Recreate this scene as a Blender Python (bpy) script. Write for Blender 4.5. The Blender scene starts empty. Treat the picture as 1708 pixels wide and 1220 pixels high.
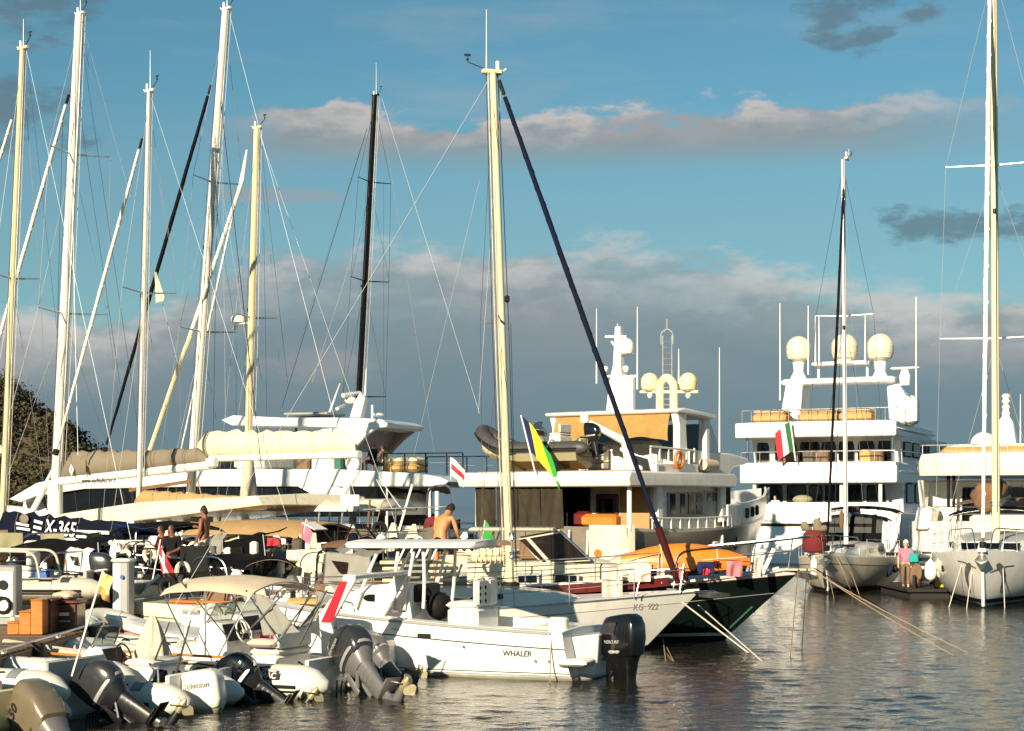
import bpy, bmesh, math, random
import numpy as np
from mathutils import Vector, Matrix, Euler
R = math.radians
random.seed(7)
sc = bpy.context.scene
COL = sc.collection
# ------------------------------------------------------------------ camera
F = 2800.0          # focal length in photograph pixels (1708 wide)
U0, VH, EYE = 854.0, 844.0, 3.0     # image centre, horizon row, eye height in metres
cam = bpy.data.cameras.new('camera'); cam_ob = bpy.data.objects.new('camera', cam); COL.objects.link(cam_ob)
cam_ob.location = (0, 0, EYE); cam_ob.rotation_euler = (R(90), 0, 0)
cam.sensor_width = 36; cam.lens = 36*F/1708; cam.shift_y = (VH-610)/1708
cam.clip_start = .5; cam.clip_end = 20000
sc.camera = cam_ob
# ------------------------------------------------------------------ light
SUN_EL, SUN_AZ = 20.0, 26.0         # elevation; degrees to the left of straight behind the camera
to_sun = Vector((-math.sin(R(SUN_AZ))*math.cos(R(SUN_EL)), -math.cos(R(SUN_AZ))*math.cos(R(SUN_EL)), math.sin(R(SUN_EL))))
sl = bpy.data.lights.new('sun', 'SUN'); sl.energy = 5.0; sl.angle = R(.53); sl.color = (1, .86, .64)
so = bpy.data.objects.new('sun', sl); COL.objects.link(so); so.rotation_euler = to_sun.to_track_quat('Z', 'Y').to_euler()
sc.view_settings.view_transform = 'Standard'; sc.view_settings.look = 'None'
sc.view_settings.exposure = 0.82; sc.view_settings.gamma = 1; sc.view_settings.use_curve_mapping = False
sc.cycles.max_bounces = 6; sc.cycles.diffuse_bounces = 3; sc.cycles.glossy_bounces = 4; sc.cycles.transparent_max_bounces = 12
sc.cycles.caustics_reflective = False; sc.cycles.caustics_refractive = False
sc.cycles.sample_clamp_indirect = 6

# ------------------------------------------------------------------ world: Nishita sky with cloud banks in azimuth / elevation
def build_world():
    w = bpy.data.worlds.new('World'); sc.world = w; w.use_nodes = True
    nt = w.node_tree; N = nt.nodes; Lk = nt.links; N.clear()
    def node(t, **k):
        n = N.new(t)
        for a, b in k.items(): setattr(n, a, b)
        return n
    def inp(n, i, x):
        if x is None: return
        if isinstance(x, (int, float, tuple)): n.inputs[i].default_value = x
        else: Lk.new(x, n.inputs[i])
    def m(op, a, b=None, c=None, clamp=False):
        n = node('ShaderNodeMath', operation=op, use_clamp=clamp)
        inp(n, 0, a); inp(n, 1, b); inp(n, 2, c); return n.outputs[0]
    def sstep(x, lo, hi):
        n = node('ShaderNodeMapRange', interpolation_type='SMOOTHSTEP')
        inp(n, 0, x); inp(n, 1, lo); inp(n, 2, hi); n.inputs[3].default_value = 0; n.inputs[4].default_value = 1
        return n.outputs[0]
    def mix(f, a, b):
        n = node('ShaderNodeMix', data_type='RGBA'); inp(n, 0, f)
        for i, x in ((6, a), (7, b)):
            if isinstance(x, tuple): n.inputs[i].default_value = (*x, 1)
            else: Lk.new(x, n.inputs[i])
        return n.outputs[2]
    def combine(x, y, z):
        n = node('ShaderNodeCombineXYZ'); inp(n, 0, x); inp(n, 1, y); inp(n, 2, z); return n.outputs[0]
    def noise(vec, scale, detail, rough=.55):
        n = node('ShaderNodeTexNoise'); n.inputs['Scale'].default_value = scale; n.inputs['Detail'].default_value = detail
        n.inputs['Roughness'].default_value = rough; Lk.new(vec, n.inputs['Vector']); return n.outputs['Fac']
    tc = node('ShaderNodeTexCoord'); sp = node('ShaderNodeSeparateXYZ'); Lk.new(tc.outputs['Generated'], sp.inputs[0])
    x, y, z = sp.outputs
    az = m('ARCTAN2', x, y)
    az = m('SUBTRACT', m('MODULO', m('ADD', az, .41+6*.82), .82), .41)      # the same cloud banks go on round the horizon
    e = m('DIVIDE', z, m('MAXIMUM', m('SQRT', m('ADD', m('MULTIPLY', x, x), m('MULTIPLY', y, y))), .02))
    azw = m('ARCTAN2', x, y)
    nvec = combine(m('MULTIPLY', azw, 1.0), m('MULTIPLY', e, 2.3), 0.0)
    n1 = noise(nvec, 42, 9, .6); n2 = noise(nvec, 6.0, 4, .5); n4 = noise(nvec, 15, 5, .55)
    fb = m('ADD', m('MULTIPLY', m('SUBTRACT', n1, .5), 2.2), m('MULTIPLY', m('SUBTRACT', n4, .5), 2.4))
    def banks(off, lst):
        out = None
        for (u, v, ru, rv) in lst:
            cx, cy = (u-U0)/F, (VH-v)/F
            a = m('DIVIDE', m('SUBTRACT', az, cx), ru/F); b = m('DIVIDE', m('SUBTRACT', m('ADD', e, off), cy), rv/F)
            q = m('SUBTRACT', 1.0, m('ADD', m('MULTIPLY', a, a), m('MULTIPLY', b, b)))
            q = m('MAXIMUM', q, -3.0)
            out = q if out is None else m('MAXIMUM', out, q)
        return out
    puffs = [(520, 612, 105, 30), (1590, 602, 120, 16), (20, 610, 60, 40), (470, 330, 120, 14)]
    dens = sstep(m('ADD', banks(0.0, puffs), m('MULTIPLY', fb, 1.1)), -.3, 1.0)
    bumps = m('ADD', m('MULTIPLY', m('SUBTRACT', n1, .5), .030), m('MULTIPLY', m('SUBTRACT', n4, .5), .060))
    def layer(top, soft_top, bot, soft_bot, wide):      # a cloud bank with a puffy upper edge and a soft base
        d = m('SUBTRACT', m('ADD', bumps, top), e)
        up = sstep(d, 0.0, soft_top); lo = sstep(e, bot-soft_bot, bot+soft_bot) if bot else 1.0
        if wide: lo = m('MULTIPLY', lo, m('MULTIPLY', sstep(m('ADD', az, m('MULTIPLY', bumps, 2.0)), wide[0]-.03, wide[0]+.03), sstep(m('ADD', az, m('MULTIPLY', bumps, 2.0)), wide[1]+.09, wide[1]-.09)))
        return m('MULTIPLY', up, lo), d
    hi_top = m('ADD', .240, m('MULTIPLY', sstep(m('ABSOLUTE', m('ADD', az, .02)), .12, .02), -.008))
    L1, d1 = layer(hi_top, .009, .207, .013, (-.155, .26))
    lo_top = m('ADD', m('ADD', .160, m('MULTIPLY', sstep(az, .08, .24), -.034)), m('MULTIPLY', sstep(az, -.13, -.24), -.045))
    L2, d2 = layer(lo_top, .019, None, 0, None)
    dark = [(1410, 40, 90, 70), (1530, 45, 50, 25), (1520, 392, 130, 36), (1690, 400, 60, 36), (70, 40, 130, 70), (60, 230, 130, 60)]
    ddark = sstep(m('ADD', banks(0.0, dark), m('MULTIPLY', fb, 1.7)), .0, 1.1)
    wisp = m('MULTIPLY', sstep(noise(combine(m('MULTIPLY', azw, .6), m('MULTIPLY', e, 3.0), .3), 9, 6, .6), .5, .75), sstep(e, .16, .26))
    sky = node('ShaderNodeTexSky', sky_type='NISHITA', sun_disc=False)
    sky.sun_elevation = R(SUN_EL); sky.sun_rotation = R(180+SUN_AZ); sky.altitude = 0; sky.air_density = 1.0; sky.dust_density = .6; sky.ozone_density = 2.2
    tint = node('ShaderNodeMix', data_type='RGBA', blend_type='MULTIPLY'); tint.inputs[0].default_value = 1
    Lk.new(sky.outputs[0], tint.inputs[6]); tint.inputs[7].default_value = (*SKY_TINT, 1)
    K = 1/SKY_STR
    def c(r, g, b): return (r*K*.73, g*K*.73, b*K*.73)
    base = tint.outputs[2]
    # upper bank, then the low grey bank that sinks into blue haze over the sea, all round the horizon
    col = mix(m('MULTIPLY', wisp, .35), base, c(.30, .34, .36))
    col = mix(m('MULTIPLY', sstep(e, .27, .15), .35), col, c(.205, .285, .318))
    c1 = mix(sstep(d1, .026, .004), c(.222, .248, .258), mix(sstep(n4, .42, .58), c(.285, .275, .272), c(.50, .44, .41)))
    col = mix(m('MULTIPLY', L1, .86), col, c1)
    low = mix(sstep(e, .035, .115), c(.114, .170, .210), mix(sstep(n2, .42, .6), c(.156, .206, .234), c(.196, .226, .244)))
    c2 = mix(sstep(d2, .060, .008), low, mix(sstep(n4, .40, .60), c(.225, .252, .264), c(.50, .465, .44)))
    col = mix(m('MULTIPLY', L2, m('MULTIPLY_ADD', m('MULTIPLY', sstep(n2, .62, .40), sstep(e, .09, .15)), -.25, .92)), col, c2)
    col = mix(m('MULTIPLY', dens, .5), col, c(.27, .275, .28))
    col = mix(m('MULTIPLY', ddark, .75), col, c(.095, .150, .185))
    bg = node('ShaderNodeBackground'); bg.inputs[1].default_value = SKY_STR; Lk.new(col, bg.inputs[0])
    out = node('ShaderNodeOutputWorld'); Lk.new(bg.outputs[0], out.inputs[0])
SKY_STR = .1; SKY_TINT = (.325, .530, .498)
build_world()

# ------------------------------------------------------------------ materials
M = {}
def mk(name, rgb, rough=.5, metal=0., var=.14, scale=3., bump=0., bscale=40., coat=0., spec=.5, stretch=(1, 1, 1), rgb2=None, wave=None, dirt=0.):
    m = bpy.data.materials.new(name); m.use_nodes = True; nt = m.node_tree; N = nt.nodes; L = nt.links
    b = N['Principled BSDF']; b.inputs['Roughness'].default_value = rough; b.inputs['Metallic'].default_value = metal
    b.inputs['Specular IOR Level'].default_value = spec
    if coat: b.inputs['Coat Weight'].default_value = coat; b.inputs['Coat Roughness'].default_value = .08
    tc = N.new('ShaderNodeTexCoord'); mp = N.new('ShaderNodeMapping'); mp.inputs['Scale'].default_value = stretch
    L.new(tc.outputs['Object'], mp.inputs[0])
    n = N.new('ShaderNodeTexNoise'); n.inputs['Scale'].default_value = scale; n.inputs['Detail'].default_value = 5; n.inputs['Roughness'].default_value = .65
    L.new(mp.outputs[0], n.inputs['Vector'])
    mx = N.new('ShaderNodeMix'); mx.data_type = 'RGBA'
    mr = N.new('ShaderNodeMapRange'); mr.inputs[1].default_value = .35; mr.inputs[2].default_value = .68; L.new(n.outputs['Fac'], mr.inputs[0]); L.new(mr.outputs[0], mx.inputs[0])
    c2 = rgb2 or tuple(c*(1-var) for c in rgb)
    mx.inputs[6].default_value = (*c2, 1); mx.inputs[7].default_value = (*rgb, 1)
    out = mx.outputs[2]
    if dirt:
        n3 = N.new('ShaderNodeTexNoise'); n3.inputs['Scale'].default_value = 1.6; n3.inputs['Detail'].default_value = 6
        mp3 = N.new('ShaderNodeMapping'); mp3.inputs['Scale'].default_value = (3.5, 3.5, .55); L.new(tc.outputs['Object'], mp3.inputs[0]); L.new(mp3.outputs[0], n3.inputs['Vector'])
        r3 = N.new('ShaderNodeMapRange'); r3.inputs[1].default_value = .52; r3.inputs[2].default_value = .8; r3.inputs[4].default_value = dirt; L.new(n3.outputs['Fac'], r3.inputs[0])
        m3 = N.new('ShaderNodeMix'); m3.data_type = 'RGBA'; L.new(r3.outputs[0], m3.inputs[0]); L.new(out, m3.inputs[6]); m3.inputs[7].default_value = (.24, .19, .13, 1); out = m3.outputs[2]
        # weed and scum along the waterline, with an uneven upper edge
        sx = N.new('ShaderNodeSeparateXYZ'); L.new(tc.outputs['Object'], sx.inputs[0]); ad = N.new('ShaderNodeMath'); ad.operation = 'MULTIPLY_ADD'; L.new(n.outputs['Fac'], ad.inputs[0]); ad.inputs[1].default_value = -.10; L.new(sx.outputs[2], ad.inputs[2])
        r4 = N.new('ShaderNodeMapRange'); r4.inputs[1].default_value = .05; r4.inputs[2].default_value = -.02; r4.inputs[4].default_value = .75; L.new(ad.outputs[0], r4.inputs[0])
        m4 = N.new('ShaderNodeMix'); m4.data_type = 'RGBA'; L.new(r4.outputs[0], m4.inputs[0]); L.new(out, m4.inputs[6]); m4.inputs[7].default_value = (.13, .12, .06, 1); out = m4.outputs[2]
    L.new(out, b.inputs['Base Color'])
    rr = N.new('ShaderNodeMapRange'); rr.inputs[3].default_value = max(.02, rough-.08); rr.inputs[4].default_value = min(1, rough+.12); L.new(n.outputs['Fac'], rr.inputs[0]); L.new(rr.outputs[0], b.inputs['Roughness'])
    if bump:
        if wave:
            n2 = N.new('ShaderNodeTexWave'); n2.inputs['Scale'].default_value = wave; n2.inputs['Distortion'].default_value = 6; n2.inputs['Detail'].default_value = 3
            L.new(mp.outputs[0], n2.inputs['Vector']); fo = n2.outputs['Fac']
        else:
            n2 = N.new('ShaderNodeTexNoise'); n2.inputs['Scale'].default_value = bscale; n2.inputs['Detail'].default_value = 4; L.new(mp.outputs[0], n2.inputs['Vector']); fo = n2.outputs['Fac']
        bp = N.new('ShaderNodeBump'); bp.inputs['Strength'].default_value = bump; bp.inputs['Distance'].default_value = .02; L.new(fo, bp.inputs['Height']); L.new(bp.outputs[0], b.inputs['Normal'])
    M[name] = m; return m
def mk_glass(name, rgb, clear):
    m = bpy.data.materials.new(name); m.use_nodes = True; nt = m.node_tree; N = nt.nodes; L = nt.links; b = N['Principled BSDF']
    b.inputs['Base Color'].default_value = (*rgb, 1); b.inputs['Roughness'].default_value = .06
    n = N.new('ShaderNodeTexNoise'); n.inputs['Scale'].default_value = 9; mr = N.new('ShaderNodeMapRange'); mr.inputs[3].default_value = .04; mr.inputs[4].default_value = .14
    L.new(n.outputs['Fac'], mr.inputs[0]); L.new(mr.outputs[0], b.inputs['Roughness'])
    t = N.new('ShaderNodeBsdfTransparent'); t.inputs[0].default_value = (.82, .86, .85, 1); mx = N.new('ShaderNodeMixShader'); mx.inputs[0].default_value = clear
    L.new(b.outputs[0], mx.inputs[1]); L.new(t.outputs[0], mx.inputs[2]); L.new(mx.outputs[0], N['Material Output'].inputs[0]); M[name] = m
mk('gelcoat', (.80, .77, .70), .22, var=.07, coat=.3, dirt=.16)
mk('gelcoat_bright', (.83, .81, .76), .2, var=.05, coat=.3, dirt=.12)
mk('gelcoat_cream', (.74, .66, .49), .25, var=.1, coat=.3, dirt=.22)
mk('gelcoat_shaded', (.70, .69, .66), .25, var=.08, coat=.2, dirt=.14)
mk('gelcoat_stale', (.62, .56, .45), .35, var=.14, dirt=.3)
mk('gelcoat_ivory', (.72, .65, .52), .25, var=.1, coat=.3, dirt=.2)
mk('yellow_cream', (.76, .66, .38), .3, var=.08, dirt=.15)
mk('deck_nonskid', (.66, .61, .52), .7, var=.14, bump=.25, bscale=120, dirt=.2)
mk('deck_grey', (.36, .35, .33), .7, var=.18, bump=.25, bscale=110, dirt=.2)
mk('navy_hull', (.012, .016, .03), .15, var=.3, coat=.6)
mk('black_green_hull', (.006, .011, .010), .13, var=.3, coat=.7)
mk('boot_stripe', (.015, .016, .02), .4, spec=.12)
mk('antifoul_red', (.20, .03, .02), .7)
mk('antifoul_blue', (.02, .05, .12), .7)
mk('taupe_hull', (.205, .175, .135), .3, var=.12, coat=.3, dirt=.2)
mk('dark_glass', (.006, .007, .009), .06, var=.4, spec=.6)
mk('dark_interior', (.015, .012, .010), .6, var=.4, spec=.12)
mk('mid_interior', (.10, .075, .05), .6, var=.5)
mk_glass('clear_glass', (.02, .03, .03), .72)
mk_glass('smoky_glass', (.02, .013, .012), .34)
mk('alu', (.62, .61, .58), .34, .85, var=.12)
mk('alu_mast', (.74, .71, .63), .42, .25, var=.1, stretch=(1, 1, .25))
mk('mast_white', (.78, .74, .65), .4, var=.08, stretch=(1, 1, .2), dirt=.12)
mk('mast_cream', (.74, .62, .36), .4, var=.1, stretch=(1, 1, .2), dirt=.16)
mk('mast_black', (.005, .005, .006), .3, var=.3, spec=.2)
mk('steel', (.60, .60, .60), .22, 1., var=.12)
mk('wire', (.22, .22, .22), .4, .8, var=.2)
mk('wire_dark', (.03, .032, .04), .5, .2, var=.2, spec=.12)
mk('wire_pale', (.55, .56, .56), .4, .4, var=.2)
mk('rope_white', (.66, .61, .50), .85, var=.25, bump=.5, bscale=90)
mk('rope_dark', (.07, .06, .05), .9, var=.35, bump=.5, bscale=90)
mk('rope_tan', (.36, .26, .15), .9, var=.3, bump=.5, bscale=90)
mk('rope_green', (.02, .10, .07), .9, var=.3, bump=.5, bscale=90)
mk('sail_white', (.76, .72, .63), .8, var=.1, bump=.3, bscale=22)
mk('sail_navy', (.006, .010, .030), .75, var=.25, bump=.35, bscale=22, spec=.12)
mk('sail_black', (.005, .005, .007), .7, var=.3, bump=.35, bscale=22, spec=.12)
mk('sail_maroon', (.055, .010, .010), .75, var=.25, bump=.3, bscale=22, spec=.12)
mk('canvas_taupe', (.20, .165, .115), .9, var=.12, bump=.3, bscale=30)
mk('canvas_cream', (.76, .64, .42), .88, var=.10, bump=.4, bscale=14)
mk('canvas_sand', (.62, .50, .36), .9, var=.1, bump=.25, bscale=16)
mk('canvas_tan', (.42, .26, .11), .9, var=.16, bump=.4, bscale=16)
mk('canvas_ochre', (.40, .22, .062), .9, var=.22, bump=.5, bscale=9)
mk('canvas_grey', (.26, .25, .22), .9, var=.12, bump=.3, bscale=20)
mk('canvas_olive', (.30, .27, .16), .92, var=.14, bump=.4, bscale=20)
mk('canvas_navy', (.005, .008, .020), .9, var=.2, bump=.3, bscale=24, spec=.12)
mk('canvas_blue', (.012, .045, .20), .9, var=.2, bump=.3, bscale=24, spec=.12)
mk('canvas_black', (.004, .004, .005), .88, var=.3, bump=.3, bscale=24, spec=.12)
mk('curtain_brown', (.045, .036, .024), .45, var=.35, scale=1.5, bump=.3, bscale=8, spec=.12)
mk('canvas_brown', (.20, .10, .045), .9, var=.25, bump=.4, bscale=18)
mk('hypalon_light', (.66, .63, .55), .5, var=.08, bump=.06, bscale=60, dirt=.18)
mk('hypalon_grey', (.40, .40, .38), .5, var=.1, bump=.06, bscale=60, dirt=.15)
mk('hypalon_sand', (.50, .46, .37), .55, var=.12, bump=.06, bscale=60, dirt=.2)
mk('hypalon_mid', (.20, .22, .23), .5, var=.12, bump=.06, bscale=60, dirt=.1)
mk('hypalon_dark', (.055, .053, .05), .5, var=.15, bump=.06, bscale=60)
mk('rubber_black', (.014, .014, .014), .6, var=.3, spec=.12)
mk('cowl_black', (.007, .007, .008), .14, var=.2, coat=.6)
mk('cowl_charcoal', (.030, .031, .033), .24, var=.15, coat=.4)
mk('cowl_grey', (.13, .13, .13), .28, var=.15, coat=.3)
mk('cowl_white', (.76, .73, .62), .3, var=.06, coat=.3, dirt=.12)
mk('cowl_bronze', (.24, .19, .125), .28, .35, var=.14, coat=.3)
mk('cowl_umber', (.07, .052, .033), .3, .2, var=.2, coat=.3)
mk('leg_grey', (.17, .165, .165), .35, .2, var=.2)
mk('leg_black', (.014, .014, .015), .35, var=.25)
mk('prop_metal', (.62, .52, .30), .35, .6, var=.2)
mk('white_plastic', (.78, .75, .68), .4, var=.07, dirt=.1)
mk('grey_plastic', (.30, .30, .29), .45, var=.12)
mk('black_plastic', (.018, .018, .018), .4, var=.25, spec=.12)
mk('cushion_white', (.74, .70, .60), .7, var=.08, bump=.15, bscale=40)
mk('cushion_tan', (.52, .32, .12), .85, var=.2, bump=.3, bscale=18)
mk('cushion_brown', (.20, .12, .07), .85, var=.25, bump=.3, bscale=18)
mk('red_paint', (.42, .012, .028), .28, var=.1, coat=.3)
mk('red_cloth', (.50, .03, .045), .85, var=.2, bump=.3, bscale=20)
mk('bag_red', (.15, .010, .011), .85, var=.25, bump=.4, bscale=14)
mk('maroon_paint', (.13, .014, .012), .35, var=.2, coat=.3)
mk('pink_cloth', (.62, .17, .25), .85, var=.15, bump=.3, bscale=20)
mk('pale_pink_cloth', (.76, .56, .46), .88, var=.1, bump=.4, bscale=16)
mk('rose_cloth', (.58, .20, .22), .88, var=.2, bump=.4, bscale=16)
mk('white_cloth', (.78, .74, .68), .85, var=.08, bump=.3, bscale=18)
mk('green_cloth', (.02, .32, .04), .8, var=.15, bump=.2)
mk('dark_green_cloth', (.012, .13, .035), .8, var=.15, bump=.2)
mk('yellow_cloth', (.78, .58, .015), .8, var=.1, bump=.2)
mk('pale_yellow_cloth', (.70, .60, .24), .8, var=.1, bump=.2)
mk('orange_cloth', (.66, .30, .08), .8, var=.1, bump=.2)
mk('navy_cloth', (.02, .025, .09), .85, var=.2, bump=.2, spec=.12)
mk('teal_cloth', (.01, .34, .30), .7, var=.15)
mk('black_cloth', (.012, .011, .012), .9, var=.3, bump=.2, spec=.12)
mk('orange_kayak', (.80, .215, .022), .38, var=.1, coat=.15)
mk('orange_kayak_band', (.84, .22, .015), .4, var=.1)
mk('teak', (.30, .17, .085), .65, var=.35, scale=5, stretch=(1, 9, 9), bump=.2, bscale=30)
mk('varnish', (.60, .19, .03), .3, var=.3, scale=5, stretch=(1, 1, 6), coat=.3)
mk('dark_wood', (.115, .028, .014), .35, var=.4, scale=5, stretch=(1, 1, 6), coat=.2)
mk('dock_wood', (.30, .20, .125), .85, var=.4, scale=4, stretch=(9, 1, 9), bump=.4, bscale=20, dirt=.3)
mk('dock_dark', (.022, .018, .015), .8, var=.4)
mk('concrete', (.36, .32, .27), .9, var=.25, bump=.4, bscale=30, dirt=.3)
mk('green_plastic', (.01, .10, .06), .4, var=.2)
mk('blue_plastic', (.015, .10, .34), .4, var=.2)
mk('navy_plastic', (.03, .035, .08), .45, var=.2)
mk('orange_plastic', (.72, .19, .02), .45, var=.15)
mk('yellow_plastic', (.70, .52, .05), .45, var=.15)
mk('skin_tan', (.50, .225, .09), .55, var=.14, scale=9)
mk('skin_brown', (.24, .085, .04), .55, var=.15, scale=9)
mk('skin_light', (.62, .36, .24), .55, var=.1, scale=9)
mk('hair_dark', (.022, .010, .007), .6, var=.4, bump=.5, bscale=120)
mk('lettering_black', (.015, .015, .016), .5)
mk('lettering_grey', (.34, .33, .30), .5)
mk('lettering_white', (.80, .79, .75), .5)
mk('lettering_silver', (.42, .41, .40), .35, .3)

# ------------------------------------------------------------------ mesh builder
class MB:
    def __init__(s): s.v = []; s.f = []; s.m = []
    def add(s, vs, fs, m=0):
        o = len(s.v); s.v += [tuple(p) for p in vs]
        s.f += [tuple(i+o for i in f) for f in fs]; s.m += [m]*len(fs) if isinstance(m, int) else list(m); return s
    def loft(s, rings, closed=True, c0=True, c1=True, m=0, strip=None):
        n = len(rings[0]); vs = [p for r in rings for p in r]; fs = []; ms = []
        for i in range(len(rings)-1):
            for k in range(n if closed else n-1):
                k2 = (k+1) % n
                fs.append((i*n+k, i*n+k2, (i+1)*n+k2, (i+1)*n+k)); ms.append(strip[k] if strip else m)
        if c0: fs.append(tuple(range(n-1, -1, -1))); ms.append(m)
        if c1: fs.append(tuple(range((len(rings)-1)*n, len(rings)*n))); ms.append(m)
        return s.add(vs, fs, ms)
    def tube(s, pts, r, n=6, cap=True, m=0, flat=1., closed=False):
        P = [Vector(p) for p in pts]; k = len(P)
        rs = [r]*k if isinstance(r, (int, float)) else list(r)
        T = []
        for i in range(k):
            if closed: t = P[(i+1) % k]-P[i-1]
            else: t = P[min(i+1, k-1)]-P[max(i-1, 0)]
            T.append(t.normalized() if t.length > 1e-9 else Vector((0, 0, 1)))
        a = Vector((0, 0, 1)) if abs(T[0].z) < .9 else Vector((0, 1, 0))
        nrm = (a-T[0]*a.dot(T[0])).normalized(); rings = []
        for i in range(k):
            nrm = (nrm-T[i]*nrm.dot(T[i]))
            if nrm.length < 1e-6: nrm = T[i].orthogonal()
            nrm.normalize(); b = T[i].cross(nrm)
            rings.append([P[i]+(nrm*math.cos(2*math.pi*j/n)+b*math.sin(2*math.pi*j/n)*flat)*rs[i] for j in range(n)])
        if closed: rings.append(rings[0])
        return s.loft(rings, True, cap and not closed, cap and not closed, m)
    def box(s, c, d, b=.0, m=0, top=1.):
        cx, cy, cz = c; x, y, z = d[0]/2, d[1]/2, d[2]/2
        b = b if b else min(x, y, z)*.12; b = min(b, x*.9, y*.9, z*.9)
        def ring(zz, e, q=1.):
            X, Y = (x-e)*q, (y-e)*q
            return [(cx+a, cy+w, zz) for a, w in ((X-b, -Y), (X, -Y+b), (X, Y-b), (X-b, Y), (-X+b, Y), (-X, Y-b), (-X, -Y+b), (-X+b, -Y))]
        return s.loft([ring(cz-z, b), ring(cz-z+b, 0), ring(cz+z-b, 0, top), ring(cz+z, b, top)], m=m)
    def obox(s, p, q, w, h, m=0):      # a bar from p to q, w wide, h high
        p, q = Vector(p), Vector(q); t = (q-p).normalized(); up = Vector((0, 0, 1)) if abs(t.z) < .95 else Vector((1, 0, 0))
        sd = t.cross(up).normalized(); u = sd.cross(t)
        R_ = lambda o: [o+sd*w/2*a+u*h/2*b for a, b in ((1, -1), (1, 1), (-1, 1), (-1, -1))]
        return s.loft([R_(p), R_(q)], m=m)
    def prism(s, ol, lo, hi, ax='y', m=0):
        def P(a, b, c): return {'y': (a, c, b), 'x': (c, a, b), 'z': (a, b, c)}[ax]
        return s.loft([[P(a, b, lo) for a, b in ol], [P(a, b, hi) for a, b in ol]], m=m)
    def lathe(s, prof, c=(0, 0, 0), n=16, ax='z', m=0, sc_=(1, 1)):
        rings = []
        for r, h in prof:
            ring = []
            for j in range(n):
                a, b = r*math.cos(2*math.pi*j/n)*sc_[0], r*math.sin(2*math.pi*j/n)*sc_[1]
                p = {'z': (a, b, h), 'x': (h, a, b), 'y': (a, h, b)}[ax]; ring.append((p[0]+c[0], p[1]+c[1], p[2]+c[2]))
            rings.append(ring)
        return s.loft(rings, m=m)
    def ell(s, c, r, n=12, k=7, m=0):
        pr = [(max(.02, math.sin(math.pi*i/k)), -math.cos(math.pi*i/k)) for i in range(k+1)]
        rings = [[(c[0]+a*math.cos(2*math.pi*j/n)*r[0], c[1]+a*math.sin(2*math.pi*j/n)*r[1], c[2]+h*r[2]) for j in range(n)] for a, h in pr]
        return s.loft(rings, m=m)
    def lump(s, c, r, amp=.18, n=18, k=11, m=0, seed=0):
        # a soft bundle: an ellipsoid pushed into folds
        rg = random.Random(seed or int(abs(c[0]*131+c[1]*17+c[2]*7)*10)); W = [(rg.uniform(1, 5), rg.uniform(1, 4), rg.uniform(0, 6)) for _ in range(5)]
        rings = []
        for i in range(k+1):
            a = math.pi*i/k; ring = []
            for j in range(n):
                q = 2*math.pi*j/n; f = 1+amp*sum(math.sin(round(w[0])*q+w[2])*math.sin(w[1]*a+w[2]) for w in W)*.5*math.sin(a)
                ring.append((c[0]+max(.02, math.sin(a))*math.cos(q)*r[0]*f, c[1]+max(.02, math.sin(a))*math.sin(q)*r[1]*f, c[2]-math.cos(a)*r[2]*(f if math.cos(a) < 0 else 1)))
            rings.append(ring)
        return s.loft(rings, m=m)
    def sheet(s, fn, nu, nv, m=0, th=.012):
        # a cloth or shell surface with real thickness
        P = [[Vector(fn(i/nu, j/nv)) for j in range(nv+1)] for i in range(nu+1)]
        top, bot = [], []
        for i in range(nu+1):
            for j in range(nv+1):
                du = P[min(i+1, nu)][j]-P[max(i-1, 0)][j]; dv = P[i][min(j+1, nv)]-P[i][max(j-1, 0)]
                n = du.cross(dv); n = n.normalized() if n.length > 1e-9 else Vector((0, 0, 1))
                top.append(P[i][j]+n*th/2); bot.append(P[i][j]-n*th/2)
        W = nv+1; o = len(top); fs = []
        for i in range(nu):
            for j in range(nv):
                a, b, c, d = i*W+j, (i+1)*W+j, (i+1)*W+j+1, i*W+j+1
                fs += [(a, b, c, d), (o+d, o+c, o+b, o+a)]
        for i in range(nu): a, b = i*W, (i+1)*W; fs += [(b, a, o+a, o+b)]; a, b = i*W+nv, (i+1)*W+nv; fs += [(a, b, o+b, o+a)]
        for j in range(nv): a, b = j, j+1; fs += [(a, b, o+b, o+a)]; a, b = nu*W+j, nu*W+j+1; fs += [(b, a, o+a, o+b)]
        return s.add(top+bot, fs, m)
    def quad(s, a, b, c, d, th=.012, nu=1, nv=1, wob=0., m=0, drop=0.):
        a, b, c, d = map(Vector, (a, b, c, d)); n = (b-a).cross(d-a).normalized()
        ph = random.random()*6
        def fn(u, v):
            p = (a*(1-u)+b*u)*(1-v)+(d*(1-u)+c*u)*v
            return p+n*wob*(math.sin(u*9+ph+v*2)*(v+.15)+.5*math.sin(u*17+v*6+ph))-Vector((0, 0, drop*math.sin(math.pi*u)))
        return s.sheet(fn, nu, nv, m, th)
    def xf(s, Mx): s.v = [tuple(Mx @ Vector(p)) for p in s.v]; return s
    def join(s, o, m=None):
        return s.add(o.v, o.f, list(o.m) if m is None else [m]*len(o.f))

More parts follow.
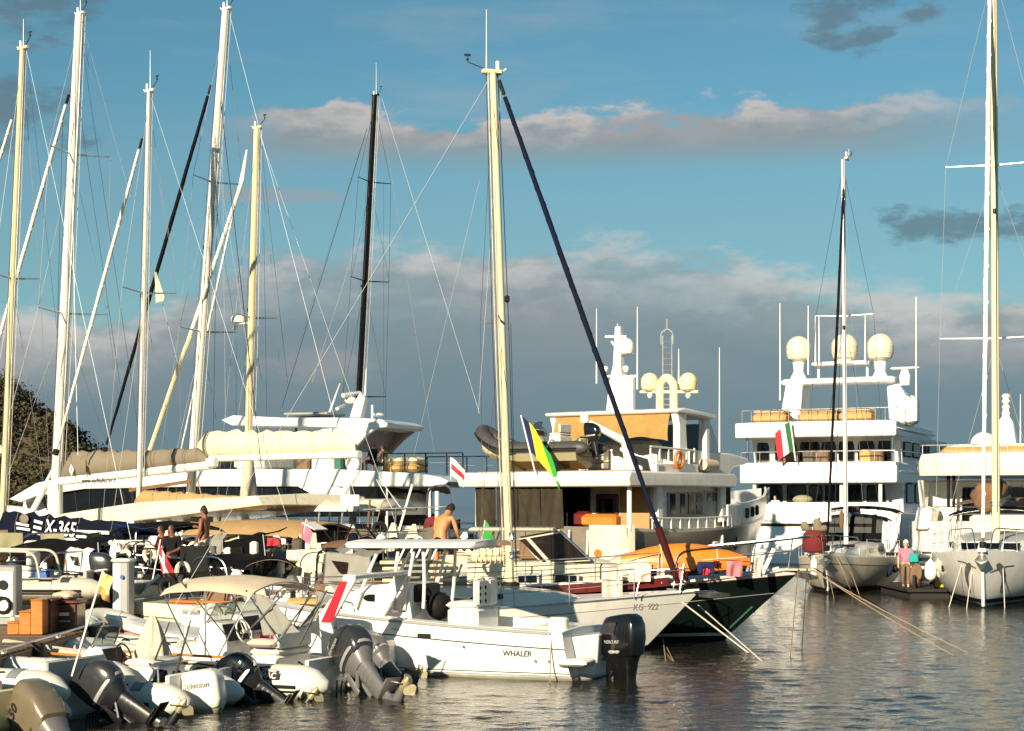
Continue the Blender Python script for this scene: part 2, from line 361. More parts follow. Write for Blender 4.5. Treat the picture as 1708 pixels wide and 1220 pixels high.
TXT = {}
def text_mb(t, size, shear=0., bold=0.):
    cu = bpy.data.curves.new('t', 'FONT'); cu.body = t; cu.size = size; cu.shear = shear; cu.align_x = 'CENTER'; cu.align_y = 'CENTER'; cu.extrude = .003; cu.offset = bold; cu.resolution_u = 3
    o = bpy.data.objects.new('t', cu); me = bpy.data.meshes.new_from_object(o)
    mb = MB(); mb.add([v.co[:] for v in me.vertices], [tuple(p.vertices) for p in me.polygons])
    bpy.data.objects.remove(o); bpy.data.curves.remove(cu); bpy.data.meshes.remove(me); return mb
def text_on(t, size, c, xd, yd, shear=0., bold=0.):
    # lettering whose baseline runs along xd, up along yd, centred at c, standing just proud along xd x yd
    xd, yd = Vector(xd).normalized(), Vector(yd).normalized(); zd = xd.cross(yd).normalized(); yd = zd.cross(xd)
    Mx = Matrix((xd, yd, zd)).transposed().to_4x4(); Mx.translation = Vector(c)+zd*.004
    return text_mb(t, size, shear, bold).xf(Mx)

def obj(name, mb, mats, parent=None, smooth=38, bevel=0.):
    me = bpy.data.meshes.new(name); me.from_pydata(mb.v, [], mb.f)
    mats = [mats] if isinstance(mats, str) else mats
    for m in mats: me.materials.append(M[m])
    if len(mats) > 1: me.polygons.foreach_set('material_index', mb.m)
    me.polygons.foreach_set('use_smooth', [True]*len(mb.f)); me.set_sharp_from_angle(angle=R(smooth)); me.update()
    bm = bmesh.new(); bm.from_mesh(me); bmesh.ops.recalc_face_normals(bm, faces=bm.faces); bm.to_mesh(me); bm.free()
    o = bpy.data.objects.new(name, me); COL.objects.link(o)
    if parent is not None: o.parent = parent
    if bevel:
        b = o.modifiers.new('b', 'BEVEL'); b.width = bevel; b.segments = 2; b.limit_method = 'ANGLE'; b.angle_limit = R(40)
    return o
def tag(o, label, cat, group=None):
    o['label'] = label; o['category'] = cat
    if group: o['group'] = group
    return o
def world_px(u, v, d): return Vector(((u-U0)/F*d, d, EYE+(VH-v)/F*d))
def water_d(v): return F*EYE/(v-VH)

class Thing:
    """An Empty at the thing's base; local x forward, y to port, z up from the waterline."""
    def __init__(s, name, label, cat, u, d, h, x0=0., z=0., group=None, y0=0.):
        fw = Vector((math.cos(R(h)), math.sin(R(h)), 0)); pt = Vector((-fw.y, fw.x, 0))
        s.o = bpy.data.objects.new(name, None); COL.objects.link(s.o); s.o.empty_display_size = .3
        s.o.location = Vector(((u-U0)/F*d, d, z))-fw*x0-pt*y0; s.o.rotation_euler = (0, 0, R(h))
        tag(s.o, label, cat, group)
        s.Mw = Matrix.Translation(s.o.location) @ Matrix.Rotation(R(h), 4, 'Z'); s.Mi = s.Mw.inverted(); s.h = h
    def ray(s, u, v):
        c = s.Mi @ Vector((0, 0, EYE)); d = s.Mi.to_3x3() @ Vector(((u-U0)/F, 1, (VH-v)/F)); return c, d
    def px(s, u, v, y=0.):      # where the pixel's ray meets the boat's lengthwise plane at port offset y
        c, d = s.ray(u, v); return c+d*((y-c.y)/d.y)
    def pxx(s, u, v, x=0.):     # ... the athwartships plane at x
        c, d = s.ray(u, v); return c+d*((x-c.x)/d.x)
    def pz(s, u, v, z=0.):
        c, d = s.ray(u, v); return c+d*((z-c.z)/d.z)
    def part(s, name, mb, mats, parent=None, **k): return obj(name, mb, mats, parent or s.o, **k)
def single(name, mb, mats, label, cat, group=None, **k):
    # a thing that is one mesh: its origin is put at the bottom of its shape
    vs = np.array(mb.v); c = Vector(((vs[:, 0].min()+vs[:, 0].max())/2, (vs[:, 1].min()+vs[:, 1].max())/2, vs[:, 2].min()))
    mb.v = [tuple(Vector(p)-c) for p in mb.v]; o = obj(name, mb, mats, **k); o.location = c
    return tag(o, label, cat, group)
def lerp(a, b, t): return a+(b-a)*t
def bez(p0, p1, p2, n=10):
    p0, p1, p2 = Vector(p0), Vector(p1), Vector(p2)
    return [p0*(1-t)**2+p1*2*t*(1-t)+p2*t*t for t in (i/n for i in range(n+1))]
def arc(pts, n=4):       # rounds the corners of a polyline
    pts = [Vector(p) for p in pts]; out = [pts[0]]
    for i in range(1, len(pts)-1):
        a, b, c = pts[i-1], pts[i], pts[i+1]; r = min((a-b).length, (c-b).length)*.4
        out += bez(b+(a-b).normalized()*r, b, b+(c-b).normalized()*r, n)
    return out+[pts[-1]]
# ------------------------------------------------------------------ boat builders
def clamp(x, a=0., b=1.): return max(a, min(b, x))
def hull_fn(L, B, zs, zm, zb, draft=.5, rake=.8, trake=.1, tw=.8, full=2.2, tmax=.42, p=2.4, q=1.7, flare=0.):
    def sheer(t): return zs*(1-t)*(1-2.2*t)/(1) if False else zs+(zb-zs)*t+4*(zm-(zs+zb)/2)*t*(1-t)
    def beam(t):
        f = tw+(1-tw)*math.sin(math.pi/2*min(t/tmax, 1)) if t < tmax else 1-((t-tmax)/(1-tmax))**full
        return max(B/2*f, .012)
    def pt(t, z, k=1.):
        s = sheer(t); zk = -draft*(.45+.55*math.sin(math.pi*min(1, t+.15)))*(1 if t < .8 else max(.08, (1-t)/.2)); w = clamp((s-z)/(s-zk))
        y = beam(t)*max(0., 1-w**p)**(1/q)
        if flare: y *= 1-flare*t*t*math.sin(math.pi*clamp(w*1.05))*.6
        x = trake+t*(L-rake-trake)+rake*t**4*max(0, z)/zb-trake*max(0, z)/zs*(1-t)**4
        return Vector((x, y*k, z))
    return sheer, beam, pt
def hull(L, B, zs, zm, zb, rows=None, strips=None, n=26, inset=.12, well=None, sole=.2, camber=.05, deckm=1, wellm=1, **k):
    """Lofted hull with a cambered deck and, where asked, a recessed cockpit or open interior.
    rows: points down the topside, ('s', metres below the sheer) or ('w', metres above the water); strips: a material slot for each row."""
    sheer, beam, pt = hull_fn(L, B, zs, zm, zb, **k)
    rows = rows or [('s', 0), ('s', .05), ('s', .12), ('f', .35), ('f', .6), ('w', .16), ('w', .07), ('w', 0), ('w', -.12), ('w', -.6)]
    strips = strips or [0]*(len(rows)-1)
    ts = [i/n for i in range(n+1)]
    if well:
        for a in well: ts += [a[0]-.004, a[0], a[1], a[1]+.004]
    ts = sorted(t for t in set(ts) if 0 <= t <= 1)
    rings = []
    for t in ts:
        s = sheer(t); side = []
        zz = []
        for kind, a in rows:
            z = s-a if kind == 's' else (a if kind == 'w' else s*(1-a))
            zz.append(z)
        for i in range(1, len(zz)): zz[i] = min(zz[i], zz[i-1]-.004)
        port = [pt(t, z) for z in zz]; star = [Vector((p.x, -p.y, p.z)) for p in port]
        b = beam(t); ins = min(inset, b*.7); yi = b-ins; x0 = port[0].x
        inw = well and any(a <= t <= c for a, c in well)
        zc = s+camber*(1-abs(yi)/(B/2+.01)) if not inw else s+.02
        zz2 = sole if inw else zc+.0
        deck = [Vector((x0, -yi, zc)), Vector((x0, -yi*.97, zz2)), Vector((x0, 0, (sole if inw else s+camber*b/(B/2)))), Vector((x0, yi*.97, zz2)), Vector((x0, yi, zc))]
        rings.append(port+star[::-1]+deck)
    st = strips+[strips[-1]]+strips[::-1]+[0 if well else deckm]+[wellm, deckm, deckm, wellm]+[0 if well else deckm]
    if not well: st = strips+[strips[-1]]+strips[::-1]+[deckm]*6
    mb = MB().loft(rings, m=0, strip=st); return mb, (sheer, beam, pt)

def outboard(B, at, tilt, k=1., cowl='cowl_charcoal', leg='leg_black', text=None, tcol='lettering_silver', prop='prop_metal', style='round', steer=0., trim=None, label=None, cpx=None, panel=True):
    """Outboard motor as a part of boat B: leg with bracket, and as sub-parts cowl, trim band, propeller, lettering. `at` is the clamp on the transom."""
    if cpx:     # the cowl's middle is known from the photograph: the clamp follows from it
        off = Matrix.Rotation(R(steer), 3, 'Z') @ Matrix.Rotation(R(tilt), 3, 'Y') @ Vector((-.21, 0, .30))*k
        at = B.px(cpx[0], cpx[1], at[1]+off.y)-off
    T = Matrix.Translation(Vector(at)) @ Matrix.Rotation(R(steer), 4, 'Z') @ Matrix.Rotation(R(-tilt) if False else R(tilt), 4, 'Y') @ Matrix.Scale(k, 4)
    def rr(z, cx, hx, hy, e=2.6, n=18, sk=0.):
        out = []
        for j in range(n):
            a = 2*math.pi*j/n; c, s = math.cos(a), math.sin(a)
            X = hx*math.copysign(abs(c)**(2/e), c); Y = hy*math.copysign(abs(s)**(2/e), s)
            out.append((cx+X, Y*(1-.16*(X > 0)*abs(X)/hx), z+sk*X))
        return out
    lg = MB()       # midsection, cavitation plate, gearcase and skeg
    lg.loft([rr(.02, -.22, .20, .13), rr(-.10, -.22, .16, .105), rr(-.32, -.24, .135, .075), rr(-.62, -.25, .125, .05), rr(-.80, -.26, .13, .045)])
    for q in range(5): lg.loft([rr(-.16-.085*q-.012, -.225-.006*q, .150-.006*q, .098-.010*q), rr(-.16-.085*q+.012, -.225-.006*q, .150-.006*q, .098-.010*q)])
    lg.box((-.34, 0, -.70), (.52, .24, .022), .01)
    lg.box((-.30, 0, -.64), (.34, .14, .03), .01)
    lg.lathe([(.01, .10), (.045, .04), (.065, -.08), (.068, -.30), (.05, -.44), (.035, -.5)], c=(-.18, 0, -.93), ax='x', n=12)
    lg.loft([[(-.06, .05, -.8), (-.06, -.05, -.8), (-.42, -.04, -.8), (-.42, .04, -.8)], [(-.1, .03, -.94), (-.1, -.03, -.94), (-.4, -.03, -.94), (-.4, .03, -.94)]])
    lg.prism([(-.22, -.95), (-.48, -.95), (-.46, -1.16), (-.38, -1.18)], -.012, .012)
    for s in (-1, 1):           # clamp bracket, swivel tube and hydraulic ram
        lg.box((-.02, s*.12, -.16), (.10, .03, .42), .01); lg.tube([(-.06, s*.12, -.3), (-.2, s*.09, -.12)], .025, 6)
    lg.tube([(-.07, 0, .02), (-.07, 0, -.5)], .045, 8); lg.box((.03, 0, -.02), (.12, .30, .06), .015)
    for q in range(4): lg.tube([(.02, -.1+q*.06, 0), (.2, -.12+q*.08, .12), (.42, -.1+q*.06, .05)], .012, 5)
    o = B.part('outboard_motor', lg.xf(T), leg, smooth=45)
    if label: o['label'] = label
    cw = MB()
    if style == 'round': S = [(.0, -.20, .24, .15), (.05, -.21, .29, .18), (.18, -.22, .325, .195), (.34, -.22, .33, .19), (.46, -.20, .30, .175), (.55, -.16, .245, .145), (.60, -.12, .17, .105), (.615, -.11, .08, .05)]; sk = .22
    elif style == 'box': S = [(.0, -.20, .22, .15), (.04, -.21, .27, .18), (.14, -.21, .30, .195), (.40, -.20, .30, .19), (.50, -.19, .285, .18), (.545, -.18, .22, .14), (.555, -.18, .08, .05)]; sk = .0
    else: S = [(.0, -.20, .25, .165), (.04, -.23, .33, .195), (.28, -.25, .37, .207), (.50, -.26, .36, .20), (.62, -.25, .32, .18), (.675, -.23, .26, .145), (.69, -.22, .14, .08)]; sk = -.16   # 'wedge'
    cw.loft([rr(z, cx, hx, hy, 3.8 if style == 'round' else 5.0, 28, sk*z) for z, cx, hx, hy in S])
    B.part('cowl', cw.xf(T), cowl, parent=o, smooth=50)
    ap = MB(); ap.loft([rr(-.13, -.21, .17, .12), rr(-.06, -.21, .22, .15), rr(.03, -.21, .275, .178)] if style != 'wedge' else [rr(-.52, -.27, .15, .09, 4), rr(-.3, -.25, .19, .12, 4), rr(-.08, -.23, .25, .16, 4), rr(.03, -.22, .30, .185, 4)])          # apron under the cowl
    B.part('apron', ap.xf(T), leg if style != 'box' else cowl, parent=o, smooth=50)
    tb = MB(); tb.loft([rr(z, -.212, h1, h2, 2.6, 22, sk*z) for z, h1, h2 in ((.075, .312, .198), (.09, .318, .203), (.115, .322, .206), (.13, .318, .2))], c0=False, c1=False)
    if style != 'box': B.part('trim_band', tb.xf(T), trim or tcol, parent=o)
    if style == 'wedge' and panel:
        for s in (-1, 1):
            g = MB().quad((.06, s*.200, .40), (-.02, s*.206, .56), (-.30, s*.206, .58), (-.24, s*.207, .38), .02); B.part('side_panel', g.xf(T), trim or 'cowl_charcoal', parent=o)
    pr = MB(); pr.lathe([(.05, .06), (.06, 0), (.05, -.1), (.02, -.16)], c=(-.66, 0, -.93), ax='x', n=10)
    for q in range(3):
        a = q*2.094+.4; c, s = math.cos(a), math.sin(a)
        def bl(u, v): 
            r = .05+.15*u; w = (v-.5)*.16*math.sin(math.pi*clamp(u*.8+.2)); tw = .7
            return Vector((-.70+w*tw, c*r-s*w*.9, -.93+s*r+c*w*.9))
        pr.sheet(bl, 4, 3, th=.012)
    B.part('propeller', pr.xf(T), prop, parent=o)
    if text:
        for s in (-1, 1):
            t = text_on(text[0], text[1], (-.2+text[2], s*.207, .30 if len(text) < 4 else text[3]), (-s, 0, .0 if style == 'box' else -s*.0), (0, 0, 1), .15, .0015)
            B.part('lettering', t.xf(T), tcol, parent=o)
    return o

def wheel(c, r, axis, n=20, spokes=3, rim=.014):
    ax = Vector(axis).normalized(); a = ax.orthogonal().normalized(); b = ax.cross(a); c = Vector(c)
    mb = MB().tube([c+(a*math.cos(2*math.pi*i/n)+b*math.sin(2*math.pi*i/n))*r for i in range(n)], rim, 6, closed=True)
    for i in range(spokes):
        t = 2*math.pi*i/spokes+.5; mb.tube([c, c+(a*math.cos(t)+b*math.sin(t))*r], rim*.7, 5)
    mb.tube([c-ax*.05, c+ax*.02], r*.18, 8); return mb

def rib(B, L, W, r, tube='hypalon_light', hullm='gelcoat', rise=.22, zt=None, patches='hypalon_mid', floor='deck_grey', strake='rubber_black', cone=.45, ropes=True):
    """Rigid inflatable: swept buoyancy tube with stern cones, V hull, floor, transom, rubbing strake, grab lines and patches."""
    z0 = zt if zt is not None else r*.72; y = W/2-r
    def cl(t):          # t 0 port stern .. .5 bow .. 1 starboard stern
        s = 1 if t < .5 else -1; q = 1-abs(t-.5)*2
        x = -cone*.0+L*(1-(1-q)**1.0) if False else None
        if q < .55: X = lerp(-cone, L*.60, q/.55); Y = y; Z = z0
        else:
            a = (q-.55)/.45*math.pi/2; X = L*.60+(L*.40-r)*math.sin(a); Y = y*math.cos(a)**.8 if a < math.pi/2-1e-6 else 0; Z = z0+rise*math.sin(a)**2*1.0
        return Vector((X, s*Y, Z))
    N_ = 64; ts = [i/N_ for i in range(N_+1)]; P = [cl(t) for t in ts]
    rs = []
    for i, t in enumerate(ts):
        q = 1-abs(t-.5)*2; X = P[i].x; rs.append(r if X > 0 else max(.12*r, r*(1-(-X/cone)**2*.75)))
    tb = B.part('tube', MB().tube(P, rs, 18), tube, smooth=60)
    def out(i):
        t = (P[min(i+1, N_)]-P[max(i-1, 0)]); n = Vector((t.y, -t.x, 0)); n.normalize()
        c = Vector((L*.3, 0, 0)); return n if n.dot(P[i]-c) > 0 or abs(P[i].y) < .02 and n.x > 0 else -n
    sk = MB(); idx = [i for i in range(N_+1) if P[i].x > -.08]
    sk.tube([P[i]+out(i)*(rs[i]+.006)-Vector((0, 0, .02)) for i in idx], .028, 6, flat=1.4); B.part('rubbing_strake', sk, strake, parent=tb)
    sk2 = MB().tube([P[i]+out(i)*(rs[i]*.955)-Vector((0, 0, .32*rs[i])) for i in idx], .016, 5); B.part('lower_strake', sk2, strake, parent=tb)
    for t_ in (.12, .22, .33, .43, .57, .67, .78, .88):      # glued seams round the tube
        i_ = int(t_*N_); tt_ = (P[i_+1]-P[i_-1]).normalized(); up_ = Vector((0, 0, 1)); up_ = (up_-tt_*up_.dot(tt_)).normalized(); s_ = tt_.cross(up_)
        B.part('tube_seam', MB().tube([P[i_]+(up_*math.cos(q)+s_*math.sin(q))*(rs[i_]+.002) for q in (j*math.pi/9 for j in range(18))], .012, 4, closed=True, flat=.4), tube, parent=tb)
    for s_ in (1, -1): B.part('valve', MB().lathe([(.035, 0), (.035, .014), (.02, .02)], (L*.3, s_*y, z0+r-.004), 10), 'black_plastic', parent=tb)
    if patches:
        for s in (1, -1):
            for xa, xb in ((.25, .42), (L*.52, L*.60)):
                g = MB().sheet(lambda u, v: Vector((lerp(xa, xb, u), s*(y+(r+.006)*math.sin(lerp(-.2, .9, v))), z0+(r+.006)*math.cos(lerp(-.2, .9, v))*1.0)), 3, 8, th=.008)
                B.part('patch', g, patches, parent=tb)
    if ropes:
        for s in (1, -1):
            pts = []
            for i in range(13):
                X = lerp(.5, L*.6, i/12); sag = .07*abs(math.sin(i*math.pi/3)); a = .55+sag*1.5
                pts.append((X, s*(y+(r+.012)*math.sin(a)), z0+(r+.012)*math.cos(a)))
            B.part('grab_line', MB().tube(pts, .012, 5), 'rubber_black', parent=tb)
            for X in (.6, L*.4): B.part('handle', MB().tube([(X, s*(y+r*.7), z0+r*.72), (X+.05, s*(y+r*.75), z0+r*.78), (X+.2, s*(y+r*.75), z0+r*.78), (X+.25, s*(y+r*.7), z0+r*.72)], .014, 5), 'rubber_black', parent=tb)
    # hull under the tubes
    rings = []
    for i in range(13):
        q = i/12; X = lerp(0, L-r*.6, q); w = y*1.02*(1 if q < .6 else math.cos((q-.6)/.4*math.pi/2)**.8)+.02; zc = z0-.1*r+rise*max(0, (q-.6)/.4)**2
        kz = -.18+(.30+rise)*max(0, (q-.55)/.45)**2.2
        rings.append([Vector((X, w, zc)), Vector((X, w*.9, lerp(zc, kz, .6))), Vector((X, 0, kz)), Vector((X, -w*.9, lerp(zc, kz, .6))), Vector((X, -w, zc))])
    B.part('hull', MB().loft(rings, m=0), hullm)
    fl = MB(); fr = []
    for i in range(10):
        q = i/9; X = lerp(.02, L*.93-r, q); w = (y-.2*r)*(1 if q < .62 else math.cos((q-.62)/.38*math.pi/2)**.8)+.03
        fr.append([Vector((X, w, z0-.25*r)), Vector((X, w, z0-.4*r)), Vector((X, -w, z0-.4*r)), Vector((X, -w, z0-.25*r))])
    B.part('floor', fl.loft(fr), floor)
    B.part('transom', MB().box((0.02, 0, z0*.6+.1), (.07, 2*y-r*.8, z0+.5), .02), hullm)
    return tb

def bimini(B, x0, x1, hw, z, mat, legs=None, zl=.8, arch=.14, ends=.1, name='bimini', tubes='steel', th=.014, xl=None, bows=3, skirt=.05):
    def fn(u, v):
        s = v*2-1; X = lerp(x0, x1, u); edge = abs(2*u-1)**4
        return Vector((X, s*hw, z-arch*s*s-ends*edge-.025*(1-math.cos(u*2*math.pi*(bows-1)))*.5-skirt*max(0, abs(s)-.92)/.08))
    c = B.part(name, MB().sheet(fn, 18, 14, th=th), mat, smooth=60)
    xl = xl if xl is not None else (x0+x1)/2
    for i in range(bows):
        u = i/(bows-1); X = lerp(x0, x1, u); xb = lerp(xl-.25, xl+.25, u)
        pts = [(xb, -hw*.98, zl)]+[tuple(fn(min(.98, max(.02, u)), v)-Vector((0, 0, .03))) for v in (.02, .15, .35, .5, .65, .85, .98)]+[(xb, hw*.98, zl)]
        B.part('canopy_bow', MB().tube(arc(pts, 2), .014, 6), tubes, parent=c)
    return c

def rig(B, foot, top, r, mat, spreaders=(), hw=1.3, stays=True, chain_y=None, chain_z=1.1, wirem='wire', sweep=.25, cap='alu', rtop=None, lower=True, windex=True, whip=1.0, wr=.007):
    """Mast with spreaders, shrouds, masthead gear."""
    foot, top = Vector(foot), Vector(top); d = top-foot; n = 12
    m = B.part('mast', MB().tube([foot+d*i/n for i in range(n+1)], [lerp(r, rtop or r*.8, i/n) for i in range(n+1)], 12, flat=.72), mat, smooth=60)
    B.part('sail_track', MB().tube([foot+d*.1+Vector((-r*1.02, 0, 0)), top+Vector((-r*.85, 0, 0))], r*.13, 4), cap, parent=m)
    for i_, (ox, oy) in enumerate(((-1.25, .5), (-1.1, -.7), (1.15, .4))): B.part('halyard', MB().tube([foot+d*.04+Vector((r*ox, r*oy, 0)), foot+d*.5+Vector((r*ox*1.15, r*oy, 0)), top+Vector((r*ox*.8, r*oy*.7, 0))], .009, 4), ('rope_dark', 'rope_white', 'rope_dark')[i_], parent=m)
    for s_ in (-1, 1): B.part('mast_winch', MB().lathe([(.07, -.06), (.05, 0), (.06, .08)], (foot.x, s_*(r*.72+.04), foot.z+1.0), 8), 'steel', parent=m)
    B.part('steaming_light', MB().box(tuple(foot+d*.56+Vector((r*1.1, 0, 0))), (.09, .1, .14), .02), 'black_plastic', parent=m)
    prev = {}
    cy = chain_y or hw*1.15
    for s in (-1, 1): prev[s] = Vector((foot.x-.25, s*cy, chain_z))
    for i, f in enumerate(spreaders):
        c = foot+d*f; w = hw*(1-.12*i)
        for s in (-1, 1):
            tip = c+Vector((-sweep*w, s*w, .06))
            B.part('spreader', MB().tube([c, tip], [.036, .020], 6, flat=.5), cap if mat != 'mast_black' else 'mast_black', parent=m)
            if stays:
                B.part('shroud', MB().tube([prev[s], tip], wr, 4), wirem, parent=m)
                if lower and i == 0: B.part('lower_shroud', MB().tube([Vector((foot.x-.5, s*cy*.96, chain_z)), c-d*.01], wr, 4), wirem, parent=m)
            prev[s] = tip
        if i: 
            for s in (-1, 1): B.part('diagonal', MB().tube([foot+d*spreaders[i-1]+Vector((-sweep*hw, s*hw*(1-.12*(i-1)), .06)), c-d*.01], wr*.8, 4), wirem, parent=m)
    if stays:
        for s in (-1, 1): B.part('shroud', MB().tube([prev[s], top-d*.02], wr, 4), wirem, parent=m)
    # masthead crane, lights, wind gear
    hd = MB().box((top.x-.02, 0, top.z+.02), (.42, .12, .10), .02); hd.tube([(top.x+.18, 0, top.z+.02), (top.x+.28, 0, top.z+.1)], .02, 5)
    B.part('masthead', hd, mat, parent=m)
    if windex:
        w = MB().tube([(top.x-.1, 0, top.z+.05), (top.x-.5, .1, top.z+.22), (top.x-.5, .1, top.z+.35)], .012, 5); w.box((top.x-.5, .1, top.z+.36), (.13, .015, .05)); w.ell((top.x-.5, .1, top.z+.27), (.035, .035, .02), 8, 4)
        B.part('wind_vane', w, 'wire_dark', parent=m)
        B.part('masthead_light', MB().tube([(top.x+.1, 0, top.z+.06), (top.x+.1, 0, top.z+.24)], .04, 8), 'white_plastic', parent=m)
    if whip: B.part('whip_aerial', MB().tube([(top.x-.12, .06, top.z+.04), (top.x-.12, .06, top.z+whip)], [.014, .006], 5), 'white_plastic', parent=m)
    return m
def furled(B, a, b, r, mat, name='furled_headsail', drum=True, twist=0., parts=None):
    a, b = Vector(a), Vector(b); n = 26; P = []; rs = []; r *= .62
    for i in range(n+1):
        t = i/n; P.append(a.lerp(b, t)+Vector((0, math.sin(t*40)*r*.06, math.cos(t*33)*r*.06))); rs.append(r*(.55+.55*math.sin(math.pi*(.15+.80*(1-t)))**.8)*(1+.05*math.sin(i*2.3)))
    f = B.part(name, MB().tube(P, rs, 8), mat, smooth=60)
    d = (b-a).normalized(); e1 = d.orthogonal().normalized(); e2 = d.cross(e1); hp = []
    for i in range(150):       # the sail's leech winding round the roll
        t = i/149; j = min(n-1, int(t*n)); w = t*n-j; hp.append(P[j].lerp(P[j+1], w)+(e1*math.cos(t*95)+e2*math.sin(t*95))*lerp(rs[j], rs[j+1], w)*.98)
    B.part('leech_wrap', MB().tube(hp, r*.16, 4), mat, parent=f)
    B.part('forestay', MB().tube([a-d*.35, b+d*.6], .012, 5), 'wire', parent=f)
    if drum:
        B.part('furling_drum', MB().tube([a-d*.3, a-d*.28, a-d*.12, a-d*.10], [.04, .10, .10, .04], 10), 'black_plastic', parent=f)
        B.part('furling_swivel', MB().tube([b+d*.05, b+d*.35], r*.8, 6), 'black_plastic', parent=f)
    return f
def line(B, a, b, r=.007, mat='wire', name='stay', sag=0., parent=None):
    a, b = Vector(a), Vector(b)
    pts = [a, b] if not sag else [a.lerp(b, i/8)-Vector((0, 0, sag*4*(i/8)*(1-i/8))) for i in range(9)]
    return B.part(name, MB().tube(pts, r, 4 if r < .012 else 6), mat, parent=parent)
crn = random.Random(5)
def boom_cover(B, a, b, r, mat, h0=.5, h1=.25, th=.17, cover='canvas_taupe', boomm='mast_white', under=.0):
    """Boom with the mainsail flaked under a cover: a tall, lumpy, laced bag that tapers aft."""
    a, b = Vector(a), Vector(b); d = b-a; bo = B.part('boom', MB().tube([a, b], r, 10, flat=1.), boomm, smooth=60)
    rings = []; n = 30; sd = Vector((0, 1, 0))
    for i in range(n+1):
        t = i/n; c = a+d*(.03+.95*t); h = lerp(h0, h1, t**.8)*(1+.05*math.sin(i*1.9)+.03*math.sin(i*4.1)); w = th*lerp(1, .6, t)*(1+.06*math.sin(i*2.7))
        e = .45+.55*min(1, i/2, (n-i)/1.5)
        ring = []
        for k in range(14):
            q = 2*math.pi*k/14; zz = math.cos(q); fo = 1+.07*math.sin(k*2.3+i*1.7)*math.sin(i*.9+k)+crn.uniform(-.035, .035); ring.append(c+Vector((crn.uniform(-.02, .02), math.sin(q)*w*e*fo*(1-.28*max(0, zz)), r*.6+h*e*(.5+.5*zz)*(1+(fo-1)*.5))))
        rings.append(ring)
    cv = B.part('sail_cover', MB().loft(rings), cover, smooth=70, parent=None)
    for i in range(1, 7):
        c = a+d*(i/7.); B.part('lashing', MB().tube([c+Vector((0, math.sin(q)*(r+.02), -r*.1-math.cos(q)*(r+.02))) for q in (j*math.pi/4 for j in range(8))], .012, 4, closed=True), 'rope_white', parent=bo)
    for i in (5, 11, 17, 23):
        B.part('cover_seam', MB().tube([p_.lerp(rings[i+1][j_], .1)+(p_-(a+d*(.03+.95*i/n)+Vector((0, 0, r*.6)))).normalized()*.006 for j_, p_ in enumerate(rings[i])], .009, 4, closed=True), 'canvas_taupe', parent=cv)
    return bo
def rail(B, pts, h, r=.014, mids=(.5,), step=1, mat='steel', wirem='wire_pale', name='guard_rail', top=True):
    """Stanchions with lifelines along pts (base points)."""
    P = [Vector(p) for p in pts]; o = None
    mb = MB().tube([p+Vector((0, 0, h)) for p in P], r*.9 if top else .006, 5); o = B.part(name, mb, mat)
    for f in mids: B.part('lifeline', MB().tube([p+Vector((0, 0, h*f)) for p in P], .007, 4), wirem, parent=o)
    for p in P[::step]: B.part('stanchion', MB().tube([p-Vector((0, 0, .02)), p+Vector((0, 0, h))], r, 6), mat, parent=o)
    return o
def hull_at(ptf, x, z, s):
    lo, hi = 0., 1.
    for _ in range(40):
        m_ = (lo+hi)/2
        if ptf(m_, z).x < x: lo = m_
        else: hi = m_
    return ptf(lo, z, s), ptf(min(1, lo+.01), z, s), ptf(lo, z+.05, s)
def flag(B, stf_a, stf_b, w, bands, dirv, drop, n=10, vertical=False, staff='white_plastic', sr=.014, name='flag', lenf=.62, wob=.06):
    """Flag hanging from the upper part of a staff, with a coloured cloth part for each band."""
    a, b = Vector(stf_a), Vector(stf_b); st = B.part('flag_staff', MB().tube([a, b], sr, 6), staff)
    hv = (a-b)*lenf; dv = Vector(dirv).normalized()*w; ph = random.random()*5; k = len(bands)
    nrm = hv.cross(dv).normalized()
    def pos(u, v):      # u along the fly, v down the hoist
        return b+hv*v+dv*u+Vector((0, 0, -drop*u*(.6+.4*u)))+nrm*wob*math.sin(u*7+v*3+ph)*(.2+u)
    for i, m in enumerate(bands):
        f0, f1 = i/k, (i+1)/k
        fn = (lambda u, v: pos(lerp(f0, f1, u), v)) if vertical else (lambda u, v: pos(u, lerp(f0, f1, v)))
        B.part('flag_band', MB().sheet(fn, n if not vertical else 5, 5, th=.006), m, parent=st, smooth=80)
    return st, pos
def radome(c, r, h=1.0, ped=None):
    k = [(math.cos(a), math.sin(a)) for a in (i*math.pi/2/7 for i in range(8))]
    pr = [(r*.55, -r*1.05*h), (r*.86, -r*.85*h), (r*.98, -r*.5*h)]+[(max(.01, r*a), r*b) for a, b in k]
    mb = MB().lathe(pr, c, 20)
    for dz, k in ((-.02, 1.003), (-.5*h, .985)): mb.tube([(c[0]+r*k*math.cos(q), c[1]+r*k*math.sin(q), c[2]+dz*r) for q in (j*math.pi/12 for j in range(24))], r*.016, 4, closed=True)
    return mb
def fender(c, r, l, lab, mat='white_plastic', line_to=None, cat='fender', group=None, end='navy_plastic'):
    mb = MB().lathe([(.02, -l/2-.06), (r*.45, -l/2), (r*.85, -l/2+r*.35), (r, -l/2+r*.9), (r, l/2-r*.9), (r*.85, l/2-r*.35), (r*.45, l/2), (.02, l/2+.08)], c, 12)
    if line_to is not None: mb.tube([Vector(c)+Vector((0, 0, l/2+.05)), line_to], .008, 4)
    return single('fender', mb, mat, lab, cat, group)
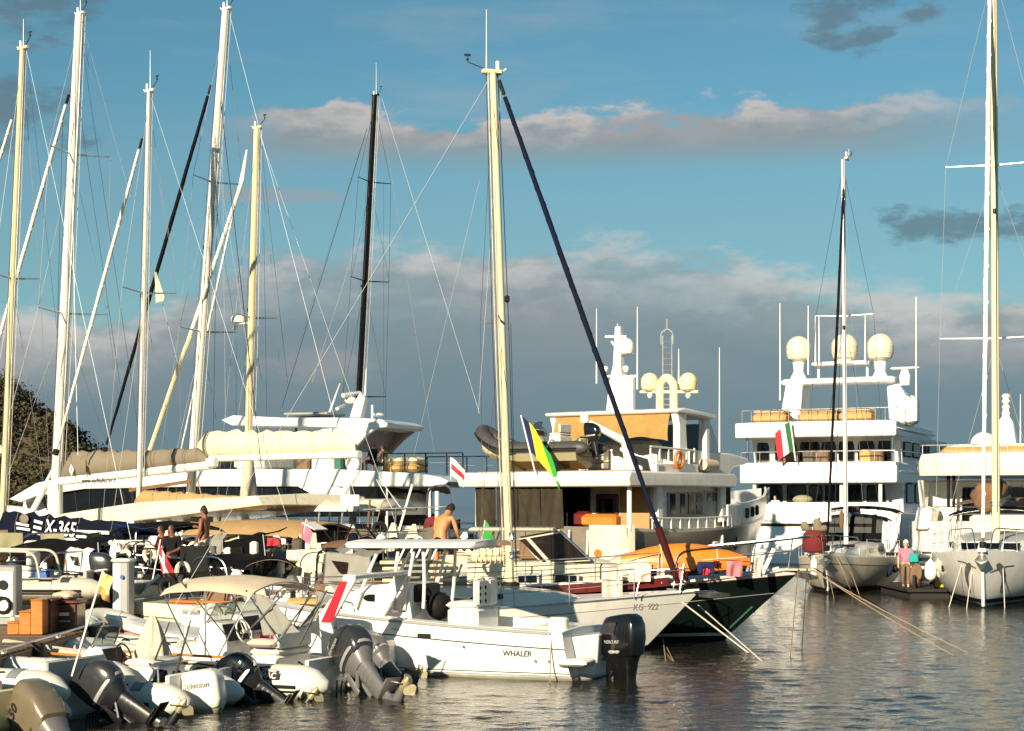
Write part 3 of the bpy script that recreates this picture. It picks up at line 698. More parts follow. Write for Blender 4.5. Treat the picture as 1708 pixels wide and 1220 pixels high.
def towel(p0, p1, down, lab, mat, cat='towel', group=None, wob=.03, out=(0, -1, 0), name='towel', m2=None, split=.6):
    p0, p1 = Vector(p0), Vector(p1); ph = random.random()*6; o = Vector(out)
    def fn(u, v): return p0.lerp(p1, u)+Vector((0, 0, -down*v))+o*(wob*(math.sin(u*11+ph)*v+.5*math.sin(u*5+v*4+ph))+.02)
    mb = MB().sheet(fn, 14, 8, th=.012)
    if m2: mb.m = [1 if (sum(mb.v[i][2] for i in f)/len(f)) < p0.z-down*split else 0 for f in mb.f]
    return single(name, mb, [mat, m2] if m2 else mat, lab, cat, group, smooth=80)
def rope(pts, r, lab, mat='rope_white', cat='rope', name='mooring_line', sag=0., group=None):
    P = [Vector(p) for p in pts]
    if len(P) == 2: P = [P[0].lerp(P[1], i/10)-Vector((0, 0, sag*4*(i/10)*(1-i/10))) for i in range(11)]
    return single(name, MB().tube(P, r, 6), mat, lab, cat, group)

# ------------------------------------------------------------------ people
def person(label, loc, rotz, joints=None, skin='skin_tan', hair='hair_dark', top=None, bottom='black_cloth', hat=None, k=1., bottom_len=.75, name='person', shoes=None):
    """One continuous skinned body; clothes and hair are children. Faces local +y."""
    J = dict(pel=(0, 0, .93), bel=(0, .01, 1.08), che=(0, .0, 1.28), nek=(0, -.01, 1.47), hed=(0, .03, 1.60), crn=(0, .02, 1.70), nos=(0, .115, 1.60),
             lsh=(-.18, -.01, 1.40), lel=(-.25, -.03, 1.13), lwr=(-.24, .08, .90), lha=(-.235, .12, .83), rsh=(.18, -.01, 1.40), rel=(.25, -.03, 1.13), rwr=(.24, .08, .90), rha=(.235, .12, .83),
             lhi=(-.09, 0, .90), lkn=(-.10, .03, .50), lan=(-.10, -.02, .09), lto=(-.12, .14, .035), rhi=(.09, 0, .90), rkn=(.10, .03, .50), ran=(.10, -.02, .09), rto=(.12, .14, .035))
    J.update(joints or {}); J = {a: Vector(b)*k for a, b in J.items()}
    rad = dict(pel=.13, bel=.12, che=.135, nek=.055, hed=.112, crn=.085, nos=.016, lsh=.062, lel=.042, lwr=.028, lha=.034, rsh=.062, rel=.042, rwr=.028, rha=.034,
               lhi=.085, lkn=.056, lan=.038, lto=.034, rhi=.085, rkn=.056, ran=.038, rto=.034)
    E = [('pel', 'bel'), ('bel', 'che'), ('che', 'nek'), ('nek', 'hed'), ('hed', 'crn'), ('hed', 'nos'), ('che', 'lsh'), ('lsh', 'lel'), ('lel', 'lwr'), ('lwr', 'lha'), ('che', 'rsh'), ('rsh', 'rel'), ('rel', 'rwr'), ('rwr', 'rha'),
         ('pel', 'lhi'), ('lhi', 'lkn'), ('lkn', 'lan'), ('lan', 'lto'), ('pel', 'rhi'), ('rhi', 'rkn'), ('rkn', 'ran'), ('ran', 'rto')]
    for s in 'lr':      # five fingers on each hand
        d = (J[s+'ha']-J[s+'wr']).normalized(); sd = d.orthogonal().normalized(); bn = d.cross(sd)
        for i in range(5):
            o = sd*(i-1.5)*.018*k if i < 4 else sd*-.045*k
            ln = (.065, .075, .07, .055, .04)[i]*k
            a, b = f'{s}f{i}a', f'{s}f{i}b'; J[a] = J[s+'ha']+o+d*ln*.55; J[b] = J[a]+d*ln*.4+bn*.02*k; rad[a] = .0095; rad[b] = .008
            E += [(s+'ha', a), (a, b)]
    def skinned(nm, names, edges, sc_, mat, parent, lv=2):
        idx = {n: i for i, n in enumerate(names)}
        me = bpy.data.meshes.new(nm); me.from_pydata([J[n] for n in names], [(idx[a], idx[b]) for a, b in edges if a in idx and b in idx], [])
        me.materials.append(M[mat]); o = bpy.data.objects.new(nm, me); COL.objects.link(o)
        md = o.modifiers.new('s', 'SKIN'); md.use_smooth_shade = True
        for n, i in idx.items():
            rr = rad[n]*k*(sc_.get(n, sc_['*']) if isinstance(sc_, dict) else sc_); me.skin_vertices[0].data[i].radius = (rr, rr); me.skin_vertices[0].data[i].use_root = (n == names[0])
        o.modifiers.new('u', 'SUBSURF').levels = lv; o.modifiers['u'].render_levels = lv
        if parent: o.parent = parent
        return o
    names = ['pel']+[n for n in J if n != 'pel']
    body = skinned(name, names, E, 1., skin, None)
    body.location = loc; body.rotation_euler = (0, 0, R(rotz)); tag(body, label, 'person')
    hd, cr = J['hed'], J['crn']; up = (cr-hd).normalized()
    back = (J['nos']-hd); back = (back-up*back.dot(up)).normalized()
    hm = MB()
    for i in range(9):
        pass
    c = hd+up*.035*k-back*.014*k
    sd = up.cross(back)
    rings = []
    for i in range(7):
        a = math.pi/2*i/6; rings.append([c+(sd*math.cos(q)*.096+back*math.sin(q)*(.108 if math.sin(q) < 0 else .086))*k*math.cos(a)*1.02+up*k*(.112*math.sin(a)-(.10 if math.sin(q) < -.1 else .02)*(1-i/6)) for q in (j*math.pi/6 for j in range(12))])
    hm.loft(rings, c0=False); ho = obj('hair' if not hat else 'cap', hm, hat or hair, body, smooth=70)
    if bottom:
        for s in 'lr': J[s+'mid'] = J[s+'hi'].lerp(J[s+'kn'], bottom_len) if bottom_len <= 1 else J[s+'kn'].lerp(J[s+'an'], bottom_len-1); rad[s+'mid'] = lerp(.085, .056, min(1, bottom_len))
        nm = ['pel', 'bel', 'lhi', 'lmid', 'rhi', 'rmid']; ed = [('pel', 'bel'), ('pel', 'lhi'), ('lhi', 'lmid'), ('pel', 'rhi'), ('rhi', 'rmid')]
        if bottom_len > 1: nm += ['lkn', 'rkn']; ed = [('pel', 'bel'), ('pel', 'lhi'), ('lhi', 'lkn'), ('lkn', 'lmid'), ('pel', 'rhi'), ('rhi', 'rkn'), ('rkn', 'rmid')]
        J['bel'] = J['pel'].lerp(J['bel'], .45); skinned('trousers' if bottom_len > 1 else 'shorts', nm, ed, {'*': 1.16, 'bel': 1.1, 'lmid': 1.3, 'rmid': 1.3}, bottom, body)
    if top:
        J['bel'] = J['pel'].lerp(J['che'], .35); J['nek'] = J['che'].lerp(J['nek'], .55); rad['nek'] = .075
        J['hem'] = J['pel']; rad['hem'] = .13
        skinned('shirt', ['che', 'bel', 'hem', 'nek', 'lsh', 'rsh', 'lel', 'rel'], [('che', 'bel'), ('bel', 'hem'), ('che', 'nek'), ('che', 'lsh'), ('che', 'rsh'), ('lsh', 'lel'), ('rsh', 'rel')], 1.2, top, body)
    return body
# ------------------------------------------------------------------ water
def structure(o): o['kind'] = 'structure'; return o
def build_water():
    rs = np.random.RandomState(5)
    ys = [9.]
    while ys[-1] < 62: ys.append(ys[-1]+max(.045, .0022*ys[-1]))
    while ys[-1] < 9000: ys.append(ys[-1]*1.10)
    ys = np.array(ys); nx = 641; tx = np.linspace(-.47, .47, nx); tx = np.sign(tx)*np.abs(tx)
    tx = np.concatenate([[-40, -8, -3, -1.4, -.8], tx, [.8, 1.4, 3, 8, 40]]); nx = len(tx)
    X = tx[None, :]*ys[:, None]; Y = np.repeat(ys[:, None], nx, 1); Z = np.zeros_like(X)
    for i in range(64):
        lam = .17*(5.0 ** rs.rand()); a = R(90+rs.randn()*40); k = 2*math.pi/lam; steep = .021*(1 if lam < .7 else .6)
        amp = steep/k*(.6+.8*rs.rand()); ph = rs.rand()*6.28
        kx, ky = k*math.cos(a), k*math.sin(a)
        fade = np.clip((lam/ (.0042*Y))/3-0.4, 0, 1)
        env = .55+.45*np.sin(X*.13*rs.rand()+Y*.09*rs.rand()+ph)
        Z += amp*np.sin(kx*X+ky*Y+ph+.5*np.sin(.7*X+.3*Y+ph))*fade*env
    Z *= np.clip((70-Y)/15, 0, 1)
    v = np.stack([X, Y, Z], -1).reshape(-1, 3); ny = len(ys)
    i = np.arange(ny-1)[:, None]*nx+np.arange(nx-1)[None, :]; q = np.stack([i, i+1, i+nx+1, i+nx], -1).reshape(-1, 4)
    me = bpy.data.meshes.new('water'); me.vertices.add(len(v)); me.vertices.foreach_set('co', v.ravel()); me.loops.add(q.size); me.loops.foreach_set('vertex_index', q.ravel())
    me.polygons.add(len(q)); me.polygons.foreach_set('loop_start', np.arange(len(q))*4); me.polygons.foreach_set('use_smooth', [True]*len(q)); me.update(); me.validate()
    m = bpy.data.materials.new('harbour_water'); m.use_nodes = True; N = m.node_tree.nodes; L = m.node_tree.links; b = N['Principled BSDF']
    b.inputs['Base Color'].default_value = (.013, .012, .007, 1); b.inputs['Roughness'].default_value = .05; b.inputs['IOR'].default_value = 1.33
    tc = N.new('ShaderNodeTexCoord'); mp = N.new('ShaderNodeMapping'); mp.inputs['Scale'].default_value = (1, 1.4, 1); L.new(tc.outputs['Object'], mp.inputs[0])
    n = N.new('ShaderNodeTexNoise'); n.inputs['Scale'].default_value = 7.5; n.inputs['Detail'].default_value = 4; n.inputs['Distortion'].default_value = .6; L.new(mp.outputs[0], n.inputs['Vector'])
    bp = N.new('ShaderNodeBump'); bp.inputs['Strength'].default_value = .5; bp.inputs['Distance'].default_value = .03; L.new(n.outputs['Fac'], bp.inputs['Height']); L.new(bp.outputs[0], b.inputs['Normal'])
    n2 = N.new('ShaderNodeTexNoise'); n2.inputs['Scale'].default_value = .35; mr = N.new('ShaderNodeMapRange'); mr.inputs[3].default_value = .015; mr.inputs[4].default_value = .06; L.new(n2.outputs['Fac'], mr.inputs[0]); L.new(mr.outputs[0], b.inputs['Roughness'])
    me.materials.append(m); o = bpy.data.objects.new('water', me); COL.objects.link(o); structure(o)
build_water()

# ------------------------------------------------------------------ wooded headland behind the masts
def build_hill():
    rs = np.random.RandomState(3); D0 = 330.
    crest = [(-420, 520), (-200, 560), (-60, 610), (0, 664), (30, 672), (60, 698), (100, 718), (135, 740), (168, 765), (200, 800), (240, 838), (280, 850)]
    us = [c[0] for c in crest]; vs = [c[1] for c in crest]
    nu, nd = 150, 46; P = np.zeros((nu, nd, 3)); ph = rs.rand(40)*6.28; kk = rs.randn(40, 2)*.12; am = 1.6*rs.rand(40)/(1+12*np.hypot(kk[:, 0], kk[:, 1]))
    def bump(x, y): return sum(am[i]*math.sin(kk[i, 0]*x+kk[i, 1]*y+ph[i]) for i in range(40))
    for i in range(nu):
        u = lerp(-420, 300, i/(nu-1)); zc = (VH-np.interp(u, us, vs))/F*D0+EYE; xc = (u-U0)/F*D0
        for j in range(nd):
            t = j/(nd-1); d = D0-60+110*t; q = math.sin(math.pi/2*min(1, t/.545)) if t < .545 else math.cos((t-.545)/.455*math.pi/2*.75)
            z = -2+(zc+2)*max(0, q)**.85; z += bump(xc, d)*.8*min(1, t*5)*min(1, max(0, zc)/6)
            P[i, j] = (xc*(1+(d-D0)/D0*.55), d, min(z, zc*1.02+.5))
    mb = MB(); idx = [(i*nd+j, (i+1)*nd+j, (i+1)*nd+j+1, i*nd+j+1) for i in range(nu-1) for j in range(nd-1)]
    mb.add(P.reshape(-1, 3), idx)
    mk('hillside', (.14, .10, .055), .95, var=.5, scale=.16, bump=.9, bscale=1.2, rgb2=(.075, .062, .034))
    h = structure(obj('hillside', mb, 'hillside', smooth=80))
    # scrub and trees as leaf clumps
    mk('scrub', (.085, .070, .030), .9, var=.5, scale=.10, rgb2=(.022, .021, .009))
    V, Fc = [], []
    for _ in range(1900):
        i = rs.randint(0, nu); j = rs.randint(2, 27); p = P[i, j]
        if p[2] < 1 or p[0] > -62: continue
        s = .7+2.0*rs.rand()**2; s *= 1.7 if j > 20 and rs.rand() < .12 else 1
        for _k in range(int(26*s+16)):
            w = rs.randn(3); w /= np.linalg.norm(w); c = p+w*np.array([s, s, s*.8])*(.55+.5*rs.rand())+np.array([0, 0, s*.55])
            a = rs.randn(3); a /= np.linalg.norm(a); b_ = np.cross(a, w); b_ /= (np.linalg.norm(b_)+1e-6); e = .16+.30*rs.rand()**2
            o = len(V); V += [c+a*e, c+b_*e*.8, c-a*e, c-b_*e*.8]; Fc.append((o, o+1, o+2, o+3))
    o = obj('scrub', MB().add(V, Fc), 'scrub'); o['kind'] = 'stuff'; o['label'] = 'dense brown-green scrub covering the headland behind the masts'
build_hill()

# ------------------------------------------------------------------ wooden pontoon on the left
DX0, DX1, DZ = -12.2, -7.55, .80
def build_dock():
    r = bpy.data.objects.new('pontoon', None); COL.objects.link(r); r.location = (DX0, 18, 0); tag(r, 'weathered plank pontoon with dark piles below the wooden chests', 'pontoon')
    off = Vector((DX0, 18, 0))
    def part(n, mb, m, p=None): return obj(n, mb.xf(Matrix.Translation(-off)), m, p or r)
    y = 18.; me = None; k = 0
    while y < 41:
        w = .145; o = part('plank', MB().box(((DX0+DX1)/2+random.uniform(-.015, .015), y+w/2, DZ-.02+random.uniform(-.004, .004)), (DX1-DX0, w-.012, .04), .006), 'dock_wood'); y += w; k += 1
    part('fascia', MB().box((DX1-.03, 29.5, DZ-.15), (.06, 23, .2), .01), 'dock_wood'); part('beam', MB().box((DX1-.4, 29.5, DZ-.25), (.2, 23, .4), .02), 'dock_dark')
    part('float', MB().box(((DX0+DX1)/2, 29.5, .2), (DX1-DX0-.6, 23, .55), .05), 'dock_dark')
    for yy in (19.5, 23, 26.5, 30, 33.5, 37, 40.5): part('pile', MB().tube([(DX1+.06, yy, -.4), (DX1+.06, yy, DZ+.04)], .09, 10), 'dock_dark')
    part('edge_rail', MB().tube([(DX1-.02, 18, DZ+.06), (DX1-.02, 41, DZ+.06)], .022, 6), 'alu')
    for yy in range(19, 41, 3): part('rail_foot', MB().box((DX1-.02, yy, DZ+.025), (.06, .12, .07), .01), 'alu')
build_dock()
# ------------------------------------------------------------------ foreground: tenders and speedboats moored bow-in to the pontoon
frng = random.Random(23)
def fittings(B, xr, yr, z0, hmax, n):
    """Rails, arches, panels, pods and gear that stand up from a deck; every piece starts at the deck."""
    dk = ['canvas_black', 'black_plastic', 'dark_interior', 'canvas_navy', 'rubber_black', 'mid_interior', 'cushion_brown']; lt = ['gelcoat', 'white_plastic', 'canvas_sand', 'cushion_white', 'gelcoat_stale', 'white_cloth']
    for i in range(n):
        x, y = frng.uniform(*xr), frng.uniform(*yr); h = frng.uniform(.35, hmax); k = frng.random(); dm = frng.choice(dk); lm = frng.choice(lt); fm = frng.choice(['steel', 'rubber_black', 'rubber_black', 'white_plastic'])
        if k < .16:
            w = frng.uniform(.4, 1.0); B.part('frame_hoop', MB().tube(arc([(x, y, z0), (x+.1*w, y, z0+h), (x+w, y+.05, z0+h*frng.uniform(.85, 1.05)), (x+w*1.1, y, z0)]), frng.uniform(.014, .024), 6), fm)
        elif k < .34:
            w = frng.uniform(.35, .9); o = B.part('canvas_panel', MB().quad((x, y, z0+h), (x+w, y, z0+h*frng.uniform(.7, 1)), (x+w, y+.04, z0+.02), (x, y+.03, z0+.02), .02, 6, 5, .03), dm if frng.random() < .7 else lm, smooth=80)
            for xx in (x, x+w): B.part('panel_post', MB().tube([(xx, y-.02, z0), (xx, y-.02, z0+h)], .014, 6), fm, parent=o)
        elif k < .46:
            o = B.part('gear_post', MB().tube([(x, y, z0), (x, y, z0+h)], .018, 6), fm); B.part('gear_pod', MB().box((x, y, z0+h), (frng.uniform(.12, .3), .16, frng.uniform(.12, .34)), .04), lm if frng.random() < .6 else dm, parent=o)
        elif k < .56:
            o = B.part('lifebuoy_post', MB().tube([(x, y, z0), (x, y, z0+h)], .016, 6), 'steel'); B.part('lifebuoy', MB().tube([(x+.17*math.cos(q), y+.04, z0+h*.8+.17*math.sin(q)) for q in (j*math.pi/7-1.2 for j in range(12))], .055, 7), frng.choice(['white_plastic', 'white_plastic', 'gelcoat_cream', 'black_plastic', 'yellow_cream']), parent=o)
        elif k < .68:
            B.part('brace', MB().tube([(x, y, z0), (x+frng.uniform(-.7, .7), y, z0+h)], frng.uniform(.012, .025), 6), fm)
        elif k < .78:
            o = B.part('rail_motor_clamp', MB().box((x, y, z0+h*.5), (.08, .12, h), .02), 'black_plastic'); B.part('spare_motor', MB().lump((x, y+.05, z0+h), (.14, .12, .17), .08), frng.choice(['cowl_charcoal', 'cowl_white', 'cowl_grey', 'canvas_navy']), parent=o, smooth=60)
        elif k < .9:
            B.part('bolster', MB().lump((x, y, z0+h*.4), (frng.uniform(.15, .35), .16, h*.42), .25, 14, 8), lm if frng.random() < .55 else dm, smooth=70)
        else:
            B.part('tilted_panel', MB().prism([(x, z0), (x+frng.uniform(.4, .7), z0), (x+.25, z0+h*1.0), (x+.15, z0+h*1.0)], y-.02, y+.02), lm, bevel=.01)
def bilge(B, L, n=7):
    for i in range(n):
        x, y = frng.uniform(.25, L*.6), frng.uniform(-.4, .4); k = frng.random()
        if k < .25: B.part('fuel_tank', MB().box((x, y, .34), (.36, .26, .24), .05), frng.choice(['bag_red', 'black_plastic', 'bag_red']))
        elif k < .5: B.part('rope_coil', MB().tube([(x+(.11+.03*math.sin(t*.37))*math.cos(t*.8), y+.13*math.sin(t*.8), .3+.006*t) for t in range(26)], .014, 5), frng.choice(['rope_white', 'rope_dark', 'rope_tan']))
        elif k < .7: B.part('battery_box', MB().box((x, y, .36), (.3, .2, .22), .03), 'black_plastic')
        elif k < .85: B.part('wet_bag', MB().lump((x, y, .4), (.22, .17, .2), .3, 14, 8), frng.choice(['canvas_navy', 'cushion_brown', 'canvas_olive', 'canvas_black']), smooth=70)
        else: B.part('cable_loop', MB().tube([(x-.3, y, .3), (x-.1, y+.2, .5), (x+.1, y+.1, .45), (x+.3, y-.1, .3)], .016, 5), 'rubber_black')
def console(B, x, w, z0, z1, mat='gelcoat', d=.55, ws=True, wh='black_plastic', wx=-.1, wr=.19, dash='black_plastic', y=0, slope=.18):
    c = B.part('console', MB().loft([[(x+d/2, y-w/2, z0), (x+d/2, y+w/2, z0), (x-d/2, y+w/2, z0), (x-d/2, y-w/2, z0)],
         [(x+d/2-.04, y-w/2+.02, lerp(z0, z1, .8)), (x+d/2-.04, y+w/2-.02, lerp(z0, z1, .8)), (x-d/2, y+w/2-.01, lerp(z0, z1, .62)), (x-d/2, y-w/2+.01, lerp(z0, z1, .62))],
         [(x+d/2-slope, y-w/2+.06, z1), (x+d/2-slope, y+w/2-.06, z1), (x-d/2+.14, y+w/2-.06, z1-.04), (x-d/2+.14, y-w/2+.06, z1-.04)]]), mat, bevel=.025)
    B.part('dashboard', MB().quad((x-d/2+.125, y-w/2+.08, z1-.06), (x-d/2+.125, y+w/2-.08, z1-.06), (x-d/2-.012, y+w/2-.07, lerp(z0, z1, .64)), (x-d/2-.012, y-w/2+.07, lerp(z0, z1, .64)), .02), dash, parent=c)
    B.part('steering_wheel', wheel((x-d/2-.10, y, lerp(z0, z1, .80)), wr, (-1, 0, .35)), wh, parent=c)
    if ws:
        def g(u, v): 
            s = (u*2-1); return Vector((x+d/2-.10-.16*v-.12*s*s, y+s*(w/2-.02)*(1-.12*v), z1-.03+.30*v))
        W = B.part('windscreen', MB().sheet(g, 10, 4, th=.008), 'clear_glass', parent=c)
        B.part('windscreen_frame', MB().tube([g(0, 0), g(0, .6), g(.03, .97)]+[g(i/10, 1) for i in range(1, 10)]+[g(.97, .97), g(1, .6), g(1, 0)], .013, 6), 'steel', parent=c)
    return c
def seat(B, x, y, z, w, d, h, mat='cushion_white', back=.35, name='seat', basem='gelcoat'):
    s = B.part(name, MB().box((x, y, z+h/2), (d, w, h), .03), basem)
    B.part('cushion', MB().box((x, y, z+h+.05), (d*.98, w*.96, .1), .035), mat, parent=s)
    if back: B.part('backrest', MB().box((x-d/2+.05, y, z+h+.1+back/2), (.10, w*.96, back), .035), mat, parent=s)
    return s

# --- tender with the bronze motor in the corner
B = Thing('inflatable_tender', 'cream and grey inflatable tender with bronze numbered outboard', 'inflatable boat', -12, 22.4, 152, x0=.2)
rib(B, 4.6, 2.0, .26, 'hypalon_light', 'yellow_cream', patches='hypalon_mid')
outboard(B, (-.02, -.2, .50), 58, 1.22, 'cowl_bronze', 'leg_grey', ('150', .17, -.02, .48), 'lettering_black', style='wedge', trim='cowl_umber', steer=-14, cpx=(60, 1208), panel=False)
B.part('stern_locker', MB().box((.35, .3, .52), (.6, .8, .42), .08), 'yellow_cream'); B.part('cleat', MB().lathe([(.06, -.03), (.06, .0), (.03, .04)], (.30, .72, .76), 10), 'white_plastic')
bilge(B, 4.2)
# --- grey tender with the charcoal motor and flagstaff
B = Thing('inflatable_tender', 'long light grey inflatable tender with charcoal outboard and yellow pennant', 'inflatable boat', 128, 23.7, 156, x0=0)
rib(B, 4.9, 2.1, .29, 'hypalon_light', 'hypalon_grey', rise=.5, patches='hypalon_mid', zt=.46)
ob = outboard(B, (-.02, .1, .60), 56, 1.02, 'cowl_charcoal', 'leg_black', None, 'lettering_silver', style='round', steer=6, cpx=(162, 1138))
B.part('cover_panel', MB().quad((.55, 1.02, .70), (1.15, 1.04, .72), (1.10, 1.09, .36), (.60, 1.07, .36), .02, 4, 3, .01), 'navy_cloth')
flag(B, B.px(120, 1128, .45), B.px(172, 953, .45), .17, ['pale_yellow_cloth', 'pale_yellow_cloth', 'orange_cloth'], (-1, -.15, 0), .14, staff='white_plastic', sr=.016, lenf=.20)
B.part('stern_box', MB().loft([[(.1, .45, z), (.1, 1.0, z), (.1+w, 1.0, z), (.1+w, .45, z)] for z, w in ((.1, .42), (.5, .46), (.56, .40))]), 'yellow_cream', bevel=.04); B.part('green_net', MB().box((.08, .75, .35), (.2, .2, .2), .06), 'green_plastic')
bilge(B, 4.4, 9)
# --- white tender with console and the white Johnson
B = Thing('inflatable_tender', 'white inflatable tender with steering console and boxy white outboard', 'inflatable boat', 318, 24.7, 158, x0=0)
rib(B, 4.3, 1.95, .27, 'hypalon_light', 'gelcoat', patches='hypalon_mid')
outboard(B, (-.02, .1, .52), 8, 1.06, 'cowl_white', 'cowl_white', ('Johnson', .118, .0, .36), 'lettering_grey', style='box', steer=10, cpx=(338, 1148))
console(B, 1.52, .62, .18, .92, 'gelcoat_bright', .5, wr=.17)
s_ = seat(B, .66, -.05, .18, .9, .5, .46, 'cushion_white', 0)
for yy in (-.2, .22): B.part('locker_hatch', MB().box((.395, yy-.05, .46), (.02, .17, .15), .004), 'dark_interior', parent=s_)
for q, (a, b) in enumerate((((240, 1150), (283, 1037)), ((291, 1132), (318, 1035)))):
    B.part('fishing_rod', MB().tube([B.px(*a, .25), B.px(*b, .25)], [.022, .010], 6), 'rope_dark')
B.part('motor_handle', MB().tube([(.3, .5, .62), (.3, .62, .72), (.1, .7, .70), (.08, .72, .40)], .014, 6), 'steel')
B.part('cover_bag', MB().loft([[(1.0+(.04+.26*t**.8)*(1+.22*math.sin(7*q+3*t)+.1*math.sin(3*q))*math.cos(q), -.5+(.04+.2*t**.8)*(1+.22*math.sin(7*q+3*t))*math.sin(q), 1.32-.72*t-.05*t*math.sin(5*q)) for q in (j*math.pi/18 for j in range(36))] for t in (0, .08, .2, .4, .6, .8, 1)]), 'canvas_sand', smooth=80)
bilge(B, 4.0, 8)
# --- small open dinghy with black tilted motor, its bow at the pontoon
B = Thing('open_dinghy', 'small white open dinghy with rolled sail and black tilted outboard', 'dinghy', 398, 25.9, 159, x0=0)
hb, fn = hull(4.7, 1.75, .5, .5, .72, inset=.10, well=[(.03, .86)], sole=.16, tw=.86, full=2.2, rake=.45, trake=.05)
B.part('hull', hb, ['gelcoat', 'gelcoat', 'deck_nonskid'])
outboard(B, (-.02, 0, .50), 54, .98, 'cowl_black', 'leg_black', None, 'lettering_white', style='round', steer=10, cpx=(392, 1120))
for xx in (1.1, 2.3): B.part('thwart', MB().box((xx, 0, .38), (.32, 1.35, .05), .015), 'gelcoat')
B.part('sail_bundle', MB().tube([(4.2, .25, .78), (3.4, .1, .62), (2.6, .2, .56), (1.8, .1, .52)], [.07, .13, .14, .09], 8), 'canvas_sand')
B.part('oar', MB().tube([(.6, .5, .60), (3.2, .45, .66)], .022, 6), 'varnish'); B.part('oar', MB().tube([(.5, -.5, .60), (3.0, -.4, .66)], .022, 6), 'varnish')
for (u, v) in ((62, 1072), (112, 1090)): B.part('bow_post', MB().tube([B.px(u, v, .3), B.px(u+9, v+30, .3)], .02, 6), 'white_plastic')
bilge(B, 4.2, 7)
# --- big pale RIB nosing up to the pontoon
B = Thing('inflatable_tender', 'large pale inflatable with bare bow tubes nosing the pontoon', 'inflatable boat', 392, 28.9, 137, x0=0)
rib(B, 4.5, 2.0, .31, 'hypalon_light', 'gelcoat', rise=.36, patches='hypalon_grey', zt=.40)
B.part('bow_locker', MB().loft([[(2.4, -.5, .45), (2.4, .5, .45), (3.4, .2, .5), (3.4, -.2, .5)], [(2.5, -.42, .70), (2.5, .42, .70), (3.3, .15, .72), (3.3, -.15, .72)]]), 'canvas_grey', bevel=.04)
B.part('dark_locker', MB().box((1.5, .1, .55), (.9, .8, .3), .06), 'hypalon_mid'); B.part('grab_arch', MB().tube(arc([(.6, -.6, .5), (.7, -.5, 1.25), (.7, .5, 1.25), (.6, .6, .5)]), .022, 6), 'white_plastic')
B.part('life_ring', MB().tube([(.66, .2*math.cos(a), 1.05+.2*math.sin(a)) for a in (i*math.pi/7 for i in range(14))], .055, 8, closed=True), 'white_plastic')
bilge(B, 4.0, 8)
# --- MAC rib with bimini and big charcoal motor
B = Thing('inflatable_tender', 'white inflatable tender with lettered tube, sand bimini and large charcoal outboard', 'inflatable boat', 548, 26.9, 156, x0=0)
tb = rib(B, 5.3, 2.15, .30, 'hypalon_light', 'gelcoat', patches=None)
outboard(B, (-.05, -.1, .66), 52, 1.24, 'cowl_charcoal', 'leg_grey', ('YAMAHA', .072, .03, .36), 'lettering_silver', style='round', steer=-28, cpx=(583, 1080))
pm = B.px(448, 1113, 1.075); B.part('name_plate', MB().quad((pm.x+.19, 1.084, .42), (pm.x-.19, 1.084, .42), (pm.x-.19, 1.084, .30), (pm.x+.19, 1.084, .30), .008), 'lettering_black', parent=tb)
B.part('lettering', text_on('MAC', .13, (pm.x, 1.09, .36), (-1, 0, 0), (0, 0, 1), .2, .003), 'lettering_white', parent=tb)
B.part('valve_patch', MB().box((.42, 1.072, .42), (.24, .02, .09), .008), 'hypalon_grey', parent=tb)
console(B, 2.0, .75, .22, 1.12, 'gelcoat_bright', .6, wh='white_plastic', wr=.2)
seat(B, .95, -.1, .22, 1.1, .55, .38, 'cushion_white', .32); B.part('pink_cushion', MB().box((.95, .35, .80), (.5, .45, .12), .05), 'pale_pink_cloth')
zc = 1.86
bimini(B, .85, 2.55, .98, zc, 'canvas_sand', arch=.16, ends=.10, zl=.62, xl=1.7, bows=3)
for (p1, p2, p3) in (((425, 990), (500, 1055), (440, 1060)), ((528, 985), (480, 1058), (532, 1030))):      # folded canvas between the frame tubes
    ya = .85 if p1[0] < 500 else .6
    B.part('folded_canvas', MB().quad(B.px(*p1, ya), B.px(p1[0]+28, p1[1]+10, ya), B.px(*p2, ya), B.px(*p3, ya), .02, 8, 6, .03), 'canvas_grey')
for (a, b) in (((410, 985), (472, 1080)), ((520, 992), (455, 1080)), ((300, 968), (378, 1062)), ((545, 985), (500, 1075)), ((415, 1052), (478, 985))): B.part('frame_tube', MB().tube([B.px(*a, .9), B.px(*b, .9)], .014, 6), 'steel')
bilge(B, 4.6, 8)
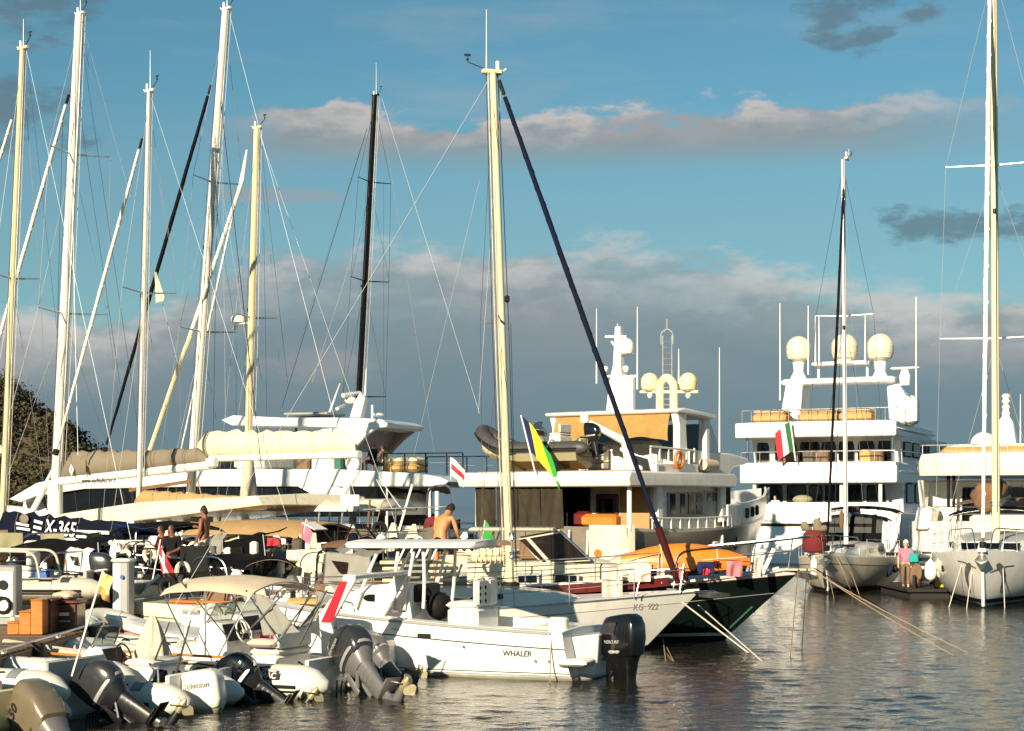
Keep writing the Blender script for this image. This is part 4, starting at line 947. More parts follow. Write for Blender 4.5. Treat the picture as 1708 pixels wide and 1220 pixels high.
# --- runabout with the red and white arch
B = Thing('runabout', 'white runabout with raked red arch legs and grey outboard', 'motorboat', 622, 28.9, 157, x0=0)
hb, fn = hull(5.6, 2.1, .62, .66, .95, inset=.16, well=[(.04, .62)], sole=.25, tw=.9, rake=.8, trake=.0, full=2.3, rows=[('s', 0), ('s', .05), ('s', .16), ('s', .24), ('f', .6), ('w', .1), ('w', 0), ('w', -.12), ('w', -.5)], strips=[0, 0, 3, 0, 0, 0, 0, 0])
B.part('hull', hb, ['gelcoat', 'gelcoat', 'deck_nonskid', 'red_paint'])
outboard(B, (-.05, -.05, .64), 56, .95, 'cowl_grey', 'leg_grey', None, style='round', steer=-22, cpx=(620, 1086))
ar = B.px(566, 1002, .95)
for s in (1, -1):
    y = .95*s; a, b = B.px(538, 1042, .95), B.px(584, 966, .95); w = .17
    ol = [(a.x+w, a.z), (a.x-w, a.z), (b.x-w*.75, b.z), (b.x+w*.6, b.z)]
    leg_ = B.part('arch_leg', MB().prism(ol, y-.04, y+.04), 'gelcoat', bevel=.015)
    c = (a+b)/2; ol2 = [(lerp(c.x, px_, .62), lerp(c.z, pz_, .9)) for px_, pz_ in ol]
    B.part('red_panel', MB().prism(ol2, y+.041*s, y+.052*s), 'red_paint', parent=leg_)
    B.part('arch_foot', MB().prism([(a.x+.35, .6), (a.x-.3, .6), (a.x-.17, a.z+.05), (a.x+.17, a.z+.05)], y-.035, y+.035), 'gelcoat', parent=leg_, bevel=.01)
bt = B.px(584, 964, .95)
B.part('arch_top', MB().loft([[(bt.x+d_, y_, bt.z+z_) for d_, z_ in ((.14, -.03), (-.12, -.03), (-.12, .05), (.10, .05))] for y_ in (-1.0, -.5, 0, .5, 1.0)]), 'gelcoat', bevel=.02)
B.part('sun_pad', MB().box((.75, 0, .72), (1.0, 1.5, .14), .05), 'cushion_white'); B.part('red_seat', MB().box((1.6, .1, .70), (.5, 1.3, .3), .06), 'red_cloth')
console(B, 2.5, 1.2, .3, 1.12, 'gelcoat', .7, wr=.18)
# --- the centre-console fishing boat with T-top
B = Thing('centre_console_boat', 'white centre console boat with T-top and tall black outboard', 'motorboat', 972, 29.55, 158, x0=0)
hb, fn = hull(6.9, 2.35, .84, 1.00, 1.26, inset=.2, well=[(.10, .93)], sole=.42, tw=.9, rake=.75, trake=-.12, full=2.5, tmax=.5, p=3.0, q=2.0, flare=.2,
   rows=[('s', 0), ('s', .06), ('s', .16), ('s', .28), ('s', .305), ('f', .5), ('w', .22), ('w', .135), ('w', .115), ('w', 0), ('w', -.12), ('w', -.5)], strips=[0, 0, 0, 3, 0, 0, 0, 3, 0, 0, 0])
hu = B.part('hull', hb, ['gelcoat_bright', 'gelcoat_bright', 'deck_nonskid', 'rope_dark'])
sh, bm_, ptf = fn
p = B.px(862, 1091, 1.1); q, q3, q2 = hull_at(ptf, p.x, p.z, 1); B.part('lettering', text_on('WHALER', .13, q+Vector((0, .006, 0)), q-q3, q2-q, .15, .002), 'lettering_black', parent=hu)
for u0_, u1_ in ((656, 669), (673, 700)):      # a faint script mark, too small to read
    a, b = B.px(u0_, 1049+(u0_-656)*.12, 1.1), B.px(u1_, 1049+(u1_-656)*.12, 1.1); qa, qb = hull_at(ptf, a.x, a.z, 1)[0], hull_at(ptf, b.x, b.z, 1)[0]
    B.part('script_mark', MB().tube([qa.lerp(qb, t/6)+Vector((0, .004, .012*math.sin(t*2.2))) for t in range(7)], .008, 4), 'lettering_grey', parent=hu)
p = B.px(855, 1091, 1.1); fr = [Vector((p.x+dx, 0, p.z+dz)) for dx, dz in ((.42, .06), (.30, -.06), (-.30, -.06), (-.30, .06))]
B.part('emblem_outline', MB().tube([Vector((f.x, ptf(clamp(f.x/6.6), f.z).y+.004, f.z)) for f in fr], .006, 4, closed=True), 'lettering_grey', parent=hu)
outboard(B, (-.42, 0, .86), 3, 1.08, 'cowl_black', 'cowl_black', ('MERCURY', .07, .02, .26), 'lettering_silver', style='wedge', steer=-22, prop='steel', cpx=(1036, 1066))
B.part('motor_bracket', MB().loft([[(.1, -.7, .72), (.1, .7, .72), (.1, .6, -.1), (.1, -.6, -.1)], [(-.42, -.35, .78), (-.42, .35, .78), (-.36, .3, .0), (-.36, -.3, .0)]]), 'gelcoat', bevel=.03)
for s in (-1, 1): B.part('swim_platform', MB().box((-.18, s*.85, .33), (.55, .55, .12), .04), 'gelcoat')
for s in (1, -1):
    B.part('rub_rail', MB().tube([ptf(t, sh(t)-.03, s)+Vector((0, .012*s, 0)) for t in (i/30 for i in range(1, 30))], .026, 6), 'grey_plastic', parent=hu)
    for t, z in ((.05, .34), (.09, .34), (.30, .55)): q = ptf(t, z, s); B.part('through_hull', MB().tube([q-Vector((0, .01*s, 0)), q+Vector((0, .02*s, 0))], .028, 8), 'steel', parent=hu)
    B.part('spray_chine', MB().tube([ptf(t, .10+.30*max(0, t-.55), s)+Vector((0, .006*s, 0)) for t in (i/24 for i in range(0, 24))], .016, 5), 'gelcoat_bright', parent=hu)
    q = ptf(.42, .72, s); B.part('vent_grille', MB().box((q.x, q.y, q.z), (.26, .03, .08), .01), 'black_plastic', parent=hu)
cz = 1.12
cab = B.part('console', MB().loft([[(x, y*w, z) for y, z in ((-1, .42), (-1, za), (-.8, za+.1), (.8, za+.1), (1, za), (1, .42))] for x, w, za in ((4.75, .30, 1.05), (4.6, .42, 1.24), (4.0, .56, 1.44), (3.3, .60, 1.52), (3.05, .58, 1.50))]), 'gelcoat_bright', bevel=.02)
po = B.px(621, 998, .6); ov = [(po.x+.20*math.cos(a), po.z+.07*math.sin(a)) for a in (i*math.pi/9 for i in range(18))]
B.part('port_rim', MB().prism([(po.x+(a-po.x)*1.2, po.z+(b-po.z)*1.3) for a, b in ov], .50, .565), 'alu', parent=cab); B.part('port_light', MB().prism(ov, .50, .572), 'dark_glass', parent=cab)
B.part('dashboard', MB().box((3.02, 0, 1.42), (.10, 1.0, .32), .03), 'black_plastic', parent=cab); B.part('steering_wheel', wheel((2.9, .2, 1.34), .2, (-1, 0, .4)), 'black_plastic', parent=cab)
B.part('windscreen', MB().sheet(lambda u, v: Vector((3.55-.25*v-.15*(2*u-1)**2, (2*u-1)*.55, 1.56+.42*v)), 8, 4, th=.008), 'clear_glass', parent=cab)
B.part('wheel_cover', MB().ell((2.75, .05, 1.18), (.22, .32, .26), 12, 7), 'rubber_black')
tt0, tt1 = B.px(572, 906, .75), B.px(795, 910, .75); ztop = (tt0.z+tt1.z)/2
tt = B.part('t_top', MB().loft([[(lerp(tt1.x, tt0.x, f), y, ztop+z-.02*f) for y, z in ((-.95*w, -.05), (-.98*w, .0), (-.85*w, .05), (0, .085), (.85*w, .05), (.98*w, .0), (.95*w, -.05), (0, -.03))] for f, w in ((0, .88), (.03, .96), (.15, 1), (.8, .98), (.95, .85), (1, .7))]), 'gelcoat_bright', smooth=50)
B.part('underside_frame', MB().tube([(tt1.x+.2, -.8, ztop-.06), (tt0.x-.4, -.7, ztop-.06), (tt0.x-.4, .7, ztop-.06), (tt1.x+.2, .8, ztop-.06)], .022, 6, closed=True), 'alu', parent=tt)
for s in (1, -1):
    for a, b in (((592, 1015), (628, 925)), ((655, 1020), (664, 920)), ((668, 1020), (690, 920)), ((674, 1020), (674, 965)), ((706, 1015), (706, 918))):
        A, C = B.px(*a, .62), B.px(*b, .70); A.y *= s; C.y *= s; mid = A.lerp(C, .5)+Vector((-.04 if a[0] > 660 else .03, 0, 0))
        B.part('t_top_leg', MB().tube(bez(A, mid, C, 6), .032, 8), 'white_plastic', parent=tt)
    for z in (1.5, 1.85): B.part('t_top_rung', MB().tube([(3.45, s*.64, z), (3.25, s*.66, z)], .015, 6), 'alu', parent=tt)
B.part('bow_rail', MB().tube(arc([(5.9, .55, 1.25), (5.7, .62, 1.50), (4.9, .86, 1.46), (4.3, .98, 1.40), (4.25, .98, 1.14)]), .017, 6), 'steel')
B.part('bow_rail', MB().tube(arc([(5.9, -.55, 1.25), (5.7, -.62, 1.50), (4.9, -.86, 1.46), (4.3, -.98, 1.40), (4.25, -.98, 1.14)]), .017, 6), 'steel')
B.part('bow_cushion', MB().box((5.3, 0, 1.2), (.9, .8, .14), .05), 'cushion_tan')
ls = B.part('leaning_seat', MB().box((2.1, 0, .80), (.6, 1.0, .76), .05), 'gelcoat')
for yy in (-.26, .26):
    bk = B.part('seat_back', MB().box((1.86, yy, 1.45), (.12, .42, .52), .055), 'cushion_white', parent=ls)
B.part('seat_cushion', MB().box((2.14, 0, 1.22), (.6, .98, .12), .05), 'cushion_white', parent=ls)
for yy in (.14, .38):
    for zz in (1.3, 1.42, 1.54): B.part('rod_holder', MB().tube([(1.79, yy, zz), (1.805, yy, zz)], .035, 8), 'black_plastic', parent=ls)
B.part('stern_bench', MB().box((.62, 0, .72), (.5, 1.6, .36), .06), 'cushion_white'); B.part('bait_box', MB().lathe([(.17, 0), (.18, .04), (.18, .34), (.14, .37)], (.25, .55, .70), 14), 'gelcoat')
B.part('cleat', MB().tube([(3.2, 1.08, 1.14), (2.95, 1.08, 1.14)], .02, 6), 'steel')
for u_ in (918,): B.part('stern_line', MB().tube([B.px(920, 1062, 1.05), B.px(918, 1100, 1.14), B.px(917, 1150, 1.2)], .012, 5), 'rope_tan')
# --- cream sports cruiser lying behind the tenders
B = Thing('sports_cruiser', 'cream sports cruiser with yellow upholstery lying behind the tenders', 'motorboat', 640, 33.2, 161, x0=0)
hb, fn = hull(9.2, 2.8, 1.0, 1.05, 1.3, inset=.25, well=[(.05, .5)], sole=.55, tw=.9, rake=1.2, trake=-.2, full=2.4, rows=[('s', 0), ('s', .06), ('s', .26), ('s', .30), ('f', .5), ('w', .2), ('w', .1), ('w', 0), ('w', -.12), ('w', -.5)], strips=[0, 0, 3, 0, 0, 0, 3, 0, 0])
B.part('hull', hb, ['gelcoat_cream', 'gelcoat_cream', 'deck_nonskid', 'canvas_taupe'])
for xx, w in ((1.2, 1.2), (2.3, 1.6), (3.4, 1.2)): B.part('yellow_cushion', MB().box((xx, .2, .98), (.8, w, .3), .08), 'yellow_plastic' if xx > 2 else 'orange_cloth')
B.part('teak_trim', MB().box((2.4, 1.16, 1.10), (3.4, .16, .06), .02), 'varnish'); B.part('windscreen', MB().sheet(lambda u, v: Vector((5.4-.5*v-.5*(2*u-1)**2, (2*u-1)*1.05, 1.2+.4*v)), 10, 4, th=.01), 'smoky_glass')
B.part('cuddy', MB().loft([[(x, y*w, z) for y, z in ((-1, 1.1), (-.8, za), (.8, za), (1, 1.1))] for x, w, za in ((5.2, 1.0, 1.42), (6.5, .85, 1.42), (7.8, .5, 1.32))]), 'gelcoat_cream', bevel=.03)
B.part('bow_rail', MB().tube(arc([(8.6, -.3, 1.3), (8.7, -.25, 1.75), (8.7, .25, 1.75), (6.5, 1.1, 1.65), (5, 1.3, 1.6), (5, 1.3, 1.15)]), .016, 6), 'steel')

fittings(B, (.6, 4.2), (.9, 1.25), 1.0, .5, 14)
# --- things on the pontoon
def onto(u, v, z): d = F*(EYE-z)/(v-VH); return world_px(u, v, d)
p = onto(80, 1062, DZ)
B = Thing('boarding_steps', 'bright varnished wooden boarding steps on the pontoon', 'steps', 44, 28.9, 90, z=DZ)
for i, (w, h) in enumerate(((.46, .20), (.46, .38), (.40, .58))):
    B.part('step', MB().box((0, .14-.2*i, h/2), (.6, .2, h), .012), 'varnish')
    B.part('tread', MB().box((0, .14-.2*i, h+.012), (.62, .21, .024), .008), 'varnish')
B.part('rope_coil', MB().tube([(-.1+.12*math.sin(i*.9), .16+.08*math.cos(i*.9), .23+.003*i) for i in range(26)], .016, 5), 'rope_white')
for (u, w, h, lab) in ((78, .34, .54, 'taller dark red wooden dock chest beside the boarding steps'), (114, .46, .48, 'lower dark red wooden dock chest with pale handle plate')):
    B = Thing('dock_chest', lab, 'chest', u, 29.3 if u < 100 else 29.8, 90, z=DZ, group='dock chests')
    body = B.part('body', MB().box((0, 0, h/2), (.6, w, h), .015), 'dark_wood')
    for i in range(4): B.part('plank', MB().box((-.306, 0, h*(.14+.24*i)), (.016, w*.94, h*.20), .004), 'dark_wood', parent=body)
    lid = B.part('lid', MB().box((0, 0, h+.03), (.66, w+.05, .06), .015), 'dark_wood'); B.part('batten', MB().box((-.32, -w/2+.05, h/2), (.03, .06, h*.96), .006), 'dark_wood', parent=body); B.part('batten', MB().box((-.32, w/2-.05, h/2), (.03, .06, h*.96), .006), 'dark_wood', parent=body)
    if u > 100: B.part('handle', MB().box((-.325, .0, h*.62), (.02, .2, .06), .006), 'white_plastic', parent=body); B.part('label_plate', MB().box((-.325, 0, h*.36), (.02, .24, .035), .004), 'grey_plastic', parent=body)
    if u > 100: B.part('cushion', MB().lump((0, .02, h+.13), (.22, .2, .09), .25), 'canvas_sand')
B = Thing('service_pedestal', 'pale grey water and power pedestal on the pontoon', 'pedestal', 206, 33.2, 80, z=DZ)
pb = B.part('body', MB().box((0, 0, .55), (.32, .34, 1.1), .03), 'grey_plastic'); B.part('front_panel', MB().box((-.165, .07, .56), (.02, .16, 1.0), .006), 'white_plastic', parent=pb); B.part('cap', MB().box((0, 0, 1.12), (.38, .40, .08), .03), 'white_plastic')
B.part('socket', MB().tube([(-.18, -.05, .8), (-.22, -.05, .8)], .04, 8), 'blue_plastic')
for (u, d, lab) in ((12, 31, 'grey shore power cabinet behind the boarding steps'), ):
    B = Thing('power_cabinet', lab, 'cabinet', u, d, 88, z=DZ); c = B.part('cabinet', MB().box((0, 0, .55), (.4, .45, 1.1), .03), 'grey_plastic'); B.part('door', MB().box((-.21, 0, .58), (.02, .36, .85), .01), 'hypalon_light', parent=c)
    B.part('gauge', MB().tube([(-.22, 0, .75), (-.25, 0, .75)], .09, 12), 'black_plastic', parent=c); B.part('hose_reel', MB().tube([(-.26, .14*math.cos(i*.7), .38+.14*math.sin(i*.7)) for i in range(10)], .03, 6), 'rubber_black', parent=c)
B = Thing('gangway', 'pale worn timber gangway leading off the pontoon', 'gangway', 300, 35.6, 12, x0=1.6, z=DZ)
for i in range(9): B.part('board', MB().box((1.6, -.52+.13*i, .04), (3.4, .12, .05), .008), 'canvas_sand')
for yy in (-.4, .4): B.part('bearer', MB().box((1.6, yy, -.03), (3.4, .08, .09), .01), 'teak')
# --- grey RIB on chocks on the pontoon
B = Thing('inflatable_tender', 'sand grey inflatable with roll bar resting on chocks on the pontoon', 'inflatable boat', 158, 33.4, 176, x0=0, z=DZ+.40)
rib(B, 3.6, 1.75, .23, 'hypalon_sand', 'hypalon_sand', rise=.2, patches='hypalon_dark')
for x in (.7, 2.4): B.part('chock', MB().box((x, 0, -.29), (.12, 1.0, .40), .02), 'dock_dark')
B.part('roll_bar', MB().tube(arc([(2.9, -.6, .3), (2.6, -.55, .95), (2.6, .55, .95), (2.9, .6, .3)]), .028, 8), 'hypalon_sand'); B.part('side_bar', MB().tube(arc([(2.6, .55, .93), (1.0, .6, .9), (.9, .6, .35)]), .028, 8), 'hypalon_sand'); B.part('side_bar', MB().tube(arc([(2.6, -.55, .93), (1.0, -.6, .9), (.9, -.6, .35)]), .028, 8), 'hypalon_sand')
seat(B, 1.4, 0, .1, .6, .4, .4, 'cushion_white', .3); seat(B, 1.95, .1, .1, .5, .3, .5, 'cushion_brown', .2); B.part('blue_box', MB().box((.95, .2, .42), (.3, .3, .2), .03), 'blue_plastic')
outboard(B, (-.02, 0, .42), 10, .72, 'cowl_charcoal', 'leg_black', None)
# ------------------------------------------------------------------ the white sloop lettered 922
B = Thing('sailing_yacht', 'white sloop lettered G 922 with cream mast and navy furled headsail', 'sailboat', 1166, 35.0, 13, x0=10.6)
hb, fn = hull(10.6, 3.3, .95, .98, 1.22, inset=.12, well=[(.04, .27)], sole=.5, tw=.72, rake=1.25, trake=-.5, full=2.0, p=4.0, q=2.6,
   rows=[('s', 0), ('s', .045), ('s', .10), ('s', .22), ('s', .235), ('f', .55), ('w', .2), ('w', .12), ('w', .06), ('w', 0), ('w', -.12), ('w', -.5)], strips=[3, 0, 0, 4, 0, 0, 0, 5, 0, 0, 0])
hu = B.part('hull', hb, ['gelcoat', 'gelcoat', 'deck_nonskid', 'alu', 'canvas_taupe', 'boot_stripe']); sh, bm_, ptf = fn
for u_, t_ in ((1065, 'KG'), (1093, '922')):
    q, q3, q2 = hull_at(ptf, B.px(u_, 1027, -.5).x, .93, -1); B.part('lettering', text_on(t_, .19, q, q3-q, q2-q, 0, .001), 'lettering_grey', parent=hu)
xm = B.px(850, 975, 0).x
cr = B.part('coachroof', MB().loft([[(x, y*w, z) for y, z in ((-1, zd), (-.96, za-.12), (-.82, za), (0, za+.05), (.82, za), (.96, za-.12), (1, zd))] for x, w, za, zd in ((2.9, 1.02, 1.36, .95), (3.6, 1.05, 1.40, .95), (5.5, 1.0, 1.38, .96), (6.6, .85, 1.33, .98), (7.4, .62, 1.24, 1.02), (8.0, .4, 1.12, 1.06))]), 'gelcoat', smooth=30)
for s in (-1, 1):
    f = lambda u, v: Vector((lerp(3.3, 6.2, u), s*(lerp(1.048, .93, u)+.006-.03*v), 1.16+.10*v))
    B.part('cabin_window', MB().sheet(f, 8, 2, th=.02), 'dark_glass', parent=cr)
    B.part('grab_rail', MB().tube([(3.6, s*.75, 1.46), (6.2, s*.66, 1.43)], .018, 6), 'teak', parent=cr)
B.part('hatch', MB().box((6.0, 0, 1.45), (.55, .55, .05), .015), 'dark_glass', parent=cr)
foot, top = B.px(851, 972, 0), B.px(822, 122, 0); foot.z = 1.38
mt = rig(B, foot, top, .125, 'mast_cream', (.515,), hw=.85, chain_y=1.45, chain_z=1.05, sweep=.30, whip=1.3, wr=.006)
B.part('mast_step', MB().lathe([(.2, -.04), (.2, .03), (.13, .06)], (foot.x, 0, 1.40), 12), 'black_plastic', parent=mt)
B.part('mast_winch', MB().lathe([(.07, 0), (.05, .05), (.065, .12)], (foot.x, -.17, 1.95), 10), 'steel', parent=mt)
furled(B, B.px(1131, 973, 0), B.px(842, 162, 0), .085, 'sail_navy')
a, b = B.px(1131, 973, 0), B.px(1098, 880, 0); B.part('sail_tack_wrap', MB().tube([a, a.lerp(b, .5), b], [.055, .078, .085], 8), 'sail_maroon')
line(B, B.px(822, 122), (-.1, 0, 1.1), .007, 'wire_pale', 'backstay'); line(B, B.px(836, 150), B.px(798, 690, .3), .006, 'wire_pale', 'halyard'); line(B, B.px(852, 540), B.px(862, 960), .006, 'wire_dark', 'halyard')
pul = B.part('pulpit', MB().tube(arc([(9.0, -.72, 1.17), (9.1, -.72, 1.60), (10.35, -.16, 1.70), (10.35, .16, 1.70), (9.1, .72, 1.60), (9.0, .72, 1.17)]), .011, 6), 'alu')
for s in (-1, 1): B.part('pulpit_leg', MB().tube([(10.1, s*.22, 1.2), (10.2, s*.2, 1.8)], .014, 6), 'steel', parent=pul)
an = B.part('bow_roller', MB().box((10.7, 0, 1.20), (.5, .16, .06), .02), 'steel'); B.part('anchor', MB().loft([[(10.6, -.04, 1.16), (10.6, .04, 1.16), (10.6, 0, 1.10)], [(11.0, -.17, 1.20), (11.0, .17, 1.20), (11.0, 0, 1.06)], [(11.28, -.05, 1.16), (11.28, .05, 1.16), (11.28, 0, 1.10)]]), 'alu', parent=an); B.part('anchor_shank', MB().obox((9.9, 0, 1.26), (11.1, 0, 1.13), .04, .06), 'alu', parent=an)
rp = [(x, -bm_(x/10.4)+.07, sh(x/10.4)) for x in (2.2, 4.0, 5.8, 7.5, 9.0)]; rail(B, rp, .58, .012); rail(B, [(x, -y, z) for x, y, z in rp], .58, .012)
B.part('cockpit_coaming', MB().box((1.9, -1.12, 1.06), (2.2, .2, .24), .06), 'gelcoat'); B.part('cockpit_coaming', MB().box((1.9, 1.12, 1.06), (2.2, .2, .24), .06), 'gelcoat'); B.part('wheel', wheel((.95, 0, 1.15), .42, (-1, 0, 0), 26, 6, .016), 'steel')
bo = boom_cover(B, foot+Vector((-.12, 0, .55)), B.px(786, 934), .06, 'canvas_cream', .2, .16, .10, 'canvas_cream', 'mast_cream')
B.part('vent_cowl', MB().tube(bez((4.6, -.6, 1.4), (4.6, -.6, 1.62), (4.8, -.6, 1.64), 5), .06, 8), 'white_plastic')
for i, (xx, zz) in enumerate(((4.55, 1.55), (4.55, 1.66), (4.55, 1.78), (4.5, 1.9))): B.part('plank', MB().box((xx, -.95, zz), (1.5, .05, .07), .01), 'yellow_cream')
g = B.part('vent_grille', MB().box((4.35, -1.12, 1.22), (.9, .03, .30), .01), 'grey_plastic')
for i in range(9): B.part('grille_bar', MB().obox((3.98+.09*i, -1.145, 1.09), (4.03+.09*i, -1.145, 1.35), .02, .03), 'hypalon_light', parent=g)
for i in range(5): B.part('rail_slat', MB().tube([(4.1+.16*i, -.98, 1.9), (4.24+.16*i, -.98, 2.2)], .022, 6), 'gelcoat_cream')
line(B, B.px(1135, 1003, -.05), B.px(1265, 1102, -1.0), .016, 'rope_white', 'anchor_rope')
# ------------------------------------------------------------------ the dark-hulled cruiser
B = Thing('motor_sailer', 'black hulled motor sailer with maroon rail and smoked raked windscreen', 'boat', 1333, 37.5, -1, x0=12.6)
hb, fn = hull(12.6, 3.4, 1.12, 1.08, 1.52, inset=.2, well=None, tw=.8, rake=1.7, trake=.2, full=2.1, flare=.15,
   rows=[('s', 0), ('s', .05), ('s', .07), ('s', .26), ('s', .28), ('s', .46), ('s', .475), ('f', .62), ('w', .25), ('w', .17), ('w', .10), ('w', -.12), ('w', -.5)], strips=[2, 3, 0, 0, 0, 4, 0, 0, 0, 5, 6, 6])
hu = B.part('hull', hb, ['black_green_hull', 'deck_nonskid', 'gelcoat', 'maroon_paint', 'lettering_grey', 'gelcoat_stale', 'black_green_hull']); sh, bm_, ptf = fn
# bulwark panels: dark red inside the rail amidships
for s in (-1, 1):
    B.part('bulwark', MB().sheet(lambda u, v: Vector((lerp(1, 9.6, u), s*(bm_(lerp(1, 9.6, u)/12.2)-.03), sh(lerp(1, 9.6, u)/12.2)+.18*v-.02)), 14, 2, th=.05), 'maroon_paint')
    B.part('cap_rail', MB().tube([(x, s*(bm_(x/12.2)-.03), sh(x/12.2)+(.19 if x < 9.7 else .04)) for x in (1, 3, 5, 7, 9, 9.6, 10, 11, 12, 12.4)], .035, 6), 'gelcoat')
tr = B.part('trunk_cabin', MB().loft([[(x, y*w, z) for y, z in ((-1, 1.1), (-1, za-.1), (-.85, za), (.85, za), (1, za-.1), (1, 1.1))] for x, w, za in ((2.4, 1.35, 1.82), (6.2, 1.35, 1.80), (8.0, 1.15, 1.82), (8.6, 1.0, 1.72), (8.9, .8, 1.5))]), 'gelcoat_cream', bevel=.03)
for u, w in ((880, .40), (944, .46)):
    p = B.px(u, 972, -1.35)
    B.part('port_frame', MB().box((p.x, -1.36, 1.42), (w+.12, .03, .24), .05), 'alu', parent=tr); B.part('port_light', MB().box((p.x, -1.38, 1.42), (w, .03, .15), .04), 'dark_glass', parent=tr)
B.part('foredeck_dome', MB().ell((9.0, -.2, 1.62), (.75, .9, .36), 18, 8), 'gelcoat_cream')
wa, wb, wc, wd = B.px(866, 900, -1.2), B.px(935, 888, -1.2), B.px(985, 935, -1.2), B.px(905, 940, -1.2)
for s in (-1, 1):
    f = [Vector((q.x, 1.2*s, q.z)) for q in (wa, wb, wc, wd)]
    B.part('side_screen', MB().quad(*f, .02), 'smoky_glass'); B.part('screen_frame', MB().tube(f, .028, 6, closed=True), 'gelcoat_stale')
    B.part('screen_bar', MB().tube([f[0].lerp(f[1], .2), f[3].lerp(f[2], .15)], .045, 6), 'gelcoat_cream')
B.part('windscreen', MB().quad((wb.x, -1.2, wb.z), (wb.x, 1.2, wb.z), (wc.x, 1.2, wc.z), (wc.x, -1.2, wc.z), .02), 'smoky_glass')
for y in (-1.2, -.4, .4, 1.2): B.part('windscreen_mullion', MB().tube([(wb.x, y, wb.z), (wc.x, y, wc.z)], .03, 6), 'steel')
B.part('hard_top', MB().box(((wa.x+wb.x)/2-.6, 0, wb.z+.05), (1.9, 2.5, .07), .03), 'gelcoat_cream')
B.part('helm_seat', MB().box((wa.x+.3, -.2, 1.95), (.6, 1.2, .7), .1), 'cushion_brown')
gr = [(x, -1.42, 1.30) for x in (4.6, 5.6, 6.6, 7.6, 8.4)]
rail(B, [(x, -(bm_(x/12.2)-.05), sh(x/12.2)+.1) for x in (2, 3.5, 5, 6.5, 8, 9.4)], .62, .016, mat='alu')
B.part('teak_grab_rail', MB().tube([(4.6, -1.1, 1.92), (7.6, -1.0, 1.92)], .022, 6), 'teak')
# bow: bulwark platform, pulpit, windlass
pl = B.part('pulpit', MB().tube(arc([(9.7, -1.05, 1.4), (9.8, -1.05, 2.0), (12.7, -.28, 2.30), (12.9, 0, 2.32), (12.7, .28, 2.30), (9.8, 1.05, 2.0), (9.7, 1.05, 1.4)]), .022, 6), 'steel')
B.part('pulpit_mid_rail', MB().tube([(9.8, -1.05, 1.75), (12.5, -.3, 2.0), (12.5, .3, 2.0), (9.8, 1.05, 1.75)], .014, 6), 'steel', parent=pl)
for x in (10.6, 11.5, 12.35):
    for s in (-1, 1): B.part('pulpit_leg', MB().tube([(x, s*(bm_(x/12.2)-.06), sh(x/12.2)), (x+.1, s*(bm_(x/12.2)*.75-.02), lerp(2.0, 2.3, (x-9.8)/2.9))], .018, 6), 'steel', parent=pl)
bs = B.part('bow_platform', MB().box((12.55, 0, 1.57), (.7, .3, .06), .02), 'gelcoat_stale'); B.part('anchor', MB().loft([[(12.5, -.06, 1.52), (12.5, .06, 1.52), (12.5, 0, 1.42)], [(12.8, -.16, 1.50), (12.8, .16, 1.50), (12.8, 0, 1.34)], [(13.02, -.05, 1.42), (13.02, .05, 1.42), (13.02, 0, 1.36)]]), 'alu', parent=bs)
B.part('white_post', MB().tube([(11.75, -.3, 1.5), (12.0, -.3, 2.05)], .05, 8), 'white_plastic'); wl = B.part('windlass', MB().lathe([(.16, 0), (.16, .1), (.09, .16), (.13, .3), (.10, .34)], (11.0, 0, 1.5), 12), 'steel')
for i in range(5): B.part('deck_cleat', MB().tube([(10.3+.4*i, -.55+.06*i, 1.56), (10.5+.4*i, -.55+.06*i, 1.62)], .035, 6), 'gelcoat')
B.part('draught_stripe', MB().tube([ptf(.985, z, -1)+Vector((.02, -.01, 0)) for z in (.2, .45, .75)], .022, 5), 'rope_green'); line(B, (12.9, -.1, 1.62), B.pz(1480, 1020, 0), .014, 'rope_dark', 'mooring_line')
line(B, (12.8, -.1, 1.6), B.pz(1616, 1090, -.02), .012, 'rope_tan', 'mooring_line', sag=.05); line(B, (12.85, .1, 1.62), B.pz(1595, 1096, -.02), .012, 'rope_tan', 'mooring_line', sag=.06)
line(B, (12.55, -.2, 1.6), B.pz(1318, 1100, -.05), .011, 'rope_tan', 'bow_line'); line(B, (12.75, -.15, 1.6), B.pz(1337, 1092, -.05), .012, 'rope_dark', 'bow_line'); line(B, B.px(1165, 1010, -1.4), B.pz(1272, 1104, -.02), .014, 'rope_white', 'spring_line'); line(B, B.px(1252, 1072, -.1), B.pz(1322, 1112, -.02), .010, 'rope_tan', 'bow_line')
line(B, B.px(1225, 962, -.9), B.px(1300, 905, .0), .010, 'rope_dark', 'bow_stay')
GUL = B
